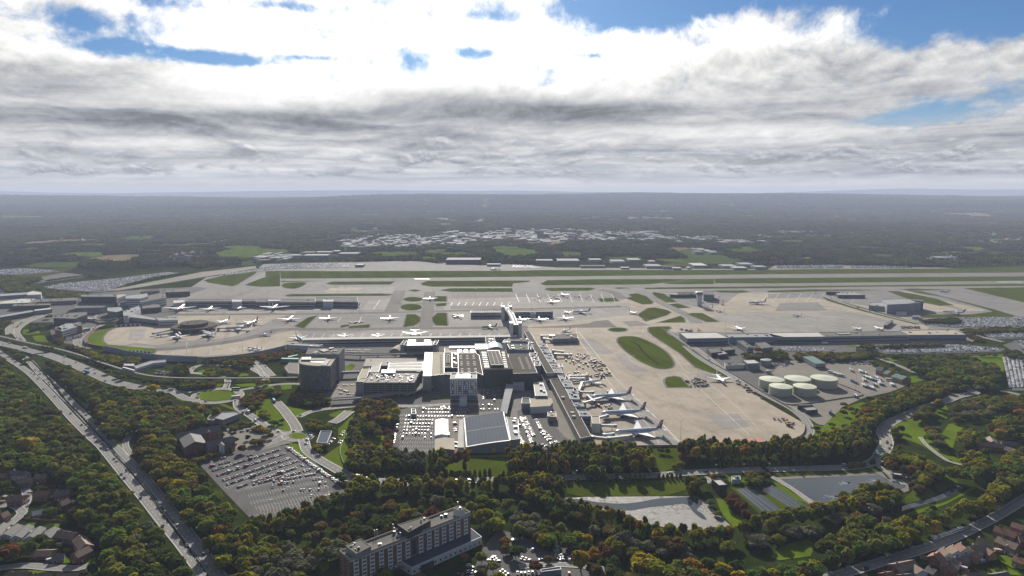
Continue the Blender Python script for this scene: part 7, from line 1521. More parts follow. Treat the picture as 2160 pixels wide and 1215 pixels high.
# far maintenance hangars and industrial estates
def unit(label,tile,x0,y0,x1,y1,dep,h,wall,roofm,name='industrial_unit',cat='industrial building',group=None):
    zt=Gt(*T(tile,[(x0,y0)])[0])[2];(ax,ay),(bx,by)=T(tile,[(x0,y0),(x1,y1)]);A=Vector(G(ax,ay,h+zt)[:2]);B=Vector(G(bx,by,h+zt)[:2]);u=(B-A).normalized();n=Vector((-u.y,u.x));dep *=1.5;P=[tuple(A),tuple(B),tuple(B+n*dep),tuple(A+n*dep)];g_=grow(P,18);KEEPOUT.append([(x,y-(110 if y < A.y+dep/2 else 0)) for x,y in g_])
    return bld(name,label,P,h+zt,wall,roofm,cat,z0=zt-1,group=group,par=0)
KO_=1
unit('dark maintenance hangar with a pale door beyond the runway','A2',1600,112,1890,112,60,17,CLADD,ROOFB,'hangar','hangar')
for i,(x0,x1,y,d,h,w,rm,lb) in enumerate([(205,345,118,40,9,CLADG,ROOFB,'low pale shed with a small cupola'),(385,570,120,60,11,CLADB,ROOFB,'wide blue grey double shed'),(655,755,112,40,10,CLADG,ROOFB,'cream roofed shed right of the double shed'),(840,955,125,50,9,CLADW,ROOFB,'pale arched shed'),(985,1085,112,45,9,CLADG,ROOFC,'cream shed between trees'),(1135,1265,165,50,9,CLADG,ROOFB,'ribbed white greenhouse shed'),(1275,1380,172,30,8,CLADG,ROOFD,'dark brown shed'),(1360,1430,182,22,7,CLADG,ROOFW,'small white hut pair'),
      (1535,1650,160,60,10,CLADG,ROOFW,'white sawtooth shed'),(1780,1900,165,45,8,CLADG,ROOFB,'long grey shed behind the white tent'),(1870,1985,180,30,8,CLADG,ROOFW,'white tent roofed shed'),(1930,2040,150,45,10,CLADB,ROOFB,'blue grey office block'),(2050,2150,172,35,9,CLADG,ROOFB,'pale shed at the end of the row'),(920,990,178,18,6,CLADG,ROOFW,'tiny white hut by the perimeter'),(580,790,165,25,7,CLADG,ROOFG,'low grey terrace of workshops'),(1160,1210,125,30,8,CLADG,ROOFC,'small cream block'),(1480,1510,178,20,6,CLADG,ROOFW,'tiny white box')]):
    unit(lb+' in the row beyond the runway','A3',x0,y,x1,y,d,h,w,rm,'airfield_shed','shed','sheds beyond the runway')
for i,(x0,x1,y,d,h,rm,lb) in enumerate([(835,900,155,25,9,ROOFW,'pale block at the far apron'),(180,380,75,40,10,ROOFB,'long low office with blue glass'),(375,475,52,50,18,ROOFG,'dark office block on the left'),(395,600,75,40,14,ROOFC,'pale long office block'),(690,855,60,45,15,ROOFB,'curved glass office in the trees'),(480,640,48,40,10,ROOFB,'second row office roof'),(1945,2060,150,20,8,ROOFW,'white shed right of the dark hangar'),(0,210,115,30,8,ROOFG,'grey multi deck at the railway'),(640,700,40,40,12,ROOFB,'far corner office')]):
    unit(lb+' south of the runway','A2',x0,y,x1,y,d,h,CLADG if i % 2 else CLADB,rm,'business_block','office','offices beyond the runway')
rg=random.Random(21);row=[]
for (x0,x1,y0,y1,k) in [(0,170,320,362,14),(100,520,285,360,34),(520,800,290,345,16),(640,980,262,310,18),(960,1160,245,315,16),(1150,1480,245,335,32),(1480,1700,255,320,16),(1690,1960,260,320,16),(1960,2158,285,330,10),(2158,2360,292,318,8),(2400,2700,312,335,12),(2160,2420,375,400,8),(600,900,175,200,8),(1500,2100,170,185,12),(1990,2060,130,145,4),(2750,2950,262,275,6),(3310,3480,153,158,5),(3800,3900,425,440,6),(-560,-330,405,440,14),(1340-720,1420-720,215,225,3),(180,250,240,262,2)]:
    for i in range(int(k*1.5)): row.append((x0+(x1-x0)*rg.random(),y0+(y1-y0)*rg.random(),rg.uniform(14,52)))
for q in [(635,338,58,5),(1250,330,52,5),(380,292,40,2),(790,300,62,2),(1035,300,36,4)]: row.append((q[0]+q[2],q[1],q[2]))
row.sort();UN=0
for i,(x,y,w) in enumerate(row):
    rm,nm_=rg.choice([(ROOFF,'grey'),(ROOFF,'grey'),(ROOFB,'pale'),(ROOFG,'dull brown'),(GREENR,'green')]);dist_=y
    unit('%s roofed unit, %s from the left in the distant industrial estates' % (nm_,ordn(i)),'F2',x-w/2,y,x+w/2,y,rg.uniform(25,70),rg.uniform(7,13),rg.choice([CLADG,CLADB,CONCR]),rm,group='units of the distant industrial estates')
# ================================================================ AIRCRAFT
def loft(mb,xs,prof,n=14,mi=0,mi2=None):
    """body of round sections: prof(x) -> radius y, radius z, centre z"""
    b=len(mb.v)
    for x in xs:
        ry,rz,cz=prof(x);mb.v +=[(x,ry*math.sin(2*math.pi*i/n),cz-rz*math.cos(2*math.pi*i/n)) for i in range(n)]
    for k in range(len(xs)-1):
        for i in range(n): j=(i+1) % n;mb.f.append((b+k*n+i,b+k*n+j,b+(k+1)*n+j,b+(k+1)*n+i));mb.m.append(mi if mi2 is None or i in (0,n-1,1,n-2) else mi2)
def foil(mb,pts,t,mi=0):
    """flat tapering surface: pts = root lead, root trail, tip trail, tip lead"""
    t=(t,t,t*.35,t*.35);k=[(Vector(p)+Vector((0,0,d))) for p,d in zip(pts,t)]+[(Vector(p)-Vector((0,0,d))) for p,d in zip(pts,t)]
    mb.raw([tuple(p) for p in k],[(0,1,2,3),(7,6,5,4),(0,3,7,4),(3,2,6,7),(2,1,5,6),(1,0,4,5)],mi)
PM={}
def plane_parts(wide,body,belly,fin):
    key=(wide,body.name,belly.name,fin if isinstance(fin,str) else fin.name)
    if key in PM: return PM[key]
    L,S,Rf=(64.,61.,3.1) if wide else (37.,34.,2.0);zc=Rf*1.75;o=[];k=L/64
    def prof(x):
        t=(L/2-x)/L
        if t < .11: q=math.sqrt(max(0,1-((.11-t)/.11)**2.0));return Rf*max(q,.02),Rf*max(q,.02),zc-Rf*.25*(1-q)
        if t > .68: q=(1-t)/.32;q=max(.06,q**.8);return Rf*q,Rf*q,zc+Rf*(1-q)*.75
        return Rf,Rf,zc
    mb=MB();loft(mb,[L/2-L*t for t in (0,.008,.02,.04,.07,.11,.3,.5,.68,.76,.84,.92,.97,1)],prof,14,1,0);o.append(('fuselage',mb.mesh('fuselage',[body,belly],smooth=True)))
    mb=MB()
    for s in (-1,1): mb.box(L/2-L*.88,s*Rf*.985-.06,zc+Rf*.12,L/2-L*.1,s*Rf*.985+.06,zc+Rf*.28)
    mb.box(L/2-L*.045,-Rf*.55,zc+Rf*.28,L/2-L*.022,Rf*.55,zc+Rf*.5);o.append(('window_line',mb.mesh('window_line',GLASS)))
    for s in (-1,1):
        mb=MB();foil(mb,[(L*.13,s*Rf*.6,zc-Rf*.5),(-L*.10,s*Rf*.6,zc-Rf*.5),(-L*.155,s*S/2,zc+Rf*.55),(-L*.125,s*S/2,zc+Rf*.6)],.35*k+.15);o.append(('wing',mb.mesh('wing',PLANEW)))
        mb=MB();foil(mb,[(-L*.40,s*Rf*.3,zc+Rf*.5),(-L*.47,s*Rf*.3,zc+Rf*.5),(-L*.50,s*S*.18,zc+Rf*.8),(-L*.475,s*S*.18,zc+Rf*.8)],.2*k+.05);o.append(('tailplane',mb.mesh('tailplane',PLANEW)))
        mb=MB();er=1.75 if wide else 1.0;ex,ey,ez=L*.085,s*S*.165,zc-Rf*.95
        for x,r0,r1 in ((ex+er*1.9,er*.92,er),(ex,er,er*.95),(ex-er*1.6,er*.95,er*.6)): pass
        b=len(mb.v);n=12
        for x,r0 in ((ex+er*1.8,er*.9),(ex+er*1.4,er),(ex-er*.6,er*.95),(ex-er*1.8,er*.55)): mb.v +=[(x,ey+r0*math.cos(2*math.pi*i/n),ez+r0*math.sin(2*math.pi*i/n)) for i in range(n)]
        for q in range(3):
            for i in range(n): j=(i+1) % n;mb.f.append((b+q*n+i,b+q*n+j,b+(q+1)*n+j,b+(q+1)*n+i));mb.m.append(0)
        mb.f.append(tuple(range(b,b+n)));mb.m.append(1);mb.box(ex-er,ey-.15,ez+er*.8,ex+er*.8,ey+.15,zc-Rf*.3,0);o.append(('engine',mb.mesh('engine',[NAVY if fin=='flag' else body,DARKM])))
    mb=MB();H0,H1=zc+Rf*.75,zc+Rf*(4.1 if wide else 4.4)
    N=6;M_=6
    def fp(a,c): # a along chord 0..1 from the leading edge, c up the fin
        l0,t0,l1,t1=-L*.345,-L*.462,-L*.455,-L*.505;return ((l0+(l1-l0)*c)*(1-a)+(t0+(t1-t0)*c)*a,H0+(H1-H0)*c)
    for s in (-.16,.16):
        for i in range(N):
            for j in range(M_):
                p=[fp(i/N,j/M_),fp((i+1)/N,j/M_),fp((i+1)/N,(j+1)/M_),fp(i/N,(j+1)/M_)]
                a,c_=(i+.5)/N,(j+.5)/M_;v=c_*1.2-a*.9;mi=0
                if fin=='flag': mi=2 if v < -.42 else 1 if v < -.12 else 0 if v < .12 else 2 if v < .40 else 0 if v < .55 else 1
                mb.face([(x,s,z) for x,z in p],mi)
    for q in ([fp(0,0),fp(0,1)],[fp(1,0),fp(1,1)],[fp(0,1),fp(1,1)]): mb.face([(q[0][0],-.16,q[0][1]),(q[1][0],-.16,q[1][1]),(q[1][0],.16,q[1][1]),(q[0][0],.16,q[0][1])])
    o.append(('fin',mb.mesh('fin',[WHITE,NAVY,REDL] if fin=='flag' else fin)))
    for x,y in ((L*.40,0),(-L*.03,-Rf*1.2),(-L*.03,Rf*1.2)):
        mb=MB();mb.box(x-.2,y-.2,.6,x+.2,y+.2,zc-Rf*.7);
        for d in (-.8,.8): mb.tube((x+d*k,y-.5,.6),(x+d*k,y+.5,.6),.6,8)
        o.append(('landing_gear',mb.mesh('landing_gear',RUBBER)))
    PM[key]=(o,L);return PM[key]
def plane(label,tile,nose,tail,wide=False,body=None,belly=None,fin=None,L=None):
    body=body or PLANEW;belly=belly or body;fin=fin or NAVY;z=5 if wide else 3;A,B=(Vector(G(*T(tile,[p])[0],z)[:2]) for p in (nose,tail));o,L0=plane_parts(wide,body,belly,fin)
    u=A-B;c=(A+B)/2;s=max(.72,min(1.2,u.length/L0));r=thing('airliner',label,'aircraft',(c.x,c.y,6*LAY+.1),math.atan2(u.y,u.x),'parked and taxiing airliners');r.scale=(s,s,s)
    for nm,me in o: link(nm,me,r)
plane('large airliner with striped flag tail, uppermost of three at the north pier','B3',(672,548),(1012,530),True,PLANEG,PLANEG,'flag')
plane('large airliner with striped flag tail, middle of three at the north pier','B3',(752,690),(1132,668),True,PLANEG,PLANEG,'flag')
plane('large airliner with striped flag tail, nearest the tree wall at the north pier','B3',(862,850),(1275,824),True,PLANEG,PLANEG,'flag')
for lb,t,a,b,w,bd,be,fn in [
 ('small jet with dark tail beside the cart park','B3',(592,436),(768,410),0,PLANEW,None,NAVY),('white jet standing alone by the perimeter road of the wide apron','B3',(1790,432),(1722,372),0,PLANEW,None,WHITE),('jet with red and grey tail at the crossroads of the aprons','A3',(1050,568),(985,550),0,PLANEW,None,REDL),
 ('white jet on the tan apron above the white cargo roofs','A3',(1945,708),(1880,678),0,PLANEW,None,PLANEG),('striped tailed airliner behind the green satellite','A3',(520,548),(645,545),1,PLANEG,PLANEG,'flag'),('white airliner half hidden at the end of the green satellite','A3',(440,545),(480,560),0,PLANEW,None,PLANEG),('white jet nose to the green satellite, leftmost','A3',(62,600),(80,630),0,PLANEW,None,REDL),
 ('white jet nose to the green satellite, middle','A3',(225,600),(238,630),0,PLANEW,None,ORANGE),('white jet nose to the green satellite, rightmost','A3',(430,590),(452,620),0,PLANEW,None,NAVY),('white jet on the far stands above the green satellite','A3',(325,455),(338,478),0,PLANEW,None,LBLUE),('bright white jet furthest out on the far stands','A3',(415,398),(438,415),0,PLANEW,None,REDL),
 ('blue grey jet beside the grey jetty','B3',(405,72),(520,62),0,PLANEG,None,NAVY),('jet with tall dark tail behind the grey jetty','A3',(430,712),(475,705),0,PLANEW,None,NAVY),('long airliner with a yellow tail on the cargo apron','A3',(1990,472),(2145,468),1,PLANEG,None,YEL),('pale jet in front of the control tower, left one','A3',(1615,512),(1690,520),0,PLANEW,None,LBLUE),('pale jet in front of the control tower, right one','A3',(1715,535),(1790,548),0,PLANEW,None,PLANEG),
 ('white jet above the brown cargo shed, left one','A4',(790,703),(708,680),0,PLANEW,None,WHITE),('white jet above the brown cargo shed, right one','A4',(975,702),(893,678),0,PLANEW,None,PLANEW),('white airliner with a red tail on the stand beyond the hangar','A4',(1495,545),(1640,556),1,PLANEW,REDL,REDL),('tiny grey aircraft alone on the cargo apron','A4',(225,575),(265,582),0,PLANEG,None,PLANEG),('pale blue jet far out beyond the northern apron','A4',(1465,378),(1515,380),0,LBLUE,None,LBLUE),
 ('big white airliner nose to the long low pier','A2',(1340,755),(1342,708),1,PLANEW,None,PLANEW),('white jet nose to the long low pier beside two tugs','A2',(742,768),(750,738),0,PLANEW,None,WHITE),('white jet with thin wings nose to the long low pier','A2',(1030,765),(1035,738),0,PLANEW,None,PLANEW),('pale blue jet at the left end of the long low pier','A2',(388,790),(335,758),0,LBLUE,None,LBLUE),('white jet with a dark red tail above the blast wall apron','A2',(35,748),(125,735),0,PLANEW,None,REDL),
 ('green grey jet with a red tail below the bridge satellite','A2',(1900,682),(2035,676),0,GREENR,None,REDL),('small white jet alone in the middle stands, right one','A2',(1130,592),(1127,622),0,PLANEW,None,WHITE),('small white jet alone in the middle stands, left one','A2',(615,592),(610,622),0,PLANEW,None,WHITE),('large white jumbo with red fin turning on the dark taxiway','A2',(315,588),(258,625),1,PLANEW,None,REDL),('large white jumbo in front of the far pier','A2',(195,490),(138,532),1,PLANEW,None,PLANEW),
 ('small white jet taxiing between the grass circles','A2',(1463,430),(1470,450),0,PLANEW,None,WHITE),('grey jet at the right end of the far pier','A2',(780,498),(880,500),0,PLANEG,None,PLANEG),('white jet at the left corner of the bridge satellite','A2',(1650,580),(1735,595),0,PLANEW,None,PLANEW),('white jet at the left edge of the lower apron','A2',(-10,858),(45,872),0,PLANEW,None,LBLUE),('white jet parked under the blast wall apron lines','A1',(2090,850),(2170,862),0,PLANEW,None,WHITE),
 ('orange and white jet below the circular satellite','A1',(1480,745),(1520,780),0,PLANEW,None,ORANGE),('white jet with wings swept below the circular satellite','A1',(1700,728),(1810,765),0,PLANEW,None,PLANEW),('white airliner with a green fin behind the circular satellite','A1',(1840,645),(1935,615),1,PLANEW,None,GREENM),('pale blue jumbo with an orange red fin right of the circular satellite','A1',(1890,690),(2125,680),1,PLANEG,None,ORANGE),
 ('white airliner behind the pale blue jumbo','A1',(2000,650),(2160,640),1,PLANEW,None,REDL),('red tailed airliner right of the pale blue jumbo','A2',(-90,660),(20,622),1,PLANEW,None,REDL),('big white airliner nose out at the left of the far pier','A1',(1560,495),(1490,545),1,PLANEW,None,REDL),('second white airliner in front of the far pier','A1',(1790,505),(1755,535),1,PLANEW,None,WHITE),('third white airliner in front of the far pier','A1',(2040,508),(2005,530),0,PLANEW,None,WHITE),('pale jet on the maintenance apron beyond the runway','A2',(1975,190),(2060,182),1,PLANEG,None,PLANEG)]:
    plane(lb,t,a,b,bool(w),bd,be,fn)
# ================================================================ ROAD VEHICLES
LOTZ=2.85*LAY+.1
def car_parts(kind):
    L,Wd,h,hb={'car': (4.3,1.8,1.45,.85),'van': (5.4,2.0,2.3,1.25)}[kind];b=MB();g=MB();w=MB()
    def prism_x(mb,prof,w0,w1):
        k=len(mb.v);n=len(prof)
        for s,ww in ((-1,w0),(1,w0)): mb.v +=[(x,s*(ww if z < hb+.01 else w1)/2,z) for x,z in prof]
        mb.f.append(tuple(range(k+n-1,k-1,-1)));mb.f.append(tuple(range(k+n,k+2*n)));mb.m +=[0,0]
        for i in range(n): j=(i+1) % n;mb.f.append((k+i,k+j,k+n+j,k+n+i));mb.m.append(0)
    x=L/2
    if kind=='car':
        prism_x(b,[(-x,.3),(x,.3),(x,.62),(x*.93,.74),(x*.42,hb),(-x*.86,hb+.04),(-x,.8)],Wd,Wd);b.box(-x*.62,-Wd*.40,h-.07,x*.06,Wd*.40,h)
        prism_x(g,[(x*.40,hb),(x*.08,h-.05),(-x*.62,h-.05),(-x*.84,hb)],Wd*.96,Wd*.80)
    else:
        prism_x(b,[(-x,.35),(x,.35),(x,1.0),(x*.62,hb),(-x,hb)],Wd,Wd);b.box(-x,-Wd/2,hb,x*.30,Wd/2,h);prism_x(g,[(x*.62,hb),(x*.34,h-.1),(x*.28,h-.1),(x*.28,hb)],Wd*.96,Wd*.9)
    for sx in (-.6,.6):
        for s in (-1,1): w.tube((x*sx,s*(Wd/2-.2),.33),(x*sx,s*(Wd/2+.02),.33),.33,8)
    return b,g,w
def joined(kind):
    b,g,w=car_parts(kind);m=MB();m.raw(b.v,b.f,0);m.raw(g.v,g.f,1);m.raw(w.v,w.f,2);return m.mesh(kind,[CARP,GLASS,RUBBER])
CB,CG,CW=car_parts('car');CBM,CGM=CB.mesh('body',CARP),CG.mesh('windows',GLASS);WM=MB();WM.tube((0,-.12,0),(0,.12,0),.33,10);WM=WM.mesh('wheel',RUBBER)
CARM,VANM=joined('car'),joined('van');CSRC=bpy.data.collections.new('vehicle_sources')
for nm,me in (('a_car',CARM),('b_van',VANM)): CSRC.objects.link(bpy.data.objects.new(nm,me))
CC=[((.36,.37,.38),'silver',22),((.50,.50,.49),'white',17),((.025,.027,.03),'black',20),((.11,.115,.12),'dark grey',18),((.05,.09,.20),'blue',9),((.28,.03,.025),'red',7),((.40,.36,.27),'beige',2),((.04,.11,.07),'green',2)]
CARS=[]     # x, y, z, angle, colour index, van, region, distance
def car(x,y,ang,region,z=LOTZ,van=None,c=None):
    CARS.append((x,y,z,ang,random.choices(range(8),[k[2] for k in CC])[0] if c is None else c,(random.random() < .07) if van is None else van,region))
def row(tile,a,b,fill,region,pitch=2.65,z=LOTZ,ang=None,two=False):
    A,B=(Vector(G(*T(tile,[p])[0],z)[:2]) for p in (a,b));u=B-A;n=int(u.length/pitch);th=math.atan2(u.y,u.x)+math.pi/2 if ang is None else ang;nn=Vector((-u.y,u.x)).normalized()
    for i in range(n):
        for k in ((0,1) if two else (0,)):
            if random.random() < fill: q=A+u*((i+.5)/n)+nn*(5.1*k+random.uniform(-.3,.3));car(q.x,q.y,th+(math.pi if random.random() < .5 else 0)+random.uniform(-.03,.03),region,z)
def lot(tile,poly,region,rowgap=7.5,pitch=2.6,fill=.95,ang=0.,z=LOTZ,pair=True):
    P=ccw([p[:2] for p in TG(tile,poly)]);ca,sa=math.cos(ang),math.sin(ang);Q=[(x*ca+y*sa,-x*sa+y*ca) for x,y in P];x0,x1=min(q[0] for q in Q),max(q[0] for q in Q);y0,y1=min(q[1] for q in Q),max(q[1] for q in Q)
    gx,gy=np.meshgrid(np.arange(x0,x1,pitch),np.arange(y0,y1,rowgap));gx=gx.ravel();gy=gy.ravel();m=inpoly(gx,gy,Q) & (np.random.rand(len(gx)) < fill)
    for x,y in zip(gx[m],gy[m]): car(x*ca-y*sa,x*sa+y*ca,ang+math.pi/2+random.choice((0,math.pi)),region,z)
R1='the large car park behind the tree belt';RK='the kerb row of the large car park';
for a,b,f in [((-388,292),(-218,252),.9),((-358,242),(-248,217),.9),((-368,330),(205,148),.95),((-328,370),(245,180),.95),((-278,412),(290,222),.95),((-248,446),(352,245),.93),((-160,470),(402,282),.93),((-30,445),(462,318),.92),((140,420),(505,355),.85),((180,440),(570,392),.5),((0,480),(600,430),.22),((220,495),(640,485),.22),((380,545),(700,540),.12)]: row('C2',a,b,f,R1)
row('C2',(258,128),(440,260),.95,RK);row('C2',(445,265),(700,435),.95,RK)
R2='the staff car park beside the curved warehouse'
for y,x0,x1,f in [(655,1400,1810,.85),(683,1395,1800,.95),(715,1255,1760,.95),(748,1250,1500,.95),(778,1245,1495,.95),(806,1240,1490,.95),(832,1235,1490,.9),(862,1230,1490,.85),(893,1225,1490,.4),(925,1220,1490,.1),(640,1480,1640,.6),(620,1900,2000,.8),(655,1860,2050,.8)]: row('B2',(x0,y),(x1,y),f,R2,3.5)
row('B2',(1195,720),(1160,900),.85,R2,3);row('B2',(1160,900),(1155,940),.8,R2,3);row('B2',(1680,770),(1685,980),.25,R2,6)
R3='the crowded car park beside the north pier'
for a,b in [((15,730),(90,965)),((75,720),(170,940)),((105,715),(185,880)),((205,740),(290,900)),((240,820),(400,950)),((255,850),(340,950)),((40,780),(60,800)),((240,950),(300,970)),((80,920),(120,970))]: row('B3',a,b,.8,R3,3.6,ang=.15)
R4='the brick hotel car park'
for t,a,b,f in [('C3',(370,975),(385,1085),.95),('C3',(420,1035),(422,1090),.9),('C3',(330,985),(355,1010),.9),('C3',(245,1045),(250,1090),.9),('C3',(460,1080),(545,1080),.8),('C3',(515,1050),(540,1090),.8),('C3',(0,890),(40,945),.8),('C3',(180,930),(215,930),.9),('C3',(40,1055),(160,1090),.8),('C3',(30,1195),(220,1190),.7),('C3',(430,1195),(500,1195),.6),
                   ('C2',(1960,1095),(2020,1050),.9),('C2',(1990,1060),(2055,1100),.9),('C2',(1780,1120),(1830,1160),.9),('C2',(1770,1180),(1900,1195),.9),('C2',(1620,1195),(1760,1215),.8),('C2',(2040,1150),(2130,1215),.7),('C2',(2090,985),(2120,1000),.9),('C2',(1720,1140),(1740,1145),.9)]: row(t,a,b,f,R4)
R5='the forecourt of the brick inn'
for a,b in [((1890,840),(1960,815)),((1940,850),(1975,860)),((2020,845),(2158,815)),((2080,1050),(2158,1030)),((1640,1000),(1700,1035))]: row('B1',a,b,.7,R5)
row('B1',(1300,350),(1520,365),.95,'the small lot under the monorail');row('B1',(1300,335),(1500,350),.9,'the small lot under the monorail');row('B1',(1360,380),(1480,385),.5,'the small lot under the monorail')
for a,b in [((690,480),(780,510)),((700,520),(830,530)),((680,455),(830,450)),((600,950),(660,900)),((680,960),(720,920)),((710,885),(740,840))]: row('B2',a,b,.55,'the small lots near the dark hotel')
for k in range(60): p=TG('S1',[(random.uniform(1620,2330),random.uniform(800,930))],18)[0];car(p[0],p[1],math.pi/2+random.choice((0,math.pi)),'the deck of the multi storey car park',18.1)
row('S1',(1185,395),(1620,385),.95,'the lot below the long low pier',3);row('S1',(1185,425),(1610,415),.95,'the lot below the long low pier',3)
R6='the coach and van yard'
lot('B4',[(660,250),(760,240),(860,245),(900,260),(860,280),(700,285)],R6,7,fill=.7);lot('B4',[(0,265),(170,260),(180,290),(20,290)],R6,7,fill=.5);lot('B2',[(1900,480),(2080,480),(2060,600),(1880,590)],'the shaded service yard',8,fill=.25)
lot('A1',[(540,760),(650,735),(710,750),(690,770),(560,800)],'the lot by the white cored office',7,fill=.8);lot('A4',[(1120,675),(1280,675),(1280,695),(1130,695)],'the end of the cargo apron',8,fill=.8)
lot('A1',[(1080,640),(1330,665),(1340,675),(1100,655)],'the apron edge by the circular satellite',7,fill=.6)
for t,pl,a in [('A4',[(790,865),(1110,838),(1590,832),(1960,862),(1950,885),(1500,893),(1010,900),(900,880)],0),('A4',[(70,850),(300,850),(560,870),(540,885),(200,890),(80,870)],0),('A4',[(1290,645),(1560,605),(2158,597),(2500,597),(2500,672),(1620,682),(1370,668)],0),('A4',[(1800,745),(1880,718),(2158,707),(2500,707),(2500,760),(1900,772)],0),
                 ('A4',[(2060,800),(2158,795),(2500,800),(2500,900),(2158,880)],.4),('A1',[(-300,245),(0,200),(200,187),(400,198),(500,212),(200,230),(0,245),(-300,295)],.2),('A1',[(375,342),(520,315),(1000,270),(1400,220),(1540,227),(1300,255),(1000,335),(900,375),(750,380),(400,352)],.3),('A1',[(-300,345),(70,352),(50,435),(-300,445)],.1),
                 ('A1',[(1870,235),(2158,195),(2400,175),(2400,183),(1900,248)],.3),('A2',[(0,190),(200,150),(640,140),(800,150),(790,180),(300,190)],0),('A3',[(0,160),(160,160),(270,185),(0,180)],1.2),('A4',[(70,162),(560,158),(640,165),(630,185),(80,185)],.2),('A4',[(700,162),(1240,167),(1200,185),(700,183)],.2)]:
    lot(t,pl,'far',6.2,2.7,.97,a)
for k in range(14): x=2005+k*34;row('A4',(x-15,935),(x+40,1190),.95,'far',2.7,ang=.1)
for t,pts in [('B1',[(420,448),(340,357),(372,412),(858,945),(965,1072),(577,600),(455,378),(290,362)]),('C1',[(1352,640),(1458,628),(1715,1035),(1802,995),(1740,1130),(1848,1190),(1160,305),(1190,275)]),('B1',[(315,178),(360,205),(125,95),(28,105),(362,185),(540,255),(548,215),(405,165),(912,365),(708,330),(800,320),(345,150),(1345,472),(1310,468),(1450,492),(1675,522),(1770,500)]),
               ('B2',[(190,845),(320,845),(400,842),(432,915),(422,950),(460,880),(835,755),(115,810)]),('C3',[(465,382),(1330,352),(1640,338),(180,1000)]),('C4',[(1215,980),(1730,838),(1670,820),(1745,790),(1320,955),(520,1200),(960,1070),(680,1150)]),('C1',[(400,565),(240,585),(560,570),(740,1180)])]:
    for p in pts: q=G(*T(t,[p])[0]);car(q[0],q[1],math.radians(125) if t in ('B1','C1') else .3,'the traffic on the roads',8*LAY+.1,c=random.choice([0,1,2,3,1]))
for k_,(P_,w_) in enumerate(ROADS):     # traffic
    if w_ < 9 or len(P_) < 12: continue
    gap=55 if w_ > 12 else 90;Q=resample([Vector(p) for p in P_],6.);d=random.uniform(0,gap);i=1
    while i < len(Q)-2:
        u=(Q[i+1]-Q[i-1]).normalized();n_=Vector((-u.y,u.x));ln_=random.choice((-.25,.25) if w_ < 12 else (-.33,0,.33));q=Q[i]+n_*w_*ln_
        if q.y < 2300: car(q.x,q.y,math.atan2(u.y,u.x)+(math.pi if ln_ < 0 else 0),'the traffic on the roads',8*LAY+.1)
        i +=max(2,int(random.expovariate(1/gap)/6)+1)
CARS.sort(key=lambda c: math.hypot(c[0],c[1])+(0 if in_frame(c[0],c[1],0,0) and c[6] !='far' else 1e6))
NC=CARS[:295];cnt={}
for i,cr_ in enumerate(sorted(NC,key=lambda c: proj(c[0],c[1])[0])):
    x,y,z,a,ci,van,reg=cr_;k=(ci,van,reg);n=cnt[k]=cnt.get(k,-1)+1;kind='van' if van else 'car';lb='%s %s, %s from left in %s' % (CC[ci][1],kind,ordn(n),reg);t=tuple(CC[ci][0])
    near_=(not van) and math.hypot(x,y) < 640
    if near_:
        r=thing('parked_car',lb,'car',(x,y,z),a,'cars in '+reg);b=link('body',CBM,r);b['tint']=t;link('windows',CGM,r)
        for sx in (-1.29,1.29):
            for s in (-.8,.8): link('wheel',WM,r,(sx,s,.33))
    else: o=tagged(link('parked_van' if van else 'parked_car',VANM if van else CARM,None,(x,y,z),a),lb,kind,kind+'s in '+reg);o['tint']=t
RC=CARS[295:];n=len(RC);print('CARS',len(CARS))
scatter('parked_cars','massed cars of the more distant car parks','cars',CSRC,[c[:3] for c in RC],[(1,1,1)]*n,[c[3] for c in RC],[int(c[5]) for c in RC],[(*(CC[c[4]][0] if c[6] !='far' or random.random() < .35 else (.75,.77,.8)),1) for c in RC])  # most far cars get a pale tint standing in for sun glitter
# coaches, lorries
def coach(label,tile,p,ang,col,L=11.5,h=3.2,name='coach',z=LOTZ):
    q=G(*T(tile,[p])[0]);r=thing(name,label,name,(q[0],q[1],z),math.radians(ang),'coaches and lorries');mb=MB();mb.box(-L/2,-1.25,.45,L/2,1.25,h);link('body',mb.mesh('body',col),r)
    mb=MB();mb.box(-L/2-.03,-1.28,h*.5,L/2+.03,1.28,h*.82);link('window_band',mb.mesh('window_band',GLASS),r)
    for sx in (-.32,.34):
        for s in (-1.1,1.1): link('wheel',WM,r,(L*sx,s,.45)).scale=(1.4,1.2,1.4)
    if name=='lorry': mb=MB();mb.box(-L/2,-1.27,h,L*.22,1.27,h+.7);link('trailer',mb.mesh('trailer',col),r)
for i,(t,p,a,c_,nm,lb) in enumerate([('B4',(918,1040),70,WHITE,'coach','white coach rounding the bend of the winding road'),('C2',(850,388),-5,YEL,'coach','yellow double length bus on the belt road'),('B1',(1990,490),5,GREENM,'coach','green bus at the top of the big roundabout'),('B1',(1990,560),20,WHITE,'coach','white bus with dark windows on the big roundabout'),('B1',(2092,680),-60,WHITE,'coach','white bus driving down from the big roundabout'),('B1',(1560,495),0,GREENM,'coach','green bus entering the big roundabout'),
    ('B1',(735,348),-35,LBLUE,'lorry','pale blue lorry on the spur road'),('B1',(215,145),-25,WHITE,'lorry','white lorry on the bridge over the main road'),('B2',(153,590),-60,LBLUE,'coach','blue coach leaving the dark hotel'),('A4',(478,825),-10,WHITE,'lorry','long white lorry behind the brown cargo shed'),('B4',(1025,415),-20,WHITE,'lorry','white lorry trailer in front of the green roofed offices'),('B4',(535,248),-30,WHITE,'lorry','white trailer beside the green roofed shed'),('B4',(1895,480),-30,WHITE,'lorry','white lorry on the lane by the striped car park'),('B4',(525,690),60,BLUE,'lorry','blue lorry by the green verge of the tank farm'),('B4',(1405,620),20,WHITE,'lorry','white box van on the winding road')]): coach(lb,t,p,a,c_,name=nm,z=7*LAY+.15)
k=0
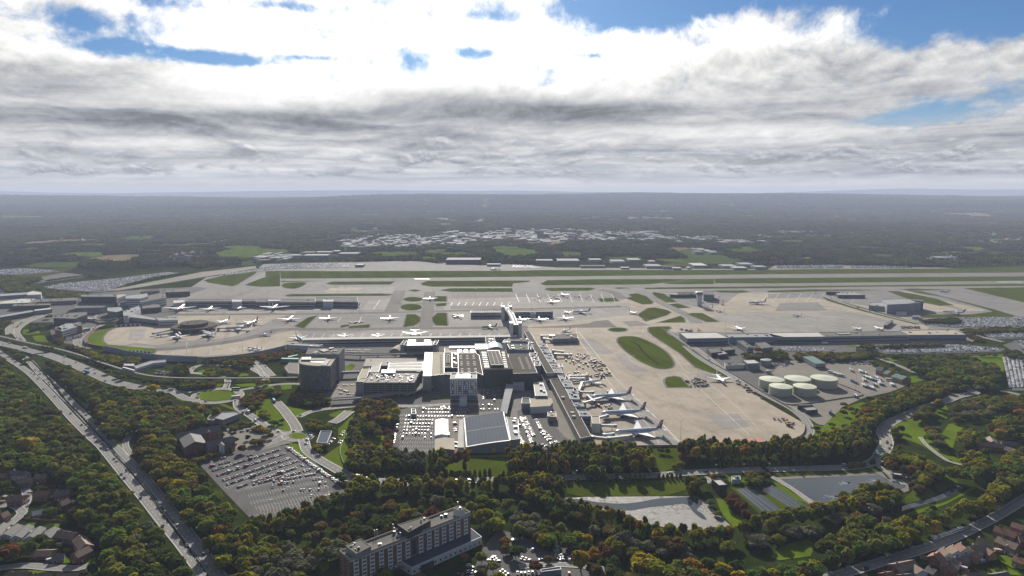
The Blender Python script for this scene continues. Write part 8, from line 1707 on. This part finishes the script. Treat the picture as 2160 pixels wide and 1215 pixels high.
for (a,b,m) in [((795,378),(950,430),8),((880,385),(950,410),4),((765,335),(830,360),4),((790,455),(890,485),6),((690,325),(710,335),2),((690,410),(745,435),4),((930,440),(970,450),3),((885,450),(910,455),2),((720,545),(745,550),2),((800,410),(820,415),2),((1030,450),(1060,455),2)]:
    for i in range(m): t=(i+.5)/m;coach('dark fronted coach, %s from the left in the coach yard' % ordn(k),'B4',(a[0]+(b[0]-a[0])*t,a[1]+(b[1]-a[1])*t),75,random.choice([WHITE,CLADB,CLADW]));k +=1
for i,p in enumerate([(1400,908),(1455,892),(1500,878),(1535,868),(1575,852),(1622,835)]): coach('white van, %s from the left in the line along the shaded street' % ordn(i),'C4',p,25,WHITE,6,2.5,'van',7*LAY+.2)
for i,p in enumerate([(540,350),(580,365),(610,375)]): coach('white tanker lorry, %s beside the largest olive tank' % ordn(i),'B4',p,-35,WHITE,12,3,'lorry')
# baggage carts and tugs on the stands
def cart_mesh(v):
    mb=MB()
    if v==0: mb.box(-2,-.9,.5,2,.9,.8,2);mb.box(-1.9,-.85,.8,1.6,.85,2.0,0)
    elif v==1: mb.box(-1.5,-.8,.3,1.5,.8,1.1,0);mb.box(-.9,-.7,1.1,.2,.7,1.9,1)
    else: mb.box(-3.2,-1.2,.5,3.2,1.2,.9,2);mb.box(-3,-1.1,.9,1.8,1.1,3.0,0);mb.box(2,-1,.9,3.1,1,2.2,1)
    for sx in (-1.1,1.1):
        for s in (-.8,.8): mb.tube((sx,s-.1,.3),(sx,s+.1,.3),.3,6,2)
    return mb.mesh('cart',[CARP,GLASS,RUBBER])
CM=[cart_mesh(v) for v in range(3)];GS=[];cl=[((.55,.55,.53),'white'),((.30,.10,.06),'rust red'),((.07,.08,.10),'dark'),((.45,.30,.05),'yellow'),((.10,.16,.28),'blue'),((.22,.22,.21),'grey')]
for t,pl,m,reg in [('B3',[(400,185),(560,180),(700,200),(720,260),(640,300),(540,330),(440,250)],46,'the cart park beside the north pier'),('B3',[(640,215),(730,230),(800,300),(870,395),(740,395),(660,290)],52,'the cart park beside the north pier'),('B3',[(470,350),(720,350),(740,395),(500,400)],26,'the cart park beside the north pier'),('B3',[(1450,405),(1620,395),(1675,465),(1500,468)],38,'the cart pen beside the small grass patch'),
                      ('B3',[(680,600),(860,600),(850,650),(690,650)],13,'the gap between the large airliners'),('B3',[(730,515),(910,512),(910,528),(730,530)],7,'the gap between the large airliners'),('B3',[(1840,390),(1950,420),(2100,560),(2158,620),(2060,580),(1940,480)],16,'the edge of the wide apron'),('A3',[(160,435),(700,415),(700,440),(160,450)],22,'the far stands'),('A3',[(1340,410),(1520,410),(1790,430),(1780,500),(1420,460)],26,'the compound by the control tower'),('A3',[(1380,705),(1560,695),(1600,715),(1420,725)],12,'the corner by the cargo sheds'),('B4',[(10,735),(180,740),(240,800),(200,810)],12,'the corner of the wide apron'),('A2',[(780,635),(930,630),(930,650),(780,650)],10,'the middle stands')]:
    P=[p[:2] for p in TG(t,pl)];xs=[p[0] for p in P];yy=[p[1] for p in P];c_=0
    while c_ < m:
        x,y=random.uniform(min(xs),max(xs)),random.uniform(min(yy),max(yy))
        if inpoly(np.array([x]),np.array([y]),P)[0]: GS.append((x,y,reg));c_ +=1
cnt={}
for x,y,reg in sorted(GS,key=lambda g: proj(g[0],g[1])[0]):
    v=random.choice((0,0,1,2));ci=random.randrange(6);nm=('baggage_cart','baggage_tug','loader_truck')[v];k=(v,ci,reg);n=cnt[k]=cnt.get(k,-1)+1
    o=tagged(link(nm,CM[v],None,(x,y,3*LAY+.15),random.choice((0,1.57,.8,2.2))+random.uniform(-.2,.2)),'%s %s, %s from left in %s' % (cl[ci][1],nm.replace('_',' '),ordn(n),reg),nm.replace('_',' '),'ground vehicles in '+reg);o['tint']=cl[ci][0]
# lamp columns and floodlight masts
def mast(label,tile,p,h,head,name,cat,group):
    q=G(*T(tile,[p])[0]);r=thing(name,label,cat,q,0,group);mb=MB();mb.cyl(0,0,0,h,.22 if h > 15 else .11,.10 if h > 15 else .06,6);link('pole',mb.mesh('pole',METAL),r)
    mb=MB();[mb.box(-head+i*head,-.4,h-.2,-head+i*head+head*.6,.4,h+.4) for i in range(2 if h < 15 else 3)];link('lamp_head',mb.mesh('lamp_head',CLADW),r)
for i,(t,p) in enumerate([('B3',(1565,440)),('B3',(1420,920)),('A3',(455,560)),('A3',(165,560)),('A3',(310,440)),('A3',(1080+20,620)),('A3',(735,440)),('A3',(535,440)),('B4',(708,320)),('B4',(738,500)),('B4',(595,430)),('B4',(1072,470)),('A4',(410,700)),('A4',(150,520)),('A2',(1700,430)),('A2',(1850,430)),('A2',(2000,430)),('A1',(1575,900)),('A1',(2045,890)),('A3',(1795,720)),('C2',(590,560)),('C2',(130,680)),('C2',(280,570))]):
    mast('tall floodlight mast, %s listed from the wide apron outwards' % ordn(i),t,p,24 if t[0] !='C' else 12,1.1,'floodlight_mast','light mast',None)
for i,p in enumerate([(545,400),(785,395),(1023,385),(1155,360),(850,340),(1720,350),(1955,345),(2158+550-540+0,340)]): mast('slim street lamp, %s along the belt road' % ordn(i),'C3',p,9,.7,'street_lamp','street lamp','street lamps along the belt road')
for i,p in enumerate([(700,860),(1145,740),(600,200),(1440,560),(1275,620)]): mast('slim street lamp, %s along the winding road' % ordn(i),'B4',p,9,.7,'street_lamp','street lamp','street lamps along the winding road')
for i,p in enumerate([(680,435),(905,550),(1100,800),(410,300),(560,520),(760,740),(1240,1050),(1400,760)]): mast('slim street lamp, %s beside the main road' % ordn(i),'B1' if i < 6 else 'C1',p,10,.8,'street_lamp','street lamp','street lamps beside the main road')
# aerators in the pond: churned white water
mf=M('white foam',(.75,.78,.80),.6,.2,.8)
for i,(x,y) in enumerate([(640,435),(890,415),(530,550)]):
    c=TG('C4',[(x,y)])[0];r=thing('pond_aerator','floating aerator churning white water, %s in the pond' % ['middle','far right','nearest'][i],'aerator',(c[0],c[1],5.2*LAY),0,'pond aerators');mb=MB();rg=random.Random(i)
    for k in range(90): a=rg.gauss(0,2.8);b=rg.gauss(0,1.6)-abs(a)*.2;s=rg.uniform(.1,.5);mb.face([(a-s*1.6,b,.12+k*.001),(a,b-s*.5,.12+k*.001),(a+s*1.6,b,.12+k*.001),(a,b+s*.5,.2+k*.001)])
    link('foam',mb.mesh('foam',mf),r);mb=MB();mb.box(-1.2,-.8,0,1.2,.8,1.0);link('float',mb.mesh('float',DARKM),r,(5,1,0))
# painted bays of the car parks
ml=MB()
def bays(t,a,b,pitch=2.65,L=4.8,z=LOTZ-.06):
    A,B=(Vector(G(*T(t,[p])[0],z)[:2]) for p in (a,b));u=(B-A);n=int(u.length/pitch);un=u.normalized();nn=Vector((-un.y,un.x))
    ribbon(ml,[A,B],.1,z)
    for i in range(n+1): q=A+u*(i/n);ribbon(ml,[q-nn*L,q+nn*L],.1,z)
for a,b in [((-248,470),(352,262)),((-160,500),(402,300)),((-80,480),(462,338)),((140,440),(505,372)),((-60,540),(570,412)),((-40,600),(600,460)),((0,640),(640,505)),((40,660),(660,545)),((-40,720),(400,620))]: bays('C2',a,b)
for y in range(700,1000,33): bays('B2',(1215,y),(1490,y))
struct('bay_marking',ml,LINE,'white parking bay lines')
# ---- the nearest three hundred trees stand as things, the rest of the woods as one mass
TX=np.array([t[0] for t in TREES]);TY=np.array([t[1] for t in TREES]);ok=np.ones(len(TREES),bool)
for P in KEEPOUT:
    if cen(P)[1] < 2200: ok &=~inpoly(TX,TY,grow(P,3.5))
for P,w_ in ROADS:                       # no tree stands on a carriageway
    for q in P[::2]: ok &=(TX-q[0])**2+(TY-q[1])**2 > (w_/2+2.5)**2
TREES=[t for t,o_ in zip(TREES,ok) if o_]
TREES.sort(key=lambda t: math.hypot(t[0],t[1]))
def tint_of(c,v=.22):
    b=PAL[c];k=random.uniform(1-v,1+v);return tuple(max(0,b[i]*k*random.uniform(.94,1.06)) for i in range(3))
near=[t for t in TREES if in_frame(t[0],t[1],0) and proj(t[0],t[1],t[3])[1] < 1190][:298];nset=set(id(t) for t in near)
rest=[t for t in TREES if id(t) not in nset]
near.sort(key=lambda t: proj(t[0],t[1])[0]);cnt={}
for t in near:
    x,y,z,h,w,i,c,reg=t;k=(c,reg,0 if i < 5 else 1 if i < 7 else 2 if i < 9 else 3);n=cnt.get(k,0);cnt[k]=n+1
    shp=('spreading' if i < 5 else 'rounded' if i < 7 else 'narrow' if i < 9 else 'conical')
    lb='%s %s tree, %s from left in %s' % (shp,CNAME[c],ordn(n),reg)
    r=thing('broadleaf_tree',' '.join(lb.split()[:16]),'tree',(x,y,z),random.uniform(0,6.28),'trees of '+reg)
    tr=link('trunk',TRUNK,r);tr.scale=(h*1.3,h*1.3,h*.9)
    cr=link('crown',CROWNS[i],r);cr.scale=(w,w,h);cr['tint']=tint_of(c)
for n,p in enumerate(sorted(SAPS,key=lambda p: proj(*p)[0])):
    h=random.uniform(5.5,7.5);c=random.choice(['olive','olive','yellowgreen','orange','dark'])
    r=thing('clipped_tree','small %s egg-shaped tree, %s from the left along the belt road' % (CNAME[c],ordn(n)),'small tree',p,random.uniform(0,6.28),'small clipped trees along the belt road')
    tr=link('trunk',TRUNK,r);tr.scale=(h,h,h*.8)
    cr=link('crown',CROWNS[9],r);cr.scale=(h*1.0,h*1.0,h);cr['tint']=tint_of(c)
P=np.array([t[:3] for t in rest]);n=len(rest)
scatter('woods','mixed autumn woods beyond the nearest trees','woods',HID,P,np.array([(t[4],t[4],t[3]) for t in rest]),np.random.rand(n)*6.28,[t[5] for t in rest],[(*tint_of(t[6]),1) for t in rest])
print('TREES',len(TREES),'rest',n)

KEEPOUT=KEEPOUT
# ---------------------------------------------------------------- far woods, kept off the fields, estates and car parks
def far_clumps(name,y0,y1,step,size,hz,label,dk=1.):
    rg=np.random.RandomState(int(y0));out=[]
    gy=np.arange(y0,y1,step);X=[];Y=[]
    for y in gy:
        xs=np.arange(-.86*y,.86*y,step);X.append(xs+(rg.rand(len(xs))-.5)*step);Y.append(np.full(len(xs),y)+(rg.rand(len(xs))-.5)*step)
    X=np.concatenate(X);Y=np.concatenate(Y);keep=np.ones(len(X),bool)
    for p in FP+KEEPOUT:
        bx=[a[0] for a in p];by=[a[1] for a in p];m=(X > min(bx)-step) & (X < max(bx)+step) & (Y > min(by)-step) & (Y < max(by)+step)
        if m.any():
            idx=np.where(m)[0];keep[idx[inpoly(X[idx],Y[idx],p)]]=False
    keep &=~inpoly(X,Y,EPP) | (rg.rand(len(X)) < .42)
    nz=vnoise(X+9e4,Y+9e4,420,3);keep &=(nz+rg.rand(len(X))*.5 > .32)
    X,Y,nz=X[keep],Y[keep],nz[keep];Z=height(X,Y);n=len(X)
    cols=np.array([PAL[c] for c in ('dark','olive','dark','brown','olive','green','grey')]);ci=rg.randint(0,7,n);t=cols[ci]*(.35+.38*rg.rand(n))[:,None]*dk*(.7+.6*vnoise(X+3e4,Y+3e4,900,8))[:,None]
    t=np.concatenate([t,np.ones((n,1))],1);s=size*(.75+.5*rg.rand(n))
    S=np.stack([s,s,hz*(.7+.6*rg.rand(n))],1)
    scatter(name,label,'woodland',HIDC,np.stack([X,Y,Z-1],1),S,rg.rand(n)*6.28,rg.randint(0,5,n),t);print(name,n)
# the airport itself and everything nearer is kept clear
KEEPOUT.append([G(*p)[:2] for p in [(-400,640),(-200,566),(0,562),(140,560),(240,572),(350,560),(430,566),(560,552),(680,548),(780,552),(930,548),(1110,556),(1280,545),(1640,551),(1800,560),(2000,563),(2160,555),(2700,540),(3400,700),(0,900)]])
EP=[Gt(*q) for q in T('F2',[(0,325),(180,300),(520,288),(980,262),(1160,248),(1480,248),(1700,258),(1960,264),(2158,290),(2158,325),(1700,322),(1480,338),(1160,318),(980,312),(800,342),(500,362),(100,365),(0,358)])]
EPP=[q[:2] for q in EP]
for i in range(0,len(EP)//2-1):
    a,b,c_,d=EP[i],EP[i+1],EP[-2-i],EP[-1-i];mb=MB();N_=6
    for u in range(N_):
        for v in range(N_):
            q=[]
            for uu,vv in ((u,v),(u+1,v),(u+1,v+1),(u,v+1)):
                s,t=uu/N_,vv/N_;x=(a[0]*(1-s)+b[0]*s)*(1-t)+(d[0]*(1-s)+c_[0]*s)*t;y=(a[1]*(1-s)+b[1]*s)*(1-t)+(d[1]*(1-s)+c_[1]*s)*t;q.append((x,y,float(height(np.array([x]),np.array([y]))[0])+1.2))
            mb.face(q[::-1])
    struct('estate_ground',mb,LOT,'yards and roads of the distant industrial estates')
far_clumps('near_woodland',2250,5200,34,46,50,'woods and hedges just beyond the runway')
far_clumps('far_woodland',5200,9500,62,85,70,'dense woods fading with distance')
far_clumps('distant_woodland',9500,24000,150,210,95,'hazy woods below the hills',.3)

# the town houses far behind
TS=bpy.data.collections.new('town_sources')
for i,(wl,rf) in enumerate(((BRICKT,TILE),(CLADG,ROOFF),(CLADG,ROOFG),(CONCR,TILER))):
    mb=MB();mb.box(-.5,-.5,0,.5,.5,.62,0);mb.raw([(-.55,-.55,.6),(.55,-.55,.6),(.55,.55,.6),(-.55,.55,.6),(-.55,0,1),(.55,0,1)],[(0,1,5,4),(2,3,4,5),(0,4,3),(1,2,5)],1);TS.objects.link(bpy.data.objects.new('t%d_house' % i,mb.mesh('town_house',[wl,rf])))
TP=[];rg=np.random.RandomState(4)
for t,x0,x1,y0,y1,k in [('F2',560,1500,165,240,30),('F2',1400,2158,165,330,330),('F3',0,560,170,330,260),('F3',560,1500,190,320,220),('F3',1100,1360,150,165,30),('F3',1600,2158,255,345,120),('F1',1080,1300,405,445,60),('F1',0,2158,200,330,90),('F2',0,900,270,360,150),('F3',1500,2158,100,150,50),('F1',1500,2100,180,300,40),('F3',1640,1740,420,440,16)]:
    for i in range(k): px,py=T(t,[(rg.uniform(x0,x1),rg.uniform(y0,y1))])[0];TP.append(Gt(px,py))
n=len(TP);w=rg.uniform(10,34,n);scatter('distant_town','hazy town roofs showing among the far trees','town',TS,TP,np.stack([w,rg.uniform(10,22,n),rg.uniform(9,17,n)],1),rg.rand(n)*3.14,rg.randint(0,4,n),np.ones((n,4)))
# ---------------------------------------------------------------- the air
m=bpy.data.materials.new('haze');m.use_nodes=True;nt=m.node_tree
nt.nodes.remove(nt.nodes['Principled BSDF']);pv=nt.nodes.new('ShaderNodeVolumePrincipled')
pv.inputs['Color'].default_value=(.64,.74,.98,1);pv.inputs['Density'].default_value=5.8e-5;pv.inputs['Anisotropy'].default_value=0.05
nt.links.new(pv.outputs[0],nt.nodes['Material Output'].inputs['Volume'])
mb=MB();mb.box(-70000,-3000,-3,70000,37000,540);o=single('haze',mb,m,'pale haze over the whole country','haze',None,'stuff')
